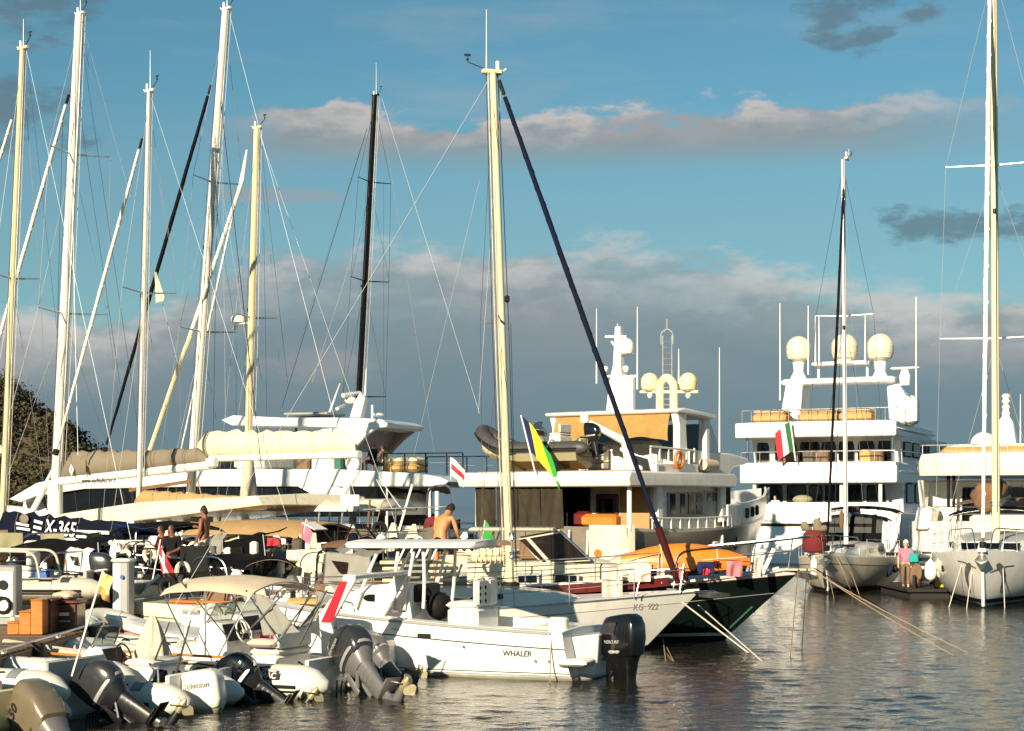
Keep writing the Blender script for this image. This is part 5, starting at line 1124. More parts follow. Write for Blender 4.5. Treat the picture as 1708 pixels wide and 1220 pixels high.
# odds and ends that fill a used cockpit
CM = ['cushion_brown', 'white_plastic', 'canvas_navy', 'cushion_tan', 'black_plastic', 'gelcoat', 'canvas_black', 'hypalon_grey', 'teak', 'white_cloth']
crng = random.Random(11)
def clutter(B, L, beam, fb, n=9):
    for i in range(n):
        x, y = crng.uniform(.06, .44)*L, crng.uniform(-.36, .36)*beam; z = fb*.5; m_ = CM[crng.randrange(len(CM))]; k = crng.random()
        if k < .3: B.part('locker_box', MB().box((x, y, z+.25), (crng.uniform(.25, .6), crng.uniform(.25, .5), crng.uniform(.35, .7)), .04), m_)
        elif k < .5: B.part('stowed_bag', MB().lump((x, y, z+.35), (crng.uniform(.15, .3), .2, crng.uniform(.2, .35)), .3, 14, 8), m_, smooth=70)
        elif k < .7: B.part('rope_coil', MB().tube([(x+.16*math.cos(t*.8), y, fb+.35+.16*math.sin(t*.8)) for t in range(16)], .02, 5), crng.choice(['rope_white', 'rope_dark', 'rope_tan']))
        elif k < .85: B.part('boat_hook', MB().tube([(x, y, z), (x+crng.uniform(-.5, .5), y+.1, z+crng.uniform(1.1, 1.7))], .018, 5), crng.choice(['alu', 'teak', 'wire_dark', 'white_plastic']))
        else: B.part('draped_towel', MB().quad((x, y, fb+.5), (x+.5, y, fb+.5), (x+.5, y+.06, fb-.1), (x, y+.06, fb-.1), .012, 6, 5, .03), crng.choice(['white_cloth', 'rose_cloth', 'navy_cloth', 'canvas_olive', 'canvas_blue']), smooth=80)
    for s in (-1, 1):
        B.part('side_curtain', MB().quad((L*.30, s*beam*.43, fb+.55), (L*.46, s*beam*.41, fb+.55), (L*.46, s*beam*.42, fb), (L*.30, s*beam*.44, fb), .015, 6, 4, .02), crng.choice(['canvas_black', 'smoky_glass', 'canvas_navy']))
# ------------------------------------------------------------------ sailing yachts lying across the left of the harbour
def yacht(label, u, vfoot, d, L, beam, mx, utop, vtop, mastm, r, h=140, hullm='gelcoat', sp=(.4, .68), hw=1.1, fb=1.1, bim=None, wirem='wire', stripe='boot_stripe', wheel_on=True, zfoot=None, **k):
    B = Thing('sailing_yacht', label, 'sailboat', u, d, h, x0=mx)
    hb, fn = hull(L, beam, fb, fb*1.02, fb*1.3, inset=.15, well=[(.04, .30)], sole=.55, tw=.8, rake=.8, trake=-.3, full=2.1,
        rows=[('s', 0), ('s', .05), ('s', .12), ('s', .2), ('s', .25), ('f', .55), ('w', .2), ('w', .12), ('w', .05), ('w', -.12), ('w', -.5)], strips=[0, 0, 0, 3, 0, 0, 0, 3, 0, 0])
    B.part('hull', hb, [hullm, hullm, 'deck_nonskid', stripe]); sh, bm_, ptf = fn
    cr = B.part('coachroof', MB().loft([[(x*L, y*w*beam/2, z) for y, z in ((-1, fb), (-.95, za-.1), (-.8, za), (0, za+.06), (.8, za), (.95, za-.1), (1, fb))] for x, w, za in ((.31, .66, fb+.50), (.5, .66, fb+.50), (.62, .56, fb+.42), (.74, .36, fb+.24), (.8, .25, fb+.12))]), hullm, smooth=30)
    for s in (-1, 1): B.part('cabin_window', MB().sheet(lambda q, v: Vector((lerp(.34, .6, q)*L, s*(lerp(.655, .58, q)*beam/2-.01*v), fb+.18+.16*v)), 6, 2, th=.03), 'dark_glass', parent=cr)
    B.part('hatch', MB().box((.66*L, 0, fb+.45), (.5, .5, .06), .02), 'dark_glass', parent=cr)
    foot = Vector((mx, 0, zfoot or fb+.48)); top = B.px(utop, vtop, 0)
    m = rig(B, foot, top, r, mastm, sp, hw=hw, chain_y=beam*.44, chain_z=fb, wirem=wirem, **k)
    for s in (-1, 1): rail(B, [(x*L, s*(bm_(x)-.06), sh(x)) for x in (.06, .2, .34, .5, .66, .8, .92)], .6, .013)
    pu = B.part('pulpit', MB().tube(arc([(L*.88, -beam*.2, fb*1.2), (L*.9, -beam*.2, fb*1.2+.6), (L*.99, -.12, fb*1.3+.6), (L*.99, .12, fb*1.3+.6), (L*.9, beam*.2, fb*1.2+.6), (L*.88, beam*.2, fb*1.2)]), .015, 6), 'steel')
    ps = B.part('pushpit', MB().tube(arc([(L*.08, -beam*.42, fb+.62), (.05, -beam*.38, fb+.62), (.05, beam*.38, fb+.62), (L*.08, beam*.42, fb+.62)]), .015, 6), 'steel')
    for y in (-.38, -.12, .12, .38): B.part('pushpit_leg', MB().tube([(.08, y*beam, fb), (.05, y*beam, fb+.62)], .013, 6), 'steel', parent=ps)
    if wheel_on:
        B.part('binnacle', MB().box((L*.12, 0, .95), (.25, .3, .9), .06), 'white_plastic'); B.part('wheel', wheel((L*.10, 0, 1.35), .46, (-1, 0, .15), 26, 6, .016), 'steel')
    for s in (-1, 1): B.part('winch', MB().lathe([(.09, 0), (.07, .06), (.085, .15), (.06, .17)], (L*.22, s*beam*.36, fb+.03), 10), 'steel'); B.part('cockpit_seat', MB().box((L*.18, s*beam*.26, .82), (L*.2, .45, .1), .04), 'cushion_tan')
    B.part('sprayhood', MB().sheet(lambda q, v: Vector((L*.34+.75*(1-v)-.25, (2*q-1)*beam*.32, fb+.40+.62*math.sin(v*math.pi/2)*(1-.35*(2*q-1)**4))), 12, 8, th=.02), k.get('hood', 'canvas_navy') if False else 'canvas_navy', smooth=70)
    clutter(B, L, beam, fb, 7); fittings(B, (.1, L*.36), (beam*.30, beam*.42), fb, 1.1, 9); fittings(B, (.1, L*.36), (-beam*.4, beam*.3), fb*.6, 1.5, 7); B.fn = fn; B.L = L; B.foot = foot; B.top = top; return B
# boat with the navy X-365 cover
B = yacht('white sloop with white-striped navy sail cover and cream mast', 2, 0, 47.5, 11.5, 3.6, 6.8, 38, 82, 'mast_cream', .11, sp=(.55,), hw=.75, whip=.8)
bo = boom_cover(B, B.px(-16, 906, 0), B.px(262, 905, 0), .075, 'canvas_navy', .93, .42, .16, 'canvas_navy', 'mast_white')
c = B.px(100, 884, .17); xd = (B.px(110, 886, .17)-B.px(90, 882, .17))
B.part('lettering', text_on('X-365', .56, Vector((c.x, .185, c.z+.02)), (-1, 0, -.06), (-.0, 0, 1), .25, .008), 'lettering_white', parent=bo)
for (ua, va, ub, vb, w) in ((127, 887, 182, 889, .09), (127, 895, 174, 897, .07), (110, 901, 155, 903, .05), (57, 869, 71, 873, .08), (56, 879, 69, 882, .08), (54, 888, 67, 891, .07), (27, 873, 48, 877, .07), (28, 881, 50, 884, .07)):
    a, b = B.px(ua, va, .19), B.px(ub, vb, .19); B.part('white_stripe', MB().obox(a, b, .012, w), 'lettering_white', parent=bo)
e_ = B.px(40, 866, .2); B.part('tassel', MB().ell((e_.x, .2, e_.z), (.22, .05, .14), 10, 6), 'canvas_taupe', parent=bo)
furled(B, B.px(-120, 640, 0), B.px(20, 200, 0), .075, 'sail_white', drum=False); line(B, B.px(44, 85), B.px(130, 870, 0), .006, 'wire_dark', 'topping_lift'); line(B, B.px(44, 85), (-.1, .5, 1.2), .006, 'wire_pale', 'backstay')
B.part('radar', MB().box((B.px(6, 752).x+.25, 0, B.px(6, 752).z), (.5, .3, .3), .08), 'gelcoat_cream')
# charter catamaran with the taupe sail cover
B = Thing('sailing_catamaran', 'white charter catamaran with taupe lettered boom cover and tall white mast', 'catamaran', 92, 56., 140, x0=7.0)
for s in (-1, 1):
    hb, fn = hull(13.2, 1.7, 1.6, 1.55, 1.8, inset=.12, tw=.75, rake=.3, trake=-.5, full=2.2); hb.v = [(x, y+s*2.7, z) for x, y, z in hb.v]; B.part('hull', hb, ['gelcoat', 'gelcoat', 'deck_nonskid'])
B.part('bridge_deck', MB().box((5.6, 0, 1.45), (7.6, 4.0, .5), .1), 'gelcoat')
sa = B.part('saloon', MB().loft([[(x, y*w, z) for y, z in ((-1, 1.6), (-.96, 2.3), (-.86, za), (.86, za), (.96, 2.3), (1, 1.6))] for x, w, za in ((3.4, 2.1, 2.7), (6.8, 2.1, 2.7), (8.2, 1.7, 2.3), (8.9, 1.3, 1.8))]), 'gelcoat', bevel=.03)
for s in (-1, 1): B.part('saloon_window', MB().sheet(lambda u, v: Vector((lerp(3.8, 7.8, u), s*(2.10-.25*max(0, u-.75)-.05*v+.0), 1.95+.38*v)), 8, 2, th=.03), 'dark_glass', parent=sa)
ol = [B.px(*q, 2.1) for q in ((80, 866), (104, 857), (232, 838), (428, 827), (436, 843), (300, 860), (172, 875), (112, 872))]
B.part('hard_top', MB().loft([[(q.x, y, q.z+dz*(1-abs(y)/2.1)) for q, dz in zip(ol, (.0, .06, .08, .08, .0, .0, .0, .0))] for y in (-2.1, -1.4, 0, 1.4, 2.1)]), 'gelcoat_cream', bevel=.04)
for x in (2.0, .6):
    for s in (-1, 1): B.part('hard_top_post', MB().tube([(x, s*1.9, 1.5), (x+.2, s*1.8, 2.75)], .04, 8), 'white_plastic')
foot, top = B.px(92, 852, 0), B.px(133, 24, 0)
m = rig(B, foot, top, .20, 'mast_white', (.40, .44+.28), hw=1.35, chain_y=3.2, chain_z=1.7, sweep=.35, whip=1.1, wr=.008)
B.part('mast_foot', MB().tube([foot-Vector((0, 0, .4)), foot+Vector((0, 0, 1.0))], .25, 12), 'mast_white', parent=m)
bo = boom_cover(B, B.px(100, 803, 0), B.px(352, 776, 0), .14, 'canvas_taupe', .92, .45, .26, 'canvas_taupe', 'mast_white')
c = B.px(165, 802, .15); B.part('lettering', text_on('www.yachtcharter.it', .22, (c.x, .155, c.z), (-1, 0, .0), (0, 0, 1), 0, .004), 'lettering_black', parent=bo)
c = B.px(118, 784, .3); B.part('emblem', MB().prism([(c.x+.13, c.z), (c.x, c.z+.20), (c.x-.13, c.z), (c.x, c.z-.20)], .262, .275), 'lettering_white', parent=bo); B.part('emblem_mark', MB().prism([(c.x+.06, c.z), (c.x, c.z+.09), (c.x-.06, c.z), (c.x, c.z-.09)], .276, .284), 'lettering_grey', parent=bo)
B.part('cover_seam', MB().tube([B.px(142, 768, .27), B.px(146, 796, .27)], .015, 5), 'canvas_brown', parent=bo)
B.part('boom_end', MB().box((B.px(352, 772).x-.05, 0, B.px(352, 772).z), (.35, .3, .34), .06), 'gelcoat', parent=bo)
furled(B, B.px(-40, 700, 0), B.px(110, 175, 0), .10, 'sail_white'); B.part('bow_sprit_pole', MB().tube([B.px(40, 880), B.px(98, 770)], .10, 8), 'mast_white')
for (a, b, mt_) in (((135, 30), (218, 330), 'wire'), ((131, 170), (200, 640), 'wire_dark'), ((118, 230), (130, 760), 'wire_pale'), ((94, 600), (105, 190), 'wire_dark'), ((135, 60), (240, 780), 'wire_dark')): line(B, B.px(*a), B.px(*b, .6), .009, mt_, 'halyard')
# sloop with the slim grey mast and tan sail bundle
B = yacht('cream sloop with slim grey mast and tan sail bundled on its boom', 230, 0, 50.5, 12, 3.7, 7.2, 249, 153, 'alu_mast', .10, sp=(.565,), hw=1.0, whip=1.2)
bo = boom_cover(B, B.px(222, 846, 0), B.px(442, 846, 0), .085, 'canvas_tan', .50, .22, .20, 'canvas_tan', 'gelcoat')
B.part('boom_strut', MB().obox(B.px(216, 818), B.px(318, 803), .05, .10), 'canvas_brown', parent=bo)
furled(B, B.px(96, 745, 0), B.px(232, 250, 0), .085, 'sail_white'); line(B, B.px(251, 160), (-.1, 0, 1.2), .006, 'wire_pale', 'backstay'); line(B, B.px(251, 235), B.px(292, 440, .6), .006, 'wire', 'halyard')
for (ua, va, ub, vb) in ((312, 838, 318, 800), (338, 836, 330, 800)): B.part('lazy_line', MB().tube([B.px(ua, va), B.px(ub, vb)], .02, 5), 'rope_tan')
# ketch-like sloop with black furled genoa and cream stack-pack
B = yacht('white sloop with black furled genoa and long cream sail cover', 312, 0, 54., 14, 4.2, 8.2, 377, 16, 'mast_white', .17, sp=(.40, .68), hw=1.15, fb=1.35, whip=1.0, wr=.008)
bo = boom_cover(B, B.px(322, 766, 0), B.px(600, 758, 0), .11, 'canvas_cream', .85, .62, .24, 'canvas_cream', 'gelcoat')
furled(B, B.px(178, 742, 0), B.px(347, 160, 0), .095, 'sail_black')
B.part('spinnaker_pole', MB().tube([B.px(246, 762, .4), B.px(302, 600, .3), B.px(318, 560, .2)], .07, 8), 'mast_cream'); B.part('inner_sail', MB().tube([B.px(305, 595, .2), B.px(405, 300, 0), B.px(412, 250, 0)], [.06, .06, .03], 8), 'sail_white')
a = B.px(262, 455, 0); st = B.part('pennant', MB().sheet(lambda u, v: Vector((a.x-.08-.30*u*v*1.6, .12+.05*math.sin(6*u), a.z-1.05*v+.12*u*v)), 8, 10, th=.008), 'canvas_sand', smooth=80)
line(B, B.px(366, 150), B.px(436, 780, .5), .014, 'wire_dark', 'running_backstay'); line(B, B.px(383, 25), (-.1, 0, 1.5), .008, 'wire_pale', 'backstay'); line(B, B.px(365, 160), B.px(355, 770, -.6), .010, 'wire_dark', 'halyard')
for (a_, b_) in (((322, 770), (350, 812)), ((262, 470), (300, 620)), ((370, 140), (376, 700)), ((360, 250), (414, 590))): line(B, B.px(*a_), B.px(*b_, .3), .008, 'wire', 'halyard')
# cream-masted sloop behind it
B = yacht('cream sloop with thick cream mast and radar scanner behind the cream sail cover', 410, 0, 58.5, 13, 4.0, 7.6, 429, 214, 'mast_cream', .16, sp=(.54,), hw=.95, fb=1.35, whip=.0, wr=.008, rtop=.135)
rd = B.px(402, 534, 0); ra = B.part('radar', MB().lathe([(.02, .16), (.24, .14), (.28, .05), (.26, -.08), (.1, -.12)], (rd.x+.12, 0, rd.z), 14), 'gelcoat'); B.part('radar_bracket', MB().box((rd.x-.15, 0, rd.z-.14), (.5, .12, .06), .02), 'gelcoat', parent=ra); B.part('deck_light', MB().tube([(rd.x+.25, 0, rd.z-.18), (rd.x+.35, 0, rd.z-.32)], .07, 8), 'white_plastic', parent=ra)
furled(B, B.px(300, 760, 0), B.px(412, 250, 0), .06, 'sail_white', drum=False)
sc_ = B.px(415, 800, .3); B.part('hanging_cover', MB().loft([[(sc_.x+.22*w*math.cos(q), .3+.2*w*math.sin(q), z) for q in (j*math.pi/4 for j in range(8))] for z, w in ((sc_.z-.6, 1.5), (sc_.z, 1.2), (sc_.z+.7, .7), (sc_.z+.9, .3))]), 'canvas_sand', smooth=70)
line(B, B.px(432, 222), (-.1, 0, 1.5), .007, 'wire_pale', 'backstay')
for (a_, b_) in (((434, 230), (480, 640)), ((440, 380), (446, 760))): line(B, B.px(*a_), B.px(*b_, .5), .008, 'wire_dark', 'halyard')
# long rigid bimini of a further boat
B = Thing('motor_cruiser', 'cream motor cruiser with long rounded hard bimini amid the crowded cockpits', 'motorboat', 600, 49., 150, x0=.4)
hb, fn = hull(11, 3.6, 1.2, 1.2, 1.5, inset=.2, well=[(.03, .4)], sole=.7, tw=.9, rake=1.2, trake=-.2); B.part('hull', hb, ['gelcoat_cream', 'gelcoat_cream', 'deck_nonskid'])
za = B.px(520, 838, 1.4).z; x0_, x1_ = B.px(604, 845, 1.4).x, B.px(430, 840, 1.4).x
tp = B.part('hard_top', MB().loft([[(x, y*w, za+z) for y, z in ((-1.5, -.26), (-1.46, -.10), (-1.1, .06), (0, .1), (1.1, .06), (1.46, -.10), (1.5, -.26), (1.3, -.20), (0, -.08), (-1.3, -.20))] for x, w in ((x0_-.25, .62), (x0_, .9), (x0_+.8, 1), (x1_-.4, 1), (x1_, .95))]), 'gelcoat_cream', smooth=40)
for x in (x0_+.7, x1_-.6, x1_-2.2):
    for s in (-1, 1): B.part('hard_top_post', MB().tube([(x+.15, s*1.35, 1.15), (x, s*1.35, za-.12)], .03, 8), 'steel', parent=tp)
B.part('helm', MB().box((4.3, .2, 1.5), (.7, 1.1, 1.5), .1), 'gelcoat'); seat(B, 2.6, 0, .7, 1.6, .6, .5, 'cushion_tan', .5); seat(B, 1.0, 0, .7, 2.2, .6, .45, 'cushion_white', .5)
B.part('windscreen', MB().sheet(lambda u, v: Vector((5.6-.6*v-.5*(2*u-1)**2, (2*u-1)*1.4, 1.7+.75*v)), 10, 4, th=.012), 'smoky_glass'); B.part('cabin', MB().box((6.7, 0, 1.45), (3.2, 2.3, .7), .18), 'gelcoat_cream')
# ------------------------------------------------------------------ smaller craft filling the middle
def cruiser(label, u, d, h, L, beam, fb, hullm, bimc, bx, bz, bw, extra=None, cat='motorboat', name='day_cruiser', arch=.16):
    B = Thing(name, label, cat, u, d, h, x0=0)
    hb, fn = hull(L, beam, fb, fb*1.03, fb*1.3, inset=.18, well=[(.04, .46)], sole=fb*.45, tw=.88, rake=1.0, trake=-.2, rows=[('s', 0), ('s', .05), ('s', .16), ('s', .2), ('f', .55), ('w', .12), ('w', .04), ('w', -.12), ('w', -.5)], strips=[0, 0, 3, 0, 0, 3, 0, 0])
    B.part('hull', hb, [hullm, 'dark_interior', 'deck_grey', 'navy_hull']); sh, bm_, _ = fn
    B.part('cuddy', MB().loft([[(x*L, y*w*beam/2, z) for y, z in ((-1, fb), (-.85, za), (.85, za), (1, fb))] for x, w, za in ((.47, .8, fb+.45), (.62, .7, fb+.42), (.82, .4, fb+.3))]), hullm, bevel=.04)
    ws = B.part('windscreen', MB().sheet(lambda q, v: Vector((L*.52-.35*v-.3*(2*q-1)**2, (2*q-1)*beam*.40, fb+.42+.45*v)), 10, 4, th=.01), 'smoky_glass')
    g = lambda q, v: Vector((L*.52-.35*v-.3*(2*q-1)**2, (2*q-1)*beam*.40, fb+.42+.45*v))
    B.part('windscreen_frame', MB().tube([g(i/10, 1) for i in range(11)], .02, 6), 'steel', parent=ws)
    for s in (0, 1): B.part('windscreen_frame', MB().tube([g(s, 0), g(s, 1)], .02, 6), 'steel', parent=ws)
    if bimc: bimini(B, bx[0], bx[1], bw, bz, bimc, zl=fb, arch=arch, bows=3)
    seat(B, L*.14, 0, fb*.45, beam*.66, .55, .4, 'cushion_tan', .4); seat(B, L*.36, -beam*.2, fb*.45, .5, .5, .5, 'cushion_white', .5)
    B.part('steering_wheel', wheel((L*.43, -beam*.2, fb+.35), .2, (-1, 0, .4)), 'black_plastic'); B.part('helm', MB().box((L*.46, -beam*.2, fb*.9), (.35, .6, fb*.95), .06), hullm)
    B.part('bow_rail', MB().tube(arc([(L*.55, beam*.42, fb), (L*.57, beam*.42, fb+.5), (L*.95, .25, fb*1.3+.5), (L*.95, -.25, fb*1.3+.5), (L*.57, -beam*.42, fb+.5), (L*.55, -beam*.42, fb)]), .016, 6), 'steel')
    for s in (-1, 1): rail(B, [(x*L, s*(bm_(x)-.07), sh(x)) for x in (.05, .2, .35)], .5, .014)
    clutter(B, L, beam, fb)
    for s in (1, -1): fittings(B, (.1, L*.55), (s*beam*.36, s*beam*.44), fb, 1.25, 11)
    fittings(B, (.1, L*.4), (-beam*.3, beam*.3), fb*.45, 1.6, 9)
    B.fn = fn; return B
B = cruiser('white cruiser with black bimini under the blue awning', 322, 43.5, 148, 9, 3.0, 1.05, 'gelcoat', 'canvas_black', (.0, 1.7), 2.60, 1.25)
B.part('arch', MB().tube(arc([(.6, -1.3, 1.1), (.3, -1.2, 2.2), (.3, 1.2, 2.2), (.6, 1.3, 1.1)]), .03, 8), 'steel'); B.part('life_raft', MB().lathe([(.02, -.4), (.24, -.36), (.26, 0), (.24, .36), (.02, .4)], (.2, .7, 1.45), 14, 'y'), 'white_plastic')
bl = B.px(230, 886, 1.2); B.part('awning', MB().quad(B.px(186, 876, 1.2), B.px(272, 884, 1.2), B.px(266, 892, .6), B.px(200, 897, .6), .012, 14, 8, .05), 'canvas_blue', smooth=80)
B = cruiser('white day cruiser with navy bimini and grey dodger cloth', 640, 38.5, 152, 8.4, 2.8, 1.0, 'gelcoat', 'canvas_navy', (.3, 2.6), 2.02, 1.1)
a, b = B.px(478, 918, 1.25), B.px(540, 916, 1.25)
sc2 = B.part('cream_screen', MB().quad((a.x, 1.25, a.z), (b.x, 1.25, b.z), (b.x+.02, 1.28, B.px(530, 976, 1.25).z), (a.x-.02, 1.28, B.px(474, 975, 1.25).z), .015, 10, 8, .02), 'canvas_cream', smooth=80)
B.part('screen_pole', MB().tube([(a.x, 1.22, a.z+.02), (a.x, 1.22, 1.0)], .016, 6), 'steel', parent=sc2); B.part('screen_pole', MB().tube([(b.x, 1.22, b.z+.02), (b.x, 1.22, 1.0)], .016, 6), 'steel', parent=sc2)
B.part('grey_cover', MB().sheet(lambda u, v: Vector((lerp(.2, 2.6, u), lerp(1.2, -1.0, v), 1.25+.25*math.sin(u*9+v*4)*.5+.2*math.sin(v*7+u*2))), 16, 12, th=.02), 'canvas_grey', smooth=80)
B = cruiser('white sail cruiser with sand bimini and black frame beneath the hard bimini', 566, 45.5, 146, 10, 3.2, 1.15, 'gelcoat', 'canvas_tan', (.3, 4.6), 2.62, 1.4, arch=.34)
for i, (ua, va, ub, vb) in enumerate(((402, 930, 470, 888), (455, 895, 470, 945), (540, 885, 575, 930), (560, 935, 566, 860), (578, 850, 606, 905), (598, 850, 574, 905))): B.part('dark_strut', MB().tube([B.px(ua, va, 1.2), B.px(ub, vb, 1.2)], .022, 6), 'rubber_black')
flag(B, B.px(502, 912, 1.3), B.px(511, 866, 1.3), .28, ['pink_cloth'], (-1, 0, 0), .5, staff='white_plastic', lenf=.75)
B.part('solar_panel', MB().obox(B.px(514, 872, 1.3), B.px(536, 884, 1.3), .5, .03), 'white_plastic'); B.part('red_bag', MB().lump(B.px(457, 908, 1.2), (.12, .12, .14), .3), 'bag_red', smooth=70)
B = cruiser('small white cuddy boat with steel arch behind the grey inflatable', 178, 37.5, 150, 5.6, 2.2, .85, 'gelcoat', None, (0, 1), 2, 1)
B.part('arch', MB().tube(arc([(1.4, -.95, .9), (1.0, -.9, 1.95), (1.0, .9, 1.95), (1.4, .95, .9)]), .025, 8), 'steel'); B.part('tarpaulin', MB().lump((3.0, 0, 1.15), (.9, .9, .5), .16), 'white_cloth', smooth=70)
B = cruiser('white fishing cruiser lying beyond the service pedestal', 330, 39.8, 149, 7.2, 2.6, .95, 'gelcoat_stale', None, (0, 1), 2, 1)
B.part('deck_cover', MB().sheet(lambda u, v: Vector((lerp(2.9, 6.4, u), lerp(1.1, -1.1, v)*(1-.55*u), 1.35+.25*math.sin(v*math.pi)-.15*u)), 10, 10, th=.02), 'canvas_sand', smooth=80)
B = cruiser('dark navy cruiser below the lettered navy sail cover', 150, 42.5, 146, 9.4, 3.0, 1.1, 'navy_hull', None, (0, 1), 2, 1)
B.part('arch', MB().tube(arc([(1.6, -1.3, 1.1), (1.2, -1.2, 2.3), (1.2, 1.2, 2.3), (1.6, 1.3, 1.1)]), .03, 8), 'steel')
B = cruiser('small black-hulled cruiser with grey hatch cover behind the sand bimini', 470, 36.3, 150, 6.6, 2.4, .95, 'navy_hull', 'canvas_black', (.3, 2.2), 1.95, .95)
B = cruiser('white launch with pale pyramid cover beyond the white-staffed flag', 470, 41.5, 147, 7.6, 2.6, 1.0, 'gelcoat', None, (0, 1), 2, 1)
a = B.px(446, 960, 1.2); B.part('pyramid_cover', MB().loft([[(a.x+.55*w, .9-w*.3, z), (a.x-.55*w, .9-w*.3, z), (a.x-.5*w, .2, z), (a.x+.5*w, .2, z)] for z, w in ((.9, 1.0), (1.7, .45), (1.95, .2))]), 'canvas_cream', bevel=.02)
B = cruiser('white cruiser with brown dodger below the rounded hard bimini', 690, 42.5, 150, 8.6, 2.8, 1.1, 'gelcoat_stale', 'canvas_brown', (.6, 2.4), 2.15, 1.1)
# dark cockpit tents that close off some of the cockpits; one black sheet stands in for awning shade
def tent(B, pts, y, mat, dep=.9):
    P = [B.px(u, v, y) for u, v in pts]; P = [Vector((p.x, y, max(.6, p.z))) for p in P]
    a_, b_, c_, d_ = P
    t = B.part('cockpit_tent', MB().quad(a_, b_, c_, d_, .02, 12, 8, .04), mat, smooth=80)
    B.part('tent_roof', MB().quad(a_, b_, b_-Vector((0, dep, -.12)), a_-Vector((0, dep, -.12)), .02, 10, 6, .03), mat, parent=t, smooth=80)
    for p, q in ((a_, d_), (b_, c_)): B.part('tent_pole', MB().tube([p+Vector((0, .03, 0)), q+Vector((0, .03, 0))], .016, 6), 'steel', parent=t)
    m_ = a_.lerp(b_, .5); n_ = d_.lerp(c_, .5); B.part('tent_window', MB().quad(a_.lerp(n_, .25)+Vector((0, .025, 0)), m_.lerp(n_, .25)+Vector((0, .025, 0)), m_.lerp(n_, .65)+Vector((0, .03, 0)), a_.lerp(n_, .65)+Vector((0, .03, 0)), .01), 'smoky_glass', parent=t)
B = cruiser('navy sport boat closed in by a black cockpit tent under the olive towels', 178, 39.6, 150, 7.4, 2.6, 1.0, 'navy_hull', None, (0, 1), 2, 1)
tent(B, ((20, 912), (165, 905), (168, 962), (15, 965)), 1.15, 'canvas_black'); tent(B, ((112, 918), (150, 922), (158, 955), (108, 958)), 1.3, 'white_cloth', .3)
B = cruiser('small launch with black sheet for awning shade under the sand bimini', 470, 40.2, 150, 6.6, 2.4, .95, 'gelcoat', None, (0, 1), 2, 1)
tent(B, ((372, 905), (440, 892), (446, 950), (368, 955)), 1.05, 'canvas_black'); tent(B, ((352, 900), (372, 900), (374, 945), (350, 945)), 1.1, 'canvas_grey', .2)  # first sheet is near-black to paint in the shaded awning underside
B = cruiser('small launch with crumpled grey tent behind the red arch', 640, 36.2, 152, 6.2, 2.3, .9, 'gelcoat', None, (0, 1), 2, 1)
tent(B, ((545, 922), (618, 930), (622, 975), (540, 975)), 1.0, 'canvas_grey', .6); tent(B, ((575, 908), (640, 910), (640, 938), (575, 935)), .4, 'canvas_black', .6)
B = cruiser('launch with navy tent beside the bare-backed man', 760, 38.6, 154, 6.4, 2.4, .95, 'gelcoat_stale', None, (0, 1), 2, 1)
tent(B, ((648, 922), (735, 920), (735, 965), (648, 968)), 1.05, 'canvas_navy', .6)
# yellow-cream ketch behind the man
B = Thing('sailing_yacht', 'cream yellow hulled yacht with crowded deck behind the bare-backed man', 'sailboat', 880, 46.5, 163, x0=0)
hb, fn = hull(13.5, 3.8, 1.75, 1.7, 2.0, inset=.15, well=[(.05, .26)], sole=1.0, tw=.8, rake=1.0, trake=.3, rows=[('s', 0), ('s', .06), ('s', .10), ('s', .34), ('s', .39), ('f', .55), ('w', .3), ('w', .2), ('w', .1), ('w', -.12), ('w', -.5)], strips=[0, 3, 0, 0, 3, 0, 0, 3, 0, 0])
B.part('hull', hb, ['yellow_cream', 'gelcoat', 'deck_nonskid', 'canvas_tan']); sh, bm_, _ = fn
B.part('deck_house', MB().loft([[(x, y*w, z) for y, z in ((-1, 1.7), (-.95, za-.1), (-.8, za), (.8, za), (.95, za-.1), (1, 1.7))] for x, w, za in ((3.6, 1.3, 2.25), (7.5, 1.3, 2.25), (9.5, .9, 2.1))]), 'gelcoat', bevel=.03)
rail(B, [(x, bm_(x/13)-.08, sh(x/13)) for x in (.5, 2, 3.5, 5, 6.5, 8, 9.5, 11)], .62, .016); rail(B, [(x, -bm_(x/13)+.08, sh(x/13)) for x in (.5, 2, 3.5, 5, 6.5, 8, 9.5, 11)], .62, .016)
for i, (x, y, sx, sz, mt_) in enumerate(((1.0, 1.0, .5, .35, 'white_plastic'), (1.7, .8, .35, .5, 'gelcoat'), (2.4, 1.1, .3, .28, 'cushion_brown'), (2.9, .6, .6, .22, 'white_cloth'), (3.4, 1.2, .4, .3, 'hypalon_grey'), (4.4, 1.3, .5, .24, 'cushion_tan'), (5.2, 1.25, .3, .38, 'gelcoat'))):
    B.part('deck_box', MB().box((x, y, sh(.1)+sz/2), (sx, .4, sz), .05), mt_)
B.part('red_bag', MB().lump((2.35, 1.2, 2.3), (.26, .2, .42), .3), 'bag_red', smooth=70); B.part('white_post', MB().tube([(2.2, 1.3, 1.8), (2.2, 1.3, 3.4)], .06, 8), 'white_plastic'); B.part('sign_board', MB().box((4.8, 1.2, 3.15), (.55, .04, .32), .01), 'white_plastic')
for (ua, va, ub, vb, rr, mt_) in ((688, 808, 660, 905, .035, 'white_plastic'), (637, 840, 618, 910, .012, 'rope_tan'), (628, 800, 655, 850, .012, 'wire_pale'), (640, 808, 676, 858, .014, 'wire_pale'), (617, 834, 612, 905, .03, 'canvas_brown')):
    B.part('spar', MB().tube([B.px(ua, va, 1.5), B.px(ub, vb, 1.5)], rr, 6), mt_)
line(B, B.px(605, 850, 1.6), B.px(752, 845, 1.6), .016, 'steel', 'grab_wire'); a = B.px(735, 836, 1.4)
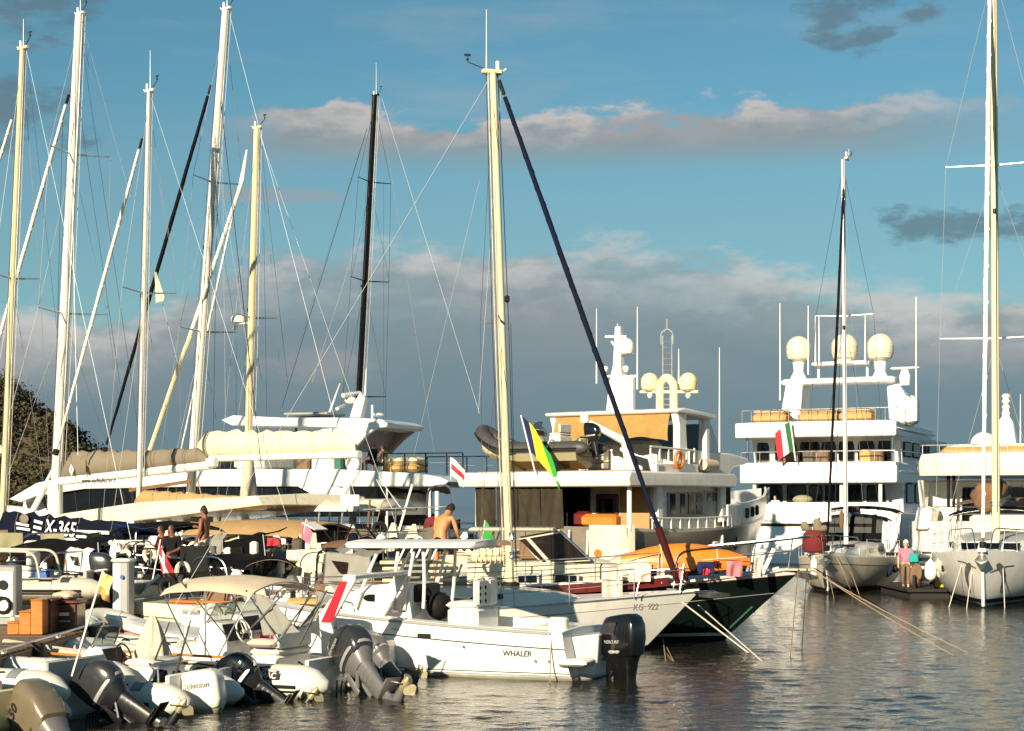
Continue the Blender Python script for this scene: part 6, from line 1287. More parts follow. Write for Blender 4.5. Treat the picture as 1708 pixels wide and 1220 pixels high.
B.part('arch', MB().tube(arc([B.px(712, 860, 1.2), B.px(714, 812, 1.2), B.px(752, 808, 1.2), B.px(756, 860, 1.2)]), .03, 6), 'steel')
flag(B, B.px(804, 900, 1.7), B.px(809, 868, 1.7), .28, ['green_cloth'], (-.6, .3, 0), .40, staff='white_plastic', lenf=.8)
flag(B, B.px(752, 800, 1.0), B.px(752, 763, 1.0), .38, ['white_cloth', 'red_cloth', 'white_cloth'], (-1, 0, 0), .35, staff='white_plastic', lenf=.8)
for i, (x, s) in enumerate(((1.2, .12), (2.1, .13), (3.1, .12))): B.part('winch', MB().lathe([(s, 0), (s*.7, .1), (s, .22)], (x, 1.5, 1.75), 10), 'white_plastic')
fittings(B, (.4, 7.5), (1.45, 1.7), 1.75, .9, 18)
B.part('grey_tarp', MB().lump((5.3, 1.3, 1.85), (.55, .4, .38), .3), 'canvas_grey', smooth=70)
# ------------------------------------------------------------------ head-on sloop with black sprayhood
B = Thing('sailing_yacht', 'cream sloop lying bow-on with black sprayhood and red bag in its pulpit', 'sailboat', 1381, 57.2, 251, x0=10.2)
hb, fn = hull(10.8, 3.55, 1.15, 1.12, 1.36, inset=.12, well=[(.04, .28)], sole=.55, tw=.8, rake=.6, trake=-.4, full=2.3, tmax=.45,
   rows=[('s', 0), ('s', .04), ('s', .08), ('s', .30), ('s', .33), ('f', .55), ('w', .26), ('w', .17), ('w', .06), ('w', 0), ('w', -.12), ('w', -.5)], strips=[3, 0, 0, 4, 0, 0, 0, 4, 0, 4, 4])
B.part('hull', hb, ['gelcoat_stale', 'gelcoat_stale', 'gelcoat', 'white_plastic', 'boot_stripe']); sh, bm_, ptf = fn
cr = B.part('coachroof', MB().loft([[(x, y*w, z) for y, z in ((-1, 1.12), (-.95, za-.12), (-.8, za), (0, za+.06), (.8, za), (.95, za-.12), (1, 1.12))] for x, w, za in ((3.2, 1.15, 1.68), (5.4, 1.15, 1.66), (7.0, .95, 1.58), (8.1, .62, 1.40), (8.7, .4, 1.28))]), 'gelcoat', smooth=30)
for s in (-1, 1):
    for x0_, x1_ in ((3.6, 4.4), (4.7, 5.3), (6.0, 6.6)): B.part('cabin_window', MB().sheet(lambda u, v: Vector((lerp(x0_, x1_, u), s*(1.13-.12*max(0, lerp(x0_, x1_, u)-5.4)-.03*v), 1.30+.16*v)), 4, 2, th=.03), 'dark_glass', parent=cr)
B.part('fore_hatch', MB().box((7.3, .25, 1.60), (.5, .5, .05), .02), 'dark_glass', parent=cr)
foot = Vector((5.7, 0, 1.66)); top = B.pxx(1406, 266, 5.55)
m = rig(B, foot, top, .085, 'mast_white', (.59,), hw=1.05, chain_y=1.55, chain_z=1.15, sweep=.1, whip=.4, wr=.008, wirem='wire')
furled(B, (10.35, 0, 1.75), B.pxx(1406, 330, 5.75), .075, 'sail_black'); bo = boom_cover(B, foot+Vector((-.15, 0, .95)), (2.0, 0, 2.75), .07, '', .34, .2, .14, 'canvas_navy', 'mast_white')
line(B, top, (.1, 0, 1.2), .007, 'wire_pale', 'backstay'); line(B, B.pxx(1411, 300, 5.6), (5.3, -.5, 1.6), .012, 'wire_dark', 'halyard')
B.part('mast_coil', MB().ell((5.72, -.16, 2.5), (.12, .10, .35), 10, 6), 'canvas_brown')
bimini(B, 2.9, 4.6, 1.35, 2.72, 'canvas_black', zl=1.3, arch=.18, bows=2, name='sprayhood_top'); bimini(B, .2, 2.5, 1.5, 3.0, 'canvas_black', zl=1.2, arch=.16)
B.part('sprayhood', MB().sheet(lambda u, v: Vector((4.5+.55*(1-v), (2*u-1)*1.2, 1.66+1.0*math.sin(v*math.pi/2)*(1-.15*(2*u-1)**4))), 12, 8, th=.02), 'smoky_glass', smooth=70)
B.part('hood_border', MB().sheet(lambda u, v: Vector((4.52+.55*(1-.22*v), (2*u-1)*1.21, 1.66+1.0*math.sin(.22*v*math.pi/2))), 12, 2, th=.03), 'canvas_black')
for y in (-.9, 0.1, .9): B.part('hood_seam', MB().sheet(lambda u, v: Vector((4.515+.55*(1-v), y+(u-.5)*.16, 1.67+1.0*math.sin(v*math.pi/2))), 2, 8, th=.03), 'canvas_black')
for s in (-1, 1):
    B.part('weather_cloth', MB().quad((.6, s*1.45, 1.75), (3.0, s*1.6, 1.75), (3.0, s*1.6, 1.2), (.6, s*1.45, 1.2), .015, 6, 4, .02), 'canvas_black')
    rail(B, [(x, s*(bm_(x/10.5)-.06), sh(x/10.5)) for x in (.6, 2, 3.6, 5.2, 6.8, 8.4)], .6, .012)
pu = B.part('pulpit', MB().tube(arc([(8.6, -.85, 1.3), (8.7, -.85, 1.9), (10.4, -.22, 2.0), (10.4, .22, 2.0), (8.7, .85, 1.9), (8.6, .85, 1.3)]), .02, 6), 'steel')
for s in (-1, 1): B.part('pulpit_leg', MB().tube([(9.7, s*.4, 1.34), (9.85, s*.36, 1.97)], .016, 6), 'steel', parent=pu); B.part('pulpit_leg', MB().tube([(10.3, s*.14, 1.36), (10.4, s*.2, 2.0)], .016, 6), 'steel', parent=pu)
an = B.part('bow_roller', MB().box((10.75, 0, 1.36), (.5, .2, .08), .02), 'steel'); B.part('anchor', MB().loft([[(10.8, -.05, 1.26), (10.8, .05, 1.26), (10.8, 0, 1.2)], [(10.98, -.2, 1.15), (10.98, .2, 1.15), (10.94, 0, 1.02)], [(10.9, -.04, .92), (10.9, .04, .92), (10.9, 0, .9)]]), 'alu', parent=an)
B.part('windlass', MB().box((9.6, 0, 1.48), (.35, .3, .25), .06), 'gelcoat'); B.part('stem_strip', MB().tube([ptf(1., z)+Vector((.02, 0, 0)) for z in (.12, .5, .9, 1.25)], .045, 6), 'gelcoat_bright')  # brighter strip running down the stem
for i, (u, v) in enumerate(((1392, 1003), (1424, 997), (1436, 1000), (1350, 1002))): line(B, (10.3-.6*abs(i-1), (-.2, .3, .5, -.8)[i], 1.32), B.pz(u, v, -.05), .013, 'rope_tan', 'mooring_line')
Q_ = B
# ------------------------------------------------------------------ head-on sloop with dolphins
B = Thing('sailing_yacht', 'large white sloop lying bow-on with dolphin decals and cream twin spars', 'sailboat', 1640, 49.3, 250, x0=13.6)
hb, fn = hull(14.2, 4.3, 1.45, 1.42, 1.72, inset=.14, well=[(.04, .28)], sole=.7, tw=.85, rake=.6, trake=-.4, full=2.5, tmax=.45,
   rows=[('s', 0), ('s', .05), ('s', .10), ('f', .3), ('f', .6), ('w', .36), ('w', .25), ('w', .12), ('w', 0), ('w', -.12), ('w', -.5)], strips=[0, 0, 0, 0, 0, 0, 3, 0, 0, 0])
hu = B.part('hull', hb, ['gelcoat', 'gelcoat', 'deck_nonskid', 'boot_stripe']); sh, bm_, ptf = fn
B.part('stem_strip', MB().tube([ptf(1., z)+Vector((.015, 0, 0)) for z in (.05, .5, 1.0, 1.5)], .05, 8), 'gelcoat_bright')  # strip down the stem, paler than the hull
def decal(pts, t0, z0, s, k, mat, name='dolphin_decal'):
    P = []
    for a, b in pts:
        t = t0-abs(a)*k/13.; q = ptf(t, z0+b*k, s); q.y += .012*s; q.x += .012; P.append(q)
    n = len(P)//2
    mb = MB(); vs = P; fs = [(i, i+1, len(P)-2-i, len(P)-1-i) for i in range(n-1)]
    ins = [p-Vector((.008, .008*s, 0)) for p in P]; mb.add(vs, fs); mb.add(ins, [f[::-1] for f in fs]); B.part(name, mb, mat, parent=hu)
dol = [(.00, 1.0), (.10, 1.08), (.22, 1.02), (.34, .86), (.40, .62), (.42, .36), (.40, .10), (.44, -.08), (.36, -.06), (.30, .12), (.28, .36), (.24, .58), (.14, .74), (.04, .86), (-.02, .92), (-.02, .96)]
for s in (-1, 1): decal([(a*1.3, b) for a, b in dol], .962, .46, s, .80, 'cowl_grey')
for i in range(2): decal([(.1, .0), (.5, .12), (.9, .20), (1.3, .22), (1.3, .19), (.9, .16), (.5, .07), (.1, -.04)], .985, 1.18-.12*i, (-1, 1)[i], .8, 'cowl_grey', 'swoosh_decal')
for x, s in ((.80, 1), (.80, -1)): q = ptf(x, 1.05, s); B.part('hull_port', MB().box((q.x, q.y, q.z), (.42, .05, .2), .02), 'dark_glass', parent=hu)
cr = B.part('coachroof', MB().loft([[(x, y*w, z) for y, z in ((-1, 1.42), (-.95, za-.14), (-.8, za), (0, za+.06), (.8, za), (.95, za-.14), (1, 1.42))] for x, w, za in ((4.2, 1.5, 2.08), (7.4, 1.5, 2.05), (9.2, 1.3, 1.98), (10.6, .95, 1.86), (10.9, .85, 1.62))]), 'gelcoat', smooth=30)
for y in (-.62, 0, .62): B.part('front_window', MB().quad((10.68, y-.27, 1.84), (10.68, y+.27, 1.84), (10.90, y+.24, 1.66), (10.90, y-.24, 1.66), .03), 'dark_glass', parent=cr)
for s in (-1, 1): B.part('side_window', MB().sheet(lambda u, v: Vector((lerp(5, 9.4, u), s*(1.49-.2*max(0, u-.6)-.03*v), 1.62+.2*v)), 6, 2, th=.03), 'dark_glass', parent=cr)
foot = Vector((8.3, 0, 2.05)); top = B.pxx(1657, -70, 8.1)
m = rig(B, foot, top, .13, 'mast_cream', (.34, .64), hw=1.75, chain_y=1.95, chain_z=1.45, sweep=.06, wirem='wire_pale', wr=.007)
furled(B, (13.75, 0, 2.05), B.pxx(1651, -20, 8.2), .115, 'sail_white'); boom_cover(B, foot+Vector((-.2, 0, 1.1)), (2.6, 0, 3.3), .12, '', .7, .4, .3, 'canvas_brown', 'mast_cream')
B.part('sail_bag', MB().lump((7.75, -.35, 3.25), (.4, .42, .5), .3), 'canvas_brown', smooth=70)
bimini(B, 3.2, 5.6, 1.75, 3.0, 'canvas_black', zl=1.6, arch=.22, bows=2); bimini(B, .2, 3.0, 1.8, 3.3, 'canvas_brown', zl=1.6)
for s in (-1, 1): rail(B, [(x, s*(bm_(x/13.8)-.06), sh(x/13.8)) for x in (1, 3, 5, 7, 9, 11)], .62, .013)
pu = B.part('pulpit', MB().tube(arc([(11.2, -1.2, 1.6), (11.3, -1.2, 2.25), (13.6, -.3, 2.35), (13.75, -.2, 1.72)]), .02, 6), 'steel'); B.part('pulpit_side', MB().tube(arc([(11.2, 1.2, 1.6), (11.3, 1.2, 2.25), (13.6, .3, 2.35), (13.75, .2, 1.72)]), .02, 6), 'steel', parent=pu)
for x in (12.2, 12.9):
    for s in (-1, 1): B.part('pulpit_leg', MB().tube([(x, s*(bm_(x/13.8)-.08), sh(x/13.8)), (x, s*lerp(1.2, .3, (x-11.3)/2.3), 2.3)], .015, 6), 'steel', parent=pu)
B.part('bow_seat', MB().box((13.5, .0, 2.0), (.3, .3, .04), .01), 'teak'); an = B.part('anchor', MB().loft([[(14.0, -.06, 1.62), (14.0, .06, 1.62), (14.05, 0, 1.55)], [(14.30, -.2, 1.42), (14.30, .2, 1.42), (14.34, 0, 1.30)], [(14.2, -.05, 1.15), (14.2, .05, 1.15), (14.2, 0, 1.12)]]), 'alu'); B.part('anchor_head', MB().box((14.05, 0, 1.70), (.3, .26, .14), .04), 'white_plastic', parent=an)
for i, (u, v) in enumerate(((1582, 1016), (1612, 1018), (1676, 1017))): line(B, (13.0-.5*(i == 0), (-.6, -.3, .5)[i]*1.0, 1.62), B.pz(u, v, -.05), .014, 'rope_white', 'mooring_line')
R_ = B
# ------------------------------------------------------------------ trawler yacht
B = Thing('trawler_yacht', 'taupe hulled trawler yacht with white upperworks and ochre awning', 'yacht', 918, 63., 57, x0=0)
hb, fn = hull(19.3, 7.0, 2.2, 2.2, 3.05, inset=.25, n=30, well=[(.015, .20)], sole=1.3, tw=.94, rake=2.2, trake=.1, full=2.3, tmax=.4, p=3.2, q=2.2, flare=.25,
   rows=[('s', 0), ('s', .07), ('s', .10), ('f', .3), ('f', .5), ('f', .75), ('w', .25), ('w', .12), ('w', -.12), ('w', -.5)], strips=[2, 2, 0, 0, 0, 0, 3, 3, 3])
hu = B.part('hull', hb, ['taupe_hull', 'deck_nonskid', 'gelcoat_stale', 'antifoul_red']); sh, bm_, ptf = fn
# forward bulwark with openings, white
bw = B.part('bow_bulwark', MB().sheet(lambda u, v: (lambda t: Vector((ptf(t, sh(t)).x, -bm_(t)+.02, sh(t)+.02+.78*v)))(lerp(.46, .99, u)), 16, 3, th=.09), 'gelcoat_shaded'); B.part('bow_bulwark', MB().sheet(lambda u, v: (lambda t: Vector((ptf(t, sh(t)).x, bm_(t)-.02, sh(t)+.02+.78*v)))(lerp(.60, .99, u)), 16, 3, th=.09), 'gelcoat_shaded')
for i in range(3):
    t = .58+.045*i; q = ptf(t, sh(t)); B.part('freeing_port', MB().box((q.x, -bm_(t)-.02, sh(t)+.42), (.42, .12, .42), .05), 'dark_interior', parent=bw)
B.part('bow_rail', MB().tube([(ptf(t, sh(t)).x, -bm_(t)+.02, sh(t)+.83) for t in (.46, .6, .7, .8, .9, .96, .99)], .05, 8), 'gelcoat', parent=bw); B.part('bow_ring', MB().tube(arc([(19.2, -.1, 3.6), (19.5, -.1, 3.9), (19.7, 0, 3.4), (19.3, -.1, 3.1)]), .05, 6), 'white_plastic')
# side-deck rail along the hull
sr = B.part('side_rail', MB().tube([(x, -3.47, sh(x/18)+.42) for x in (1.5, 3, 5, 7, 8.4)], .035, 6), 'gelcoat')
for i in range(10): B.part('rail_post', MB().tube([(1.6+.75*i, -3.47, sh(.1)+.0), (1.6+.75*i, -3.47, sh(.1)+.42)], .03, 6), 'gelcoat', parent=sr)
for (u, v, w, h_, mt_) in ((1190, 908, .5, .26, 'white_plastic'), (1201, 902, .18, .5, 'white_plastic'), (1230, 905, .16, .55, 'boot_stripe'), (1128, 912, .3, .2, 'white_plastic')):
    q = B.px(u, v, -3.3); t = clamp(q.x/17.5); s_ = ptf(t, max(.6, q.z), -1); B.part('hawse_fitting', MB().box((s_.x, s_.y, s_.z), (w, .14, h_), .05), mt_, parent=hu)
# deckhouse
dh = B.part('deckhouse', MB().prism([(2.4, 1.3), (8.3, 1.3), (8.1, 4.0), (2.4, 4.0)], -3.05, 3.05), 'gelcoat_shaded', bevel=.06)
wn = B.part('window_recess', MB().prism([(q.x, q.z) for q in (B.px(1113, 822, -3.06), B.px(1206, 819, -3.06), B.px(1207, 866, -3.06), B.px(1113, 862, -3.06))], -3.12, -3.0), 'grey_plastic', parent=dh)
for (ua, ub, va, vb) in ((1117, 1125, 824, 858), (1134, 1141, 824, 858), (1147, 1157, 824, 858), (1161, 1170, 824, 838), (1161, 1170, 842, 858), (1179, 1184, 823, 836), (1188, 1194, 822, 836)):
    a, b = B.px(ua, va, -3.1), B.px(ub, vb, -3.1); w_ = B.part('window', MB().prism([(a.x, a.z), (b.x, a.z), (b.x, b.z), (a.x, b.z)], -3.15, -3.05), 'dark_glass', parent=dh)
for u in (1099, 1205): a, b = B.px(u, 815, -3.25), B.px(u, 866, -3.25); B.part('side_pillar', MB().box((a.x, -3.2, (a.z+b.z)/2), (.45, .25, a.z-b.z+.3), .06), 'gelcoat', parent=dh)
B.part('aft_door', MB().box((2.36, -1.1, 2.45), (.08, 1.0, 2.0), .04), 'dark_wood', parent=dh); B.part('door_glass', MB().box((2.30, -1.1, 2.75), (.05, .7, 1.0), .04), 'dark_glass', parent=dh); B.part('aft_wall', MB().box((2.38, -2.3, 2.6), (.05, 1.3, 2.6), .02), 'canvas_tan', parent=dh)
B.part('dark_panel', MB().box((2.36, .45, 2.5), (.06, 1.6, 2.4), .03), 'dark_interior', parent=dh)  # flat near-black panel on the aft wall, for the dark interior
# boat deck slab and fascia
bd = B.part('boat_deck', MB().prism([(-.35, 3.70), (8.5, 3.74), (8.7, 4.1), (8.4, 4.3), (-.3, 4.28), (-.5, 4.0)], -3.62, 3.95), 'gelcoat', bevel=.07)
B.part('deck_planking', MB().box((3, 0, 4.3), (6, 6.6, .04), .01), 'teak', parent=bd)
for y in (-3.3, 3.4):
    B.part('deck_pillar', MB().tube([(.15, y, 2.1), (.15, y, 3.95)], .09, 8), 'gelcoat')
for i in range(4):      # brown clear-view curtains round the after deck
    y0_, y1_ = 3.35-1.0*i, 3.35-1.0*(i+1)+.06; B.part('curtain', MB().quad((-.1, y0_, 3.88), (-.1, y1_, 3.88), (-.05, y1_, 2.15), (-.05, y0_, 2.15), .015, 10, 6, .04), 'curtain_brown', smooth=80)
B.part('transom_gate', MB().tube(arc([(-.12, -.9, 2.1), (-.2, -.9, 1.0), (-.2, -1.7, 1.0), (-.12, -1.7, 2.1)]), .045, 6), 'gelcoat'); B.part('transom_corner', MB().loft([[(x, y, z) for x, y in ((-.12, -1.75), (-.22, -2.4), (-.10, -3.2), (.3, -3.45), (.3, -1.75))] for z in (.2, 1.2, 2.3)]), 'gelcoat_stale', smooth=70)  # corner is cream: sunlit part of the taupe hull put into the colour
for (y, z, r_) in ((-2.2, 1.25, .16), (-2.1, .55, .13)): B.part('hawse_hole', MB().tube([(-.26, y, z), (-.18, y, z)], r_, 12), 'varnish' if z > 1 else 'dark_interior')
B.part('orange_cushion', MB().box((.5, -1.9, 2.45), (.6, 1.5, .5), .12), 'orange_plastic'); B.part('red_cushion', MB().box((.9, -.9, 2.5), (.5, .7, .6), .12), 'maroon_paint')
B.part('life_ring', MB().tube([(3.6, -3.3+.0*math.cos(a), 4.75+.32*math.sin(a)) if False else (3.6+.3*math.cos(a), -3.55, 4.75+.3*math.sin(a)) for a in (i*math.pi/8 for i in range(16))], .07, 8, closed=True), 'orange_plastic')
# upper wheelhouse and Portuguese bridge, white/grey in shade
ub = B.part('upper_bulwark', MB().prism([(q.x, q.z) for q in (B.px(1093, 773, -3.4), B.px(1163, 774, -3.4), B.px(1164, 806, -3.4), B.px(1093, 804, -3.4))], -3.45, -3.2), 'gelcoat', bevel=.03); B.part('nameplate', MB().box((B.px(1103, 782, -3.46).x, -3.46, B.px(1103, 782, -3.46).z), (.5, .02, .22), .005), 'lettering_grey', parent=ub)
B.part('upper_bulwark', MB().box((4.2, 3.3, 4.7), (3.0, .2, .9), .05), 'gelcoat')
wh = B.part('wheelhouse', MB().prism([(6.0, 4.25), (8.9, 4.2), (9.3, 4.55), (10.9, 4.80), (10.8, 4.98), (9.2, 5.15), (6.0, 5.2)], -3.1, 3.1), 'gelcoat', bevel=.06)
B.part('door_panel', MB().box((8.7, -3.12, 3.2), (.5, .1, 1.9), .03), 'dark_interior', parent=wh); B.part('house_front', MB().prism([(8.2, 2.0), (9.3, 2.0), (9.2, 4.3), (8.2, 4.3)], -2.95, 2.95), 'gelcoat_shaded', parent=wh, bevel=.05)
for i in range(5): B.part('front_window', MB().box((9.25, -2.2+1.1*i, 3.7), (.2, .9, .7), .05), 'dark_glass', parent=wh)
B.part('tan_roll', MB().lathe([(.02, -.6), (.22, -.55), (.24, 0), (.22, .55), (.02, .6)], (B.px(1182, 790, -3.3).x, -3.3, 4.62), 12, 'x'), 'canvas_sand')
# flybridge hardtop with ochre curtain
XH = 4.2
hz = B.pxx(1030, 688, XH).z; yl, yr = B.pxx(918, 690, XH).y, B.pxx(1140, 690, XH).y
ht = B.part('hard_top', MB().prism([(XH-.4, hz-.12), (XH+2.8, hz-.25), (XH+3.0, hz-.05), (XH+.2, hz+.1), (XH-.5, hz+.02)], yr, yl), 'gelcoat', bevel=.07)
for y, t_ in ((yl, 1), (yr, -1)):
    B.part('hard_top_leg', MB().loft([[(x, y-.12*t_, z), (x+w, y-.12*t_, z), (x+w, y-.42*t_, z), (x, y-.42*t_, z)] for x, w, z in ((XH-.1, .8, 4.28), (XH-.1, .6, hz-.6), (XH-.3, .9, hz-.1))]), 'gelcoat', parent=ht, bevel=.06); B.part('hard_top_leg', MB().box((XH+2.5, y-.3*t_, (4.3+hz)/2), (.4, .25, hz-4.3), .08), 'gelcoat', parent=ht)
def curt(u, v):
    y = lerp(yl-.45, yr+.45, u); sag = .75+.45*abs(2*u-1)**1.5+.12*math.sin(u*12); return Vector((XH-.25-.25*math.sin(v*math.pi*.6)-.05*math.sin(u*30)*v, y, hz-.1-1.0*sag*v-.05*math.sin(u*23)*v))
B.part('awning', MB().sheet(curt, 30, 8, th=.02), 'canvas_ochre', smooth=80, parent=ht)
fr = B.part('bridge_rail', MB().tube([B.px(1085, 745, -3.4), B.px(1160, 752, -3.4)], .04, 6), 'white_plastic')
for u in (1085, 1100, 1115, 1130, 1145, 1158): q = B.px(u, 748, -3.4); B.part('rail_post', MB().tube([(q.x, -3.4, q.z), (q.x, -3.4, 4.7)], .035, 6), 'white_plastic', parent=fr)
B.part('helm_seat', MB().box((4.9, .8, 4.9), (.7, .8, 1.1), .15), 'gelcoat_stale'); B.part('fly_console', MB().box((5.7, -.3, 4.95), (.7, 2.6, 1.3), .15), 'gelcoat_shaded'); B.part('davit', MB().tube([(3.4, -1.6, 4.3), (3.2, -1.4, 5.5), (2.2, -.2, 6.3)], [.22, .18, .10], 8), 'gelcoat'); B.part('searchlight', MB().lathe([(.16, 0), (.2, .1), (.16, .3), (.05, .36)], (2.2, -.2, 6.2), 12), 'gelcoat')
B.part('side_canvas', MB().quad(B.px(1165, 700, -2.8), B.px(1185, 705, -2.8), B.px(1205, 765, -2.8), B.px(1165, 768, -2.8), .03, 6, 4, .05), 'gelcoat_shaded'); B.part('bridge_windscreen', MB().quad((8.6, -2.6, 5.15), (8.6, 2.6, 5.15), (7.4, 2.6, 6.3), (7.4, -2.6, 6.3), .03), 'smoky_glass')
# masts
XM = 5.6
def P_(u, v): return B.pxx(u, v, XM)
ms = B.part('radar_mast', MB().loft([[(XM+a_*w, P_(1032, 690).y+b_*w, P_(1032, v).z) for a_, b_ in ((-.3, -.3), (.3, -.3), (.3, .3), (-.3, .3))] for v, w in ((692, 1.3), (640, 1.0), (610, .6), (560, .45), (545, .4))]), 'gelcoat', bevel=.03)
B.part('mast_panel', MB().box((XM-.1, P_(1047, 640).y, P_(1047, 660).z), (.3, .7, 1.4), .05), 'gelcoat_shaded', parent=ms)
for (ua, va, ub_, vb_, r_) in ((1008, 628, 1062, 628, .06), (1010, 562, 1045, 562, .06), (1020, 570, 1035, 590, .05)): B.part('mast_arm', MB().tube([P_(ua, va), P_(ub_, vb_)], r_, 6), 'gelcoat', parent=ms)
q = P_(1044, 578); B.part('dome', radome((XM, q.y, q.z), .34), 'gelcoat', parent=ms)
for (u, v, r_) in ((1016, 616, .12), (1050, 616, .14), (1042, 660, .13), (1050, 675, .14)): q = P_(u, v); B.part('lamp', MB().lathe([(r_*.5, -r_), (r_, 0), (r_*.8, r_*.6), (.02, r_*.9)], (XM-.3, q.y, q.z), 10), 'white_plastic', parent=ms)
for (u, va, vb_) in ((995, 515, 640), (1063, 512, 650), (1200, 580, 755), (1132, 582, 640), (1030, 540, 560)): B.part('whip_aerial', MB().tube([P_(u, vb_), P_(u, va)], [.035, .015], 6), 'white_plastic')
lm = B.part('ladder_mast', MB().tube(arc([P_(1101, 692), P_(1101, 640), P_(1112, 628), P_(1124, 640), P_(1124, 692)]), .17, 10), 'yellow_cream')
for u in (1106, 1121): B.part('ladder_rail', MB().tube([P_(u, 690), P_(u, 560)], .035, 6), 'alu', parent=lm)
B.part('ladder_hoop', MB().tube(arc([P_(1103, 575), P_(1103, 555), P_(1113, 548), P_(1123, 555), P_(1123, 575)]), .04, 6), 'alu', parent=lm)
for i in range(13): v = 685-9.6*i; B.part('rung', MB().tube([P_(1106, v), P_(1121, v)], .022, 5), 'alu', parent=lm)
B.part('dome_arm', MB().tube([P_(1068, 654), P_(1165, 654)], .06, 6), 'gelcoat_cream', parent=lm); B.part('light_staff', MB().tube([P_(1113, 548), P_(1113, 532)], .04, 6), 'alu', parent=lm)
for u in (1084, 1148): q = P_(u, 637); B.part('dome', radome((XM, q.y, q.z), .36), 'yellow_cream', parent=lm); B.part('horn', MB().lathe([(.06, .1), (.12, 0), (.06, -.1)], (XM, q.y, q.z-.55), 10), 'white_plastic', parent=lm)
st, fpos = flag(B, B.pxx(893, 790, -.55), B.pxx(869, 693, -.55), 1.3, ['navy_cloth', 'yellow_cloth', 'yellow_cloth', 'green_cloth'], (0, -1, 0), 1.5, vertical=True, staff='white_plastic', sr=.03, lenf=.62, wob=.10)
TR = B
# tender carried athwartships on the trawler's boat deck
q = B.Mw @ Vector((1.3, -.85, 4.34))
T2 = Thing('ship_tender', 'dark grey inflatable tender with yellow hull chocked on the trawler boat deck', 'inflatable boat', U0+F*q.x/q.y, q.y, 147, x0=0, z=4.98)
rib(T2, 5.0, 1.9, .27, 'hypalon_dark', 'yellow_cream', rise=.75, patches=None, ropes=False)
outboard(T2, (-.02, 0, .55), 6, 1.0, 'cowl_black', 'leg_black', None, style='round')
T2.part('cradle', MB().box((1.0, 0, -.5), (.2, 1.5, .4), .03), 'yellow_cream'); T2.part('cradle', MB().box((3.2, 0, -.48), (.2, 1.2, .4), .03), 'yellow_cream')
T2.part('hull_bottom', MB().loft([[(x, y*w, z+dz) for y, z in ((-.9, .1), (-.82, -.28), (0, -.56), (.82, -.28), (.9, .1))] for x, w, dz in ((0, 1, 0), (2.6, 1, 0), (3.6, .8, .15), (4.4, .4, .45), (4.8, .1, .8))]), 'yellow_cream', smooth=30)
for x in (1.2, 3.1): T2.part('strap', MB().tube([(x, .62+.33*math.sin(a), .2+.33*math.cos(a)) for a in (i*.3-.4 for i in range(8))], .035, 6), 'rope_white')
console(T2, 2.3, .7, .3, 1.0, 'gelcoat', .5); seat(T2, 1.2, 0, .3, .9, .5, .4)
# ------------------------------------------------------------------ the big white motor yacht, stern-on
B = Thing('motor_yacht', 'three-deck white motor yacht with radar domes seen from astern', 'yacht', 1360, 86., 65, x0=0)
hb, fn = hull(34, 9.2, 2.6, 3.0, 4.6, inset=.3, n=30, well=[(.01, .11)], sole=1.75, tw=.95, rake=3, trake=-1.0, full=2.4, tmax=.4, p=3.4, q=2.4, rows=[('s', 0), ('s', .1), ('f', .3), ('f', .5), ('w', .9), ('w', .75), ('w', .2), ('w', 0), ('w', -.12), ('w', -.6)], strips=[0, 0, 0, 0, 0, 0, 0, 3, 3])
B.part('hull', hb, ['gelcoat_bright', 'gelcoat_bright', 'deck_nonskid', 'antifoul_blue']); sh, bm_, ptf = fn
def A(u, v, x=0.): return B.pxx(u, v, x)
ya, yb = A(1228, 800, 0).y, A(1492, 800, 0).y
def zz(v, x=0.): return A(1360, v, x).z
B.part('aft_bulwark', MB().box((-.05, 0, (zz(838)+.3)/2), (.3, 8.6, zz(838)-.3), .08), 'gelcoat_bright'); B.part('rubbing_band', MB().box((-.24, .6, zz(876)), (.1, 7.4, .16), .03), 'boot_stripe')
B.part('lettering', text_on('NEW MO', .55, (-.23, A(1292, 900).y, zz(902)), (0, -1, 0), (0, 0, 1), 0, .0), 'lettering_grey'); B.part('vent_panel', MB().box((-.21, A(1255, 915).y, zz(914)), (.06, .9, .5), .03), 'grey_plastic')
def deck_slab(name, v0, v1, x0_, x1_, yl_, yr_, m='gelcoat_bright', r_=.9):
    ol = [(x0_+r_*.4, yr_), (x0_, yr_+r_), (x0_-.15, (yl_+yr_)/2), (x0_, yl_-r_), (x0_+r_*.4, yl_), (x1_, yl_*.92), (x1_+1.2, yl_*.6), (x1_+1.6, 0), (x1_+1.2, yr_*.6), (x1_, yr_*.92)]
    return B.part(name, MB().prism(ol, zz(v1), zz(v0), 'z'), m, bevel=.09)
up = deck_slab('upper_deck_bulwark', 771, 806, .2, 17, ya, yb); B.part('deck_moulding', MB().box((8.2, yb*.985-.03, zz(790)+.1), (14, .12, .12), .03), 'gelcoat', parent=up)
rf = deck_slab('sun_deck_fascia', 703, 729, .0, 11.5, A(1222, 715).y, A(1492, 715).y); B.part('fascia_moulding', MB().box((5.5, A(1492, 715).y*.985-.03, zz(716)), (10, .12, .1), .03), 'gelcoat', parent=rf)
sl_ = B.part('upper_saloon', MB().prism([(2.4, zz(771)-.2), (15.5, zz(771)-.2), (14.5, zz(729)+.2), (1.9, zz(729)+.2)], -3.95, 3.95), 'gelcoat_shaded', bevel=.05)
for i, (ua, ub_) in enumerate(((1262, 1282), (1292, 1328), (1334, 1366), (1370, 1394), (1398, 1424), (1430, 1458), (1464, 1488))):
    a, b = A(ua, 733, 2.0), A(ub_, 769, 2.0); B.part('window', MB().box((2.12, (a.y+b.y)/2, (a.z+b.z)/2), (.22, a.y-b.y, a.z-b.z), .06), 'dark_glass', parent=sl_)
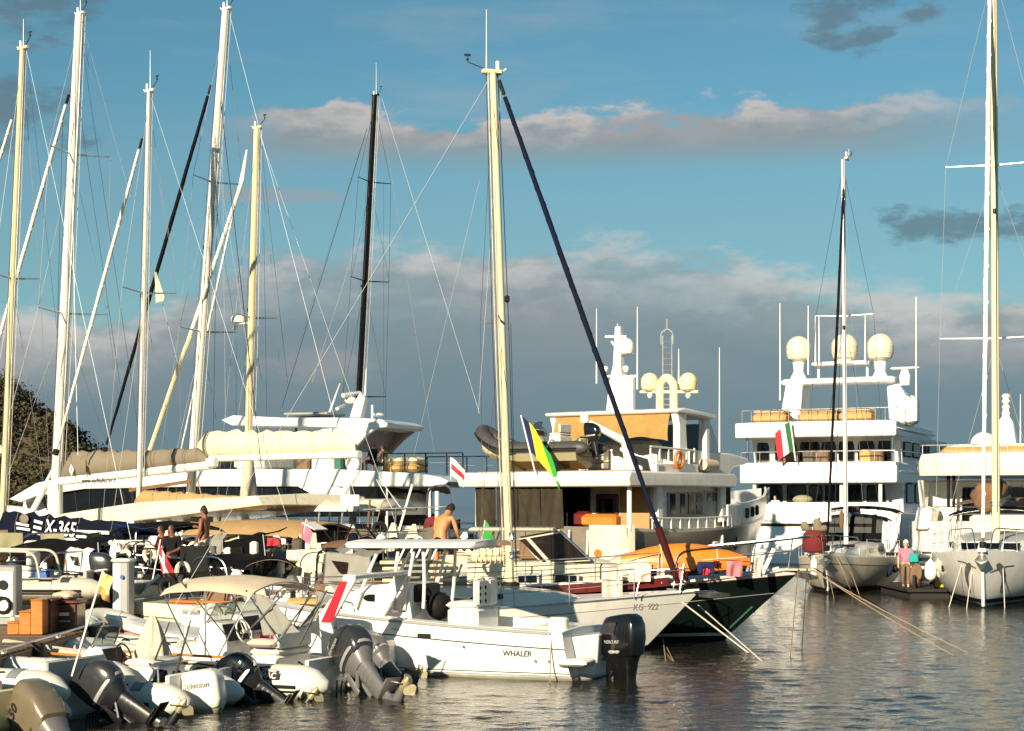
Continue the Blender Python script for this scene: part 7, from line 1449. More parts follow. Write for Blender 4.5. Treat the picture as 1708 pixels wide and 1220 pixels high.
for i in range(5): B.part('side_window', MB().box((3.4+2.2*i, -3.98, (zz(731)+zz(766))/2), (1.8, .12, zz(731)-zz(766)-.3), .08), 'dark_glass', parent=sl_)
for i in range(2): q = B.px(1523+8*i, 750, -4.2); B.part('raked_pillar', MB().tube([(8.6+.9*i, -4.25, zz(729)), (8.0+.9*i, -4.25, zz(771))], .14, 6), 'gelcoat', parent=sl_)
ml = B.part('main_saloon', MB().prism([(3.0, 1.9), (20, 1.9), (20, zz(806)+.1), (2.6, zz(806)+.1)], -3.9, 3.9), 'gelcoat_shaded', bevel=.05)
for i, (ua, ub_) in enumerate(((1264, 1305), (1313, 1345), (1350, 1372), (1377, 1402), (1406, 1440), (1446, 1478))):
    a, b = A(ua, 809, 2.7), A(ub_, 846, 2.7); B.part('window', MB().box((2.7, (a.y+b.y)/2, (a.z+b.z)/2-.3), (.3, a.y-b.y, a.z-b.z+.6), .06), 'dark_glass', parent=ml)
for i in range(6): B.part('side_window', MB().box((4.2+2.2*i, -3.93, (zz(808)+zz(838))/2), (1.7, .12, 1.05), .08), 'dark_glass', parent=ml)
for y in (-3.2, -1.2, 3.4): B.part('deck_pillar', MB().tube([(.6, y, 1.75), (.6, y, zz(805))], .10, 8), 'gelcoat')
for y in (-3.8, 3.8): B.part('deck_pillar', MB().tube([(.6, y, zz(771)), (.6, y, zz(728))], .08, 8), 'steel')
for (x0_, y0_, z0_, h_) in ((.3, 0, zz(771), .62), ):
    r_ = B.part('upper_rail', MB().tube([(.25, 4.0, z0_+h_*.9), (.1, 0, z0_+h_*.9), (.25, -4.0, z0_+h_*.9), (9, -4.3, z0_+h_*.9)], .035, 6), 'steel')
    for i in range(9): B.part('rail_post', MB().tube([(.2, -4+i, z0_-.05), (.2, -4+i, z0_+h_*.9)], .025, 6), 'steel', parent=r_)
zs_ = zz(703)
sr = B.part('sun_deck_rail', MB().tube([(.4, 4.0, zs_+.65), (.3, 0, zs_+.65), (.4, -4.0, zs_+.65), (6, -4.0, zs_+.65)], .03, 6), 'steel')
for i in range(17): B.part('rail_post', MB().tube([(.35, -4+.5*i, zs_-.03), (.35, -4+.5*i, zs_+.65)], .02, 6), 'steel', parent=sr)
for i in range(6): B.part('rail_post', MB().tube([(1+i, -4.0, zs_-.03), (1+i, -4.0, zs_+.65)], .02, 6), 'steel', parent=sr)
for (ua, ub_) in ((1258, 1314), (1334, 1398), (1402, 1456)):
    a, b = A(ua, 695, .9), A(ub_, 695, .9); sp_ = B.part('sun_bed', MB().box((1.2, (a.y+b.y)/2, zs_+.24), (1.6, a.y-b.y, .5), .14), 'cushion_tan'); B.part('bed_cover', MB().box((1.2, (a.y+b.y)/2, zs_+.58), (1.5, (a.y-b.y)*.94, .2), .08), 'canvas_cream', parent=sp_)
# radar arch
XA = 3.0
def Z_(u, v): return A(u, v, XA)
for (pts) in ([(1302, 700), (1336, 700), (1340, 642), (1312, 642)], [(1484, 700), (1520, 706), (1512, 660), (1500, 640), (1480, 645)]):
    ol = [(Z_(*q).y, Z_(*q).z) for q in pts]; B.part('arch_leg', MB().prism(ol, XA-.2, XA+1.4, 'x'), 'gelcoat_bright', bevel=.08)
a, b = Z_(1303, 642), Z_(1492, 630); ab = B.part('arch_beam', MB().box((XA+.6, (a.y+b.y)/2, (a.z+b.z)/2), (1.5, a.y-b.y, .36), .1), 'gelcoat_bright')
a, b = Z_(1350, 608), Z_(1446, 602); B.part('upper_beam', MB().box((XA+.9, (a.y+b.y)/2, (a.z+b.z)/2), (1.0, a.y-b.y, .22), .06), 'gelcoat_bright', parent=ab)
for u in (1358, 1440): q = Z_(u, 620); B.part('beam_post', MB().tube([(XA+.9, q.y, Z_(u, 632).z), (XA+.9, q.y, Z_(u, 606).z)], .07, 6), 'gelcoat_bright', parent=ab)
for (u, v, r_, lab) in ((1327, 580, 21, 0), (1404, 577, 22, 0), (1464, 577, 22, 0)):
    q = Z_(u, v); R0 = r_/F*(86+XA); dm = B.part('radar_dome', radome((XA+.6, q.y, q.z), R0), 'gelcoat_cream'); B.part('dome_pedestal', MB().lathe([(R0*.75, 0), (R0*.4, .5), (R0*.5, max(.6, q.z-R0*1.0-Z_(u, 632).z))], (XA+.6, q.y, Z_(u, 634 if u != 1404 else 606).z), 12), 'gelcoat_bright', parent=dm)
q = Z_(1508, 614); rd = B.part('radar_scanner', MB().box((XA+.2, q.y, q.z), (.2, 1.5, .14), .05), 'gelcoat'); B.part('scanner_post', MB().lathe([(.26, -.9), (.3, -.4), (.18, -.1), (.1, .0)], (XA+.2, q.y, q.z), 12), 'gelcoat_bright', parent=rd)
B.part('arch_equipment', MB().box((XA+.4, Z_(1515, 672).y, Z_(1515, 685).z), (1, .9, 1.6), .25), 'gelcoat_bright')
for (u, va, vb_) in ((1301, 506, 668), (1348, 510, 625), (1360, 527, 604), (1366, 528, 604), (1443, 525, 604), (1528, 495, 702), (1330, 645, 690)): B.part('whip_aerial', MB().tube([Z_(u, vb_), Z_(u, va)], [.045, .02], 6), 'white_plastic')
st, _p = flag(B, A(1327, 769, -.5), A(1318, 703, -.6), .8, ['dark_green_cloth', 'white_cloth', 'red_cloth'], (0, 1, 0), .6, vertical=True, staff='white_plastic', sr=.04, lenf=.72, wob=.12)
for i, (u, m_) in enumerate(((1318, 'cushion_brown'), (1350, 'mid_interior'), (1372, 'cushion_brown'), (1446, 'cushion_tan'), (1462, 'cushion_brown'))): q = A(u, 767, 1.2); B.part('deck_chair', MB().box((1.2, q.y, zz(772)+.25), (.6, .7, .85), .1), m_)
B.part('plant_pot', MB().ell((.3, A(1336, 838).y, zz(838)+.12), (.4, .55, .26), 12, 6), 'canvas_olive'); B.part('forward_bulwark', MB().box((13, -4.2, zz(760)), (3, .2, 1.0), .06), 'gelcoat_shaded')
MY = B
# ------------------------------------------------------------------ flybridge yacht with stern stairs on the right
B = Thing('motor_yacht', 'white flybridge yacht with moulded stern stairs at the right edge', 'yacht', 1650, 70., 66, x0=0)
def A(u, v, x=0.): return B.pxx(u, v, x)
hb, fn = hull(22, 6.6, 1.5, 1.8, 3.0, inset=.3, tw=.95, rake=2, trake=.3, full=2.4, p=3.4, q=2.4); B.part('hull', hb, ['gelcoat', 'gelcoat', 'deck_nonskid'])
tr = B.part('transom_block', MB().loft([[(x, y, z) for x, y in ((-.2, 3.25), (.9, 3.3), (.9, -3.3), (-.2, -3.25), (-.55, 0))] for z in (.3, 1.1, 1.9, 2.35)]), 'gelcoat_ivory', bevel=.1); B.part('swim_platform', MB().box((-.9, 0, .42), (1.6, 6.0, .16), .06), 'gelcoat')
a, b = A(1535, 905, -.6), A(1562, 870, -.6)
for i in range(6): B.part('stair', MB().box((-.75+.22*i, (a.y+b.y)/2, .62+.25*i), (.5, a.y-b.y, .12), .03), 'gelcoat'); B.part('riser', MB().box((-.58+.22*i, (a.y+b.y)/2, .50+.25*i), (.3, a.y-b.y, .25), .02), 'gelcoat_shaded')
for s in (a.y+.2, b.y-.2): B.part('stair_side', MB().prism([(-1.0, .45), (1.0, .45), (1.0, 2.5), (.5, 2.4), (-1.0, .75)], s-.16, s+.16), 'gelcoat', bevel=.05)
B.part('quarter_wing', MB().loft([[(x, 2.7+.35*w, z) for x, z in ((-.6, 2.0), (1.2, 2.1), (2.2, 3.0), (.2, 2.9))] for w in (-1, 1)]), 'gelcoat', bevel=.15)
B.part('saloon', MB().prism([(2.6, 1.8), (15, 1.8), (13, 4.1), (2.6, 4.1)], -3.0, 3.0), 'gelcoat', bevel=.08); B.part('saloon_doors', MB().box((2.55, -.6, 2.9), (.1, 4.2, 1.8), .03), 'dark_glass')
for s in (-1, 1): B.part('side_window', MB().prism([(3.5, 2.5), (12, 2.6), (11, 3.7), (3.5, 3.7)], s*2.98-.06, s*2.98+.06), 'dark_glass')
for s in (-1, 1): B.part('wing_support', MB().loft([[(x, s*2.95-.12, z), (x+w, s*2.95-.12, z), (x+w, s*2.95+.12, z), (x, s*2.95+.12, z)] for x, w, z in ((.8, 1.2, 2.2), (1.1, .7, 3.0), (.6, 1.6, 4.1))]), 'gelcoat', bevel=.06)
zf = A(1640, 775).z
fb_ = B.part('flybridge', MB().loft([[(x, y*w, zf+z) for y, z in ((-3.1, -.45), (-3.2, -.1), (-3.0, .45), (-2.6, .5), (2.6, .5), (3.0, .45), (3.2, -.1), (3.1, -.45))] for x, w in ((-.1, .78), (.3, .95), (1.2, 1), (9, 1), (11.5, .8), (12.5, .4))]), 'gelcoat_ivory', smooth=40)
B.part('fly_stripe', MB().box((.02, 0, zf-.28), (.1, 4.6, .1), .02), 'canvas_taupe', parent=fb_); B.part('fly_rail', MB().tube([(.4, 2.9, zf+.85), (.2, 0, zf+.85), (.4, -2.9, zf+.85), (5, -3.0, zf+.85)], .03, 6), 'steel', parent=fb_)
for i in range(9): B.part('fly_post', MB().tube([(.3, -2.8+.7*i, zf+.4), (.3, -2.8+.7*i, zf+.85)], .02, 6), 'steel', parent=fb_)
B.part('fly_seats', MB().box((1.6, .4, zf+.55), (.8, 3.6, .5), .15), 'cushion_tan', parent=fb_)
B.part('fly_top', MB().loft([[(x, y*w, zf+z) for y, z in ((-2.8, .5), (-2.5, .95), (2.5, .95), (2.8, .5))] for x, w in ((2.6, .75), (3.2, .9), (7, .8))]), 'gelcoat_ivory', bevel=.1, parent=fb_)
q = A(1640, 742, 3); B.part('dome', radome((3, q.y, q.z), .55), 'gelcoat'); mq = A(1678, 740, 4)
ms = B.part('mast', MB().loft([[(4+a_*w, mq.y+b_*w, z) for a_, b_ in ((-.35, -.4), (.35, -.4), (.35, .4), (-.35, .4))] for z, w in ((mq.z-.3, 1.3), (mq.z+.9, .8), (A(1678, 695, 4).z, .4), (A(1678, 680, 4).z, .3))]), 'gelcoat', bevel=.04)
for v in (690, 680, 670, 662): q = A(1678, v, 4); B.part('mast_light', MB().lathe([(.12, -.12), (.2, 0), (.12, .12)], (4, q.y, q.z), 10), 'white_plastic', parent=ms)
B.part('whip_aerial', MB().tube([A(1702, 745, 4), A(1702, 658, 4)], [.035, .015], 6), 'white_plastic')
for u in (1582, 1591): B.part('black_post', MB().tube([A(u, 845, .5), A(u, 780, .5)], .07, 8), 'rubber_black')
rail(B, [(.4, y, 2.35) for y in (-3, -1.5, 0, 1.5, 3)], .6, .03); B.part('cockpit_sofa', MB().box((1.6, -.8, 2.3), (.9, 3.6, .7), .15), 'cushion_white')
# ------------------------------------------------------------------ long white motor yacht lying broadside on the left
B = Thing('motor_yacht', 'long white flybridge motor yacht lying behind the left-hand masts', 'yacht', 748, 68., 161, x0=0)
W = 2.7
def S(u, v, y=W): return B.px(u, v, y)
hb, fn = hull(21.5, 5.6, 1.9, 2.2, 3.0, inset=.25, well=[(.01, .16)], sole=1.3, tw=.95, rake=2.2, trake=-.6, full=2.3, p=3.2, q=2.2); B.part('hull', hb, ['gelcoat_bright', 'gelcoat_bright', 'deck_nonskid'])
def slab(name, pts, m, w0=-W, w1=W, par=None, bev=.06, yy=W): return B.part(name, MB().prism([(S(*q, yy).x, S(*q, yy).z) for q in pts], w0, w1), m, parent=par, bevel=bev)
hs = slab('deckhouse_windows', [(62, 830), (150, 814), (640, 810), (640, 862), (80, 866)], 'dark_glass', -2.5, 2.5)
for i in range(7): q = S(150+72*i, 835, 2.5); B.part('window_mullion', MB().box((q.x, 2.5, q.z), (.07, .06, 1.2), .01), 'black_plastic', parent=hs)
fl = slab('flybridge_coaming', [(14, 833), (60, 806), (134, 789), (250, 783), (440, 783), (560, 783), (700, 790), (735, 797), (748, 803), (738, 812), (640, 812), (330, 812), (140, 816), (60, 828), (34, 838)], 'gelcoat_bright')
slab('bow_wedge', [(14, 833), (40, 836), (75, 848), (78, 862), (30, 870), (10, 850)], 'gelcoat_bright', -1.6, 1.6)
slab('wing_panel', [(497, 812), (555, 812), (575, 815), (575, 840), (530, 830)], 'gelcoat_bright', 2.52, 2.72, hs, .03); slab('side_ledge', [(480, 827), (520, 836), (630, 832), (632, 840), (520, 846)], 'gelcoat_bright', 2.5, 2.8, hs, .03); slab('aft_corner', [(572, 812), (584, 812), (584, 835), (572, 835)], 'gelcoat_shaded', 2.4, 2.73, hs, .02)
ht = slab('hard_top', [(368, 701), (388, 693), (470, 697), (560, 697), (600, 698), (632, 699), (650, 706), (645, 713), (612, 716), (585, 714), (500, 712), (386, 710)], 'gelcoat_bright', -1.9, 1.9, yy=1.9)
for s in (-1, 1):
    ol = [(S(*q, 1.9).x, S(*q, 1.9).z) for q in ((470, 752), (540, 716), (596, 714), (632, 713), (612, 728), (590, 752), (562, 752), (566, 734), (552, 728))]
    B.part('arch_wing', MB().prism(ol, s*1.9-.14, s*1.9+.14), 'gelcoat_bright' if s > 0 else 'taupe_hull', parent=ht, bevel=.04)  # far wing is taupe: its shade is put into the colour
    B.part('top_post', MB().tube([(S(492, 712, 1.9).x, s*1.8, S(492, 712).z), (S(492, 785, 1.9).x, s*1.8, S(492, 785).z)], .05, 6), 'rubber_black', parent=ht)
B.part('arch_panel', MB().quad(*[Vector((S(*q, 1.9).x, y, S(*q, 1.9).z)) for q, y in (((600, 716), 1.8), ((600, 716), -1.8), ((580, 752), -1.8), ((580, 752), 1.8))], .06), 'taupe_hull', parent=ht)  # taupe stands in for shade on the aft face of the arch
mm = B.part('radar_mast', MB().prism([(S(*q, 0).x, S(*q, 0).z) for q in ((586, 697), (604, 697), (612, 665), (604, 655), (594, 672))], -.2, .2), 'gelcoat', bevel=.03)
B.part('scanner', MB().tube([S(572, 660, .5), S(600, 656, -.5)], .09, 8), 'gelcoat', parent=mm); B.part('scanner_pod', MB().ell(S(585, 668, 0), (.26, .26, .16)), 'gelcoat', parent=mm); B.part('open_array', MB().tube([S(562, 682, .6), S(580, 674, -.6)], .07, 8), 'gelcoat', parent=mm); B.part('aerial', MB().tube([S(609, 660, 0), S(611, 615, 0)], [.05, .02], 6), 'white_plastic', parent=mm)
for (u, va, vb_) in ((549, 690, 640), (621, 698, 676)): B.part('whip_aerial', MB().tube([S(u, va, .5), S(u+(18 if va < 695 else 0), vb_, .5)], [.05, .02] if va < 695 else [.05, .05], 6), 'white_plastic')
B.part('gps_dome', MB().ell(S(630, 692, 0), (.28, .28, .08)), 'gelcoat'); B.part('sun_roof', MB().box((S(525, 692, 0).x, 0, S(525, 692, 0).z), (2.0, 1.8, .12), .04), 'grey_plastic', parent=ht)
B.part('fly_console', MB().box((S(440, 760, 0).x, 0, S(440, 768, 0).z), (1.4, 3.0, 1.0), .2), 'gelcoat'); B.part('fly_windscreen', MB().quad((S(400, 752, 0).x, 2.0, S(400, 745).z), (S(400, 752, 0).x, -2.0, S(400, 745).z), (S(390, 780, 0).x, -2.2, S(390, 782).z), (S(390, 780, 0).x, 2.2, S(390, 782).z), .03), 'smoky_glass')
for (u, w, mt_) in ((540, 1.0, 'gelcoat'), (566, .4, 'green_plastic'), (505, .7, 'cushion_brown')): B.part('fly_locker', MB().box((S(u, 775, 2.2).x, 2.0, S(u, 774, 2.2).z), (w, .7, .62), .08), mt_)
q = S(588, 774, 2.3); B.part('life_ring', MB().tube([(q.x+.22*math.cos(a), 2.3, q.z+.22*math.sin(a)) for a in (i*math.pi/8 for i in range(16))], .09, 8, closed=True), 'white_plastic'); B.part('ring_disc', MB().tube([(q.x, 2.25, q.z), (q.x, 2.33, q.z)], .2, 14), 'white_plastic')
q = S(672, 776, 1.6); lr = B.part('cushion_stack', MB().box((q.x, 1.4, q.z-.12), (1.5, 1.4, .34), .12), 'cushion_tan'); B.part('cushion_top', MB().box((q.x, 1.4, q.z+.18), (1.5, 1.3, .26), .1), 'canvas_cream', parent=lr)
for x_ in (-.3, .3): B.part('cushion_strap', MB().tube([(q.x+x_, 2.14, q.z-.3), (q.x+x_, 2.12, q.z+.3)], .03, 5), 'canvas_tan', parent=lr)
pr = [S(u, 786, 2.3) for u in (640, 675, 710, 745, 772)]; rail(B, [(p.x, 2.3, S(700, 788).z) for p in pr], .75, .03, (.5,), mat='wire_dark'); rail(B, [(p.x, -2.3, S(700, 788).z) for p in pr], .75, .03, (.5,), mat='wire_dark')
B.part('aft_stairs', MB().obox(S(690, 850, 1.8), S(640, 815, 1.8), .7, .12), 'mid_interior'); B.part('aft_awning', MB().quad(S(700, 806, 2.4), S(752, 808, 2.4), S(752, 822, -2), S(700, 822, -2), .02, 8, 6, .05), 'canvas_grey')
for u in (712, 640): B.part('aft_pillar', MB().tube([(S(u, 812).x, 2.4, S(u, 812).z), (S(u, 850).x, 2.4, 1.9)], .06, 6), 'gelcoat_shaded')
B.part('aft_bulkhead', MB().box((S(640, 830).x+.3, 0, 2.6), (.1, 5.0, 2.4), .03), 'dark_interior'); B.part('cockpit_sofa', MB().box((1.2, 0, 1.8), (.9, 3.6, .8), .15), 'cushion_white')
# ------------------------------------------------------------------ far black-masted yacht
B = yacht('white yacht with black carbon mast behind the long motor yacht', 588, 0, 84., 19, 5.0, 11, 626, 160, 'mast_black', .21, h=140, sp=(.30, .57, .8), hw=1.5, fb=1.6, wirem='wire_dark', wr=.012, whip=1.6)
line(B, B.px(470, 680, 0), B.px(612, 215, 0), .014, 'wire_dark', 'forestay')
for (a_, b_, m_) in (((637, 165), (800, 690), 'wire_pale'), ((632, 160), (725, 760), 'wire'), ((640, 300), (640, 740), 'wire_dark'), ((612, 215), (490, 600), 'wire'), ((628, 300), (520, 640), 'wire_pale'), ((800, 300), (690, 760), 'wire_pale')): line(B, B.px(*a_), B.px(*b_, 0), .009, m_, 'stay')
# ------------------------------------------------------------------ kayak, laundry, fenders, flags, people
B = GUL
def GP(u, v, y): return B.Mw @ B.px(u, v, y)
# upturned orange kayak on the motor sailer's foredeck
a, b = GP(1036, 945, -.75), GP(1250, 948, -.55); ax = b-a; n = 30
up = Vector((0, 0, 1)); sd = ax.cross(up).normalized(); rings = []
for i in range(n+1):
    t = i/n; w = max(.03, .40*math.sin(math.pi*(.04+.92*t))**.7); hh = .52*math.sin(math.pi*(.05+.9*t))**.8+.03; c = a.lerp(b, t)+up*(.10*(2*t-1)**2-.02)
    rings.append([c+sd*w*math.cos(q)+up*hh*max(0, math.sin(q))**.75-up*.05*(math.sin(q) < -.1) for q in (j*2*math.pi/18 for j in range(18))])
T = Thing('kayak', 'upturned orange kayak lashed on the black boat foredeck', 'kayak', 1140, 36.5, 0); T.o.location = (a+b)/2-up*.1; T.o.rotation_euler = (0, 0, 0); inv = Matrix.Translation(-T.o.location)
hk = obj('hull', MB().loft(rings).xf(inv), 'orange_kayak', T.o, smooth=60)
band = []
for i in (14, 15, 16): band.append([p+(p-(a.lerp(b, i/n))).normalized()*.006 for p in rings[i]])
obj('lashing_band', MB().loft([[p.lerp(q, .15) for p, q in zip(band[0], band[1])], band[1], [p.lerp(q, .2) for p, q in zip(band[1], band[2])]], c0=False, c1=False).xf(inv), 'orange_kayak_band', T.o)
for i in (9, 22): obj('rope_lashing', MB().tube([p+(p-a.lerp(b, i/n)).normalized()*.012 for p in rings[i][:10]], .014, 5).xf(inv), 'rope_white', T.o)
for i in (3, 27): obj('deck_chock', MB().box(tuple(a.lerp(b, i/n)-up*.09), (.12, .5, .22), .02).xf(inv), 'teak', T.o)
# laundry on the guard rail
towel(GP(1004, 946, -1.55), GP(1038, 945, -1.55), .60, 'pale peach towel hanging over the black boat rail', 'pale_pink_cloth')
towel(GP(1049, 945, -1.30), GP(1085, 944, -1.30), .34, 'pale folded blanket beside the peach towel', 'pale_pink_cloth', 'blanket', name='blanket')
for (u0, u1, v, dn, mt_, lab) in ((1087, 1094, 943, .38, 'sail_maroon', 'narrow maroon cloth hanging beside the blue furled sail'), (1096, 1108, 943, .40, 'pale_pink_cloth', 'small pink shirt hanging beside the furled sail tack'), (1126, 1138, 940, .36, 'rose_cloth', 'rose towel hanging in front of the kayak'), (1141, 1147, 940, .38, 'sail_maroon', 'thin dark red strap of cloth in front of the kayak'),
        (1153, 1190, 937, .26, 'navy_cloth', 'crumpled navy shirt hung in front of the orange kayak'), (1172, 1184, 950, .12, 'red_cloth', 'small red cloth below the navy shirt'), (1190, 1200, 936, .13, 'sail_maroon', 'dark red rag beside the navy shirt'), (1212, 1238, 936, .34, 'rose_cloth', 'bundle of pink netting at the kayak tip'), (1258, 1272, 930, .42, 'pale_pink_cloth', 'pale pink bathing wear hung in the bow pulpit')):
    towel(GP(u0, v, -1.02), GP(u1, v, -.98), dn, lab, mt_, 'laundry', name='laundry', wob=.05)
rope([GP(1040, 938, -1.05), GP(1245, 929, -.95)], .010, 'clothes line strung along the black boat foredeck', 'rope_white', name='clothes_line', sag=.03)
# towels amid the moored boats
def wp(u, v, d): return world_px(u, v, d)
towel(wp(-12, 889, 41), wp(38, 889, 41), .50, 'wide olive towel on the rail at the left edge', 'canvas_olive'); towel(wp(68, 891, 41), wp(108, 890, 41), .40, 'short olive towel hanging below the navy sail cover', 'canvas_olive')
towel(wp(739, 926, 33.7), wp(779, 928, 33.7), .62, 'pink and grey two-tone towel beside the bare-backed man', 'pale_pink_cloth', m2='canvas_grey', split=.52)
towel(wp(1368, 843, 60.5), wp(1386, 841, 60.5), .62, 'white sheet hanging in the rigging of the bow-on cream sloop', 'white_cloth', 'sheet', name='sheet')
towel(wp(503, 872, 44.5), wp(520, 872, 44.5), .55, 'pink towel under the sand bimini', 'pink_cloth'); towel(wp(446, 898, 43), wp(466, 897, 43), .2, 'small red cloth on a boat rail under the sand bimini', 'red_cloth', 'cloth', name='cloth')
for i, (u0, u1, v, d, dn, mt_, lab) in enumerate(((212, 224, 868, 50, .5, 'white_cloth', 'first grey-white cloth drying under the cream hard top'), (240, 258, 866, 50, .62, 'canvas_grey', 'crumpled grey cloth drying under the cream hard top'), (262, 280, 866, 49.5, .6, 'white_cloth', 'broad white cloth drying under the cream hard top'), (318, 356, 862, 49, .55, 'canvas_taupe', 'wide taupe awning panel under the cream hard top'))):
    towel(wp(u0, v, d), wp(u1, v, d), dn, lab, mt_, 'cloth', name='cloth', wob=.05)
# Danish-coloured flag: red with a white cross
T = Thing('ensign', 'red flag with white cross drooping from a white staff', 'flag', 262, 35.6, 90, z=.82)
st = T.part('flag_staff', MB().tube([T.pxx(252, 980, 0), T.pxx(268, 900, 0)], .016, 6), 'white_plastic')
tp = T.pxx(267, 905, 0)
def fl(u, v): return Vector((-.03+.04*math.sin(u*8+v*3), tp.y+.06-.36*u-.10*v+.16*u*v, tp.z-.62*v-.62*u*(.7+.3*u)))
fc = T.part('flag_cloth', MB().sheet(fl, 10, 8, th=.008), 'red_cloth', smooth=80, parent=st)
T.part('white_cross', MB().sheet(lambda u, v: fl(lerp(.30, .46, u), v)+Vector((-.012, 0, 0)), 3, 8, th=.008), 'white_cloth', smooth=80, parent=st); T.part('white_cross', MB().sheet(lambda u, v: fl(u, lerp(.40, .60, v))+Vector((-.012, 0, 0)), 10, 3, th=.008), 'white_cloth', smooth=80, parent=st)
# fenders
def rw(P): return (P.x, P.y, P.z)
B = R_
for (u, v, r_, l_, lab) in ((1572, 949, .20, .62, 'large white fender with navy ends on the dolphin sloop bow'), (1552, 952, .19, .60, 'white fender hanging outboard of the dolphin sloop'), (1584, 945, .16, .5, 'cream fender tucked under the dolphin sloop deck edge')):
    p = wp(u, v, 53.6); fender(rw(p), r_, l_, lab, line_to=p+Vector((.1, .05, .75)))
p = wp(1478, 949, 60.6); single('ball_fender', MB().ell(rw(p), (.26, .26, .30), 14, 8).tube([p, p+Vector((0, 0, .75))], .012, 5), 'navy_plastic', 'round navy ball fender on the cream sloop side', 'fender')
p = wp(1493, 949, 60.9); single('ball_fender', MB().ell(rw(p), (.14, .14, .15), 12, 7), 'black_plastic', 'small black ball fender beside the navy one', 'fender')
fender(rw(wp(1385, 935, 58)), .12, .5, 'slim cream fender on the cream sloop foredeck beside the stem', 'gelcoat_cream', wp(1389, 915, 58.2))
fender(rw(wp(1358, 948, 56)), .12, .62, 'bright white fender tied at the cream sloop bow', 'white_plastic', wp(1354, 928, 56.2))
# red bag in the cream sloop's pulpit
B = Q_
T = Thing('sail_bag', 'bulging red sail bag topped by tan canvas in the bow pulpit', 'bag', 1358, 58., 251, x0=0, z=1.38)
T.part('bag', MB().loft([[(.34*w*math.cos(q), .40*w*math.sin(q), z*.92) for q in (j*math.pi/8 for j in range(16))] for z, w in ((0, .8), (.1, 1.), (.45, 1.04), (.72, .95), (.84, .6), (.86, .2))]), 'bag_red', smooth=70)
for s, hh in ((-.26, .34), (.12, .44), (.3, .22)): T.part('tan_bundle', MB().loft([[(.12*w*math.cos(q)+.1*k, s+.15*w*math.sin(q)+.25*k*(s-.05), .74+hh*k) for q in (j*math.pi/5 for j in range(10))] for k, w in ((0, 1), (.4, 1.15), (.75, .85), (1, .35))]), 'canvas_taupe', smooth=70)
for y in (-.2, .1, .3): T.part('strap', MB().tube([(-.41, y, .05), (-.43, y+.05, .4), (-.38, y, .78)], .02, 5), 'pale_pink_cloth')
# jetty float and dark dinghy between the bow-on sloops
T = Thing('floating_jetty', 'low dark floating jetty between the two bow-on sloops', 'jetty', 1525, 56.5, 90, z=0)
T.part('deck', MB().box((0, 0, .26), (4.6, 1.5, .14), .03), 'dock_dark'); T.part('float', MB().box((0, 0, .05), (4.4, 1.3, .36), .05), 'dock_dark')
for x in (-3, -1, 1): T.part('tyre', MB().tube([(x*.7+.28*math.cos(q), -.8, .22+.22*math.sin(q)) for q in (i*math.pi/7 for i in range(14))], .07, 7, closed=True), 'rubber_black')
for i in range(5): T.part('bollard', MB().tube([(-2.1+.9*i, .5-.2*i, .3), (-2.1+.9*i, .5-.2*i, .75+.1*(i % 2))], .06, 8), 'black_plastic')
T.part('yellow_crate', MB().box((-2.0, -.5, .52), (.5, .5, .36), .04), 'yellow_plastic')
for i, (x, y) in enumerate(((-1.7, .35), (-1.2, -.5))): T.part('stowed_cover', MB().lump((x, y, .7), (.3, .22, .42), .3), 'canvas_black' if i else 'cushion_brown')
T = Thing('tote_bag', 'teal bag hanging beside the person in pink', 'bag', 1524, 54.9, 90, z=1.12); T.part('pouch', MB().box((0, 0, .17), (.14, .30, .32), .04), 'teal_cloth'); T.part('strap', MB().tube(arc([(0, -.1, .32), (0, -.06, .55), (0, .06, .55), (0, .1, .32)]), .015, 5), 'teal_cloth')

# people
sit = dict(pel=(0, 0, .45), bel=(0, .0, .60), che=(0, .02, .80), nek=(0, .03, .99), hed=(0, .07, 1.12), crn=(0, .06, 1.26), nos=(0, .155, 1.12), lsh=(-.18, .0, .92), rsh=(.18, .0, .92), lel=(-.26, .06, .68), rel=(.26, .06, .68), lwr=(-.2, .28, .60), rwr=(.2, .28, .60), lha=(-.17, .35, .58), rha=(.17, .35, .58),
           lhi=(-.1, .02, .43), rhi=(.1, .02, .43), lkn=(-.13, .44, .47), rkn=(.13, .44, .47), lan=(-.13, .42, .08), ran=(.13, .42, .08), lto=(-.14, .57, .035), rto=(.14, .57, .035))
bend = dict(pel=(0, 0, .92), bel=(0, .06, 1.06), che=(0, .17, 1.24), nek=(0, .27, 1.40), hed=(.02, .37, 1.50), crn=(.03, .44, 1.62), nos=(.02, .46, 1.46), lsh=(-.19, .20, 1.34), rsh=(.19, .20, 1.34), lel=(-.26, .22, 1.07), rel=(.26, .24, 1.07), lwr=(-.22, .38, .90), rwr=(.22, .40, .88), lha=(-.2, .44, .84), rha=(.2, .46, .82), lkn=(-.11, .05, .50), rkn=(.12, .10, .50), lan=(-.11, -.06, .09), ran=(.13, .02, .09))
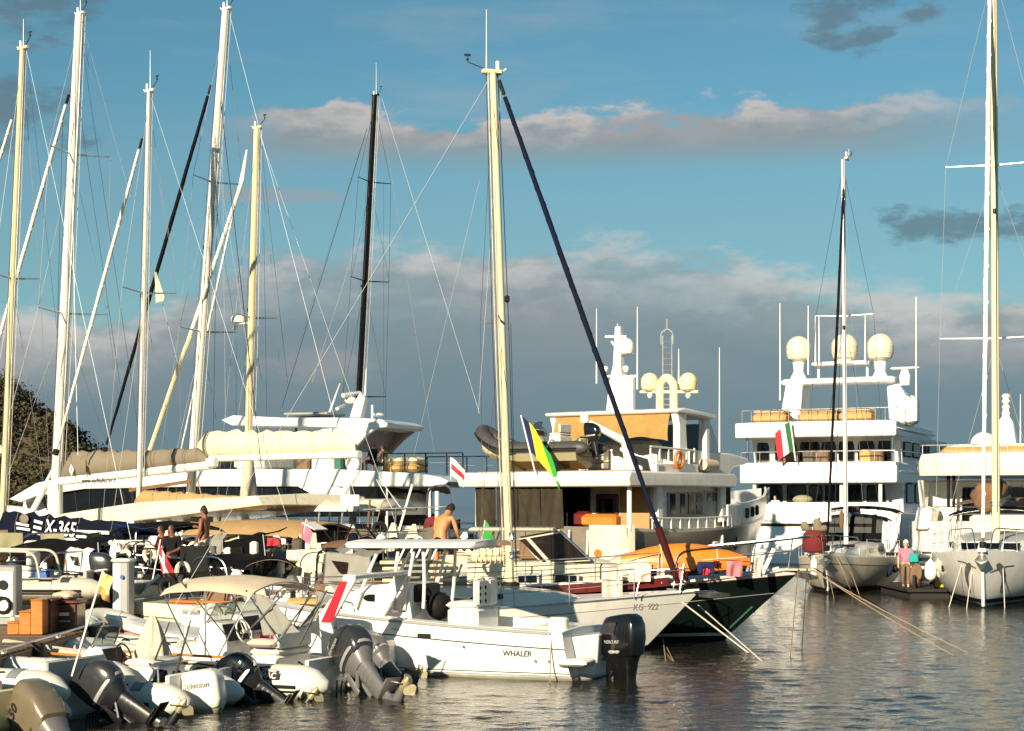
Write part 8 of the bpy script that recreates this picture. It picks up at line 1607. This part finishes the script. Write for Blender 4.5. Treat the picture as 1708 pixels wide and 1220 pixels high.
person('bare-backed tanned man in dark shorts bending on the white sloop', world_px(733, 974, 34.0), -32, bend, 'skin_tan', bottom='black_cloth', bottom_len=.7, k=1.0)
person('brown-skinned shirtless man in pale shorts standing among the cockpits', world_px(341, 962, 41.8), 70, dict(rel=(.3, .1, 1.14), rwr=(.2, .3, 1.2), rha=(.18, .36, 1.22)), 'skin_brown', bottom='canvas_sand', bottom_len=.6, k=1.02)
person('seated person in a black shirt among the cockpits', world_px(289, 962, 40.6), 150, sit, 'skin_brown', top='black_cloth', bottom='rose_cloth', bottom_len=.9)
person('person sitting in shade holding a red cloth beside the black-shirted one', world_px(272, 958, 41.2), 130, sit, 'skin_brown', top='sail_maroon', bottom='black_cloth', bottom_len=1.4, k=.95)
person('person in pink top and white cap walking on the low jetty', world_px(1511, 986, 55.5)+Vector((0, 0, .0)), 160, dict(lkn=(-.1, .14, .5), lan=(-.1, .2, .1), lto=(-.1, .36, .05), ran=(.1, -.2, .12), rto=(.1, -.06, .04)), 'skin_light', top='pink_cloth', bottom='cushion_brown', bottom_len=1.7, hat='white_cloth', k=.98)
my = MY.Mw @ Vector((.9, MY.pxx(1293, 830, .9).y, 1.75)); person('person in a white top standing at the yacht aft rail', my, 155, dict(lel=(-.34, .12, 1.2), lwr=(-.2, .3, 1.15), lha=(-.16, .34, 1.14)), 'skin_light', top='white_cloth', bottom='black_cloth', k=1.05)
for (u, v, sk, tp_, lab) in ((623, 789, 'skin_brown', 'black_cloth', 'dark-haired person on the flybridge of the long motor yacht'), (640, 793, 'skin_brown', 'cushion_brown', 'second person seated by the tan cushions on the flybridge')):
    person(lab, world_px(u, v, 67.), 60, sit, sk, top=tp_)
# lines in the water
rope([wp(1106, 1066, 36.6), world_px(1112, 1112, 8400/268)+Vector((0, 0, -.03))], .013, 'pale mooring line dropping beside the black hull', 'rope_tan'); rope([wp(1109, 1088, 34.2), world_px(1124, 1104, 8400/260), wp(1112, 1080, 35)], .010, 'loop of pale line floating by the black hull', 'rope_tan')
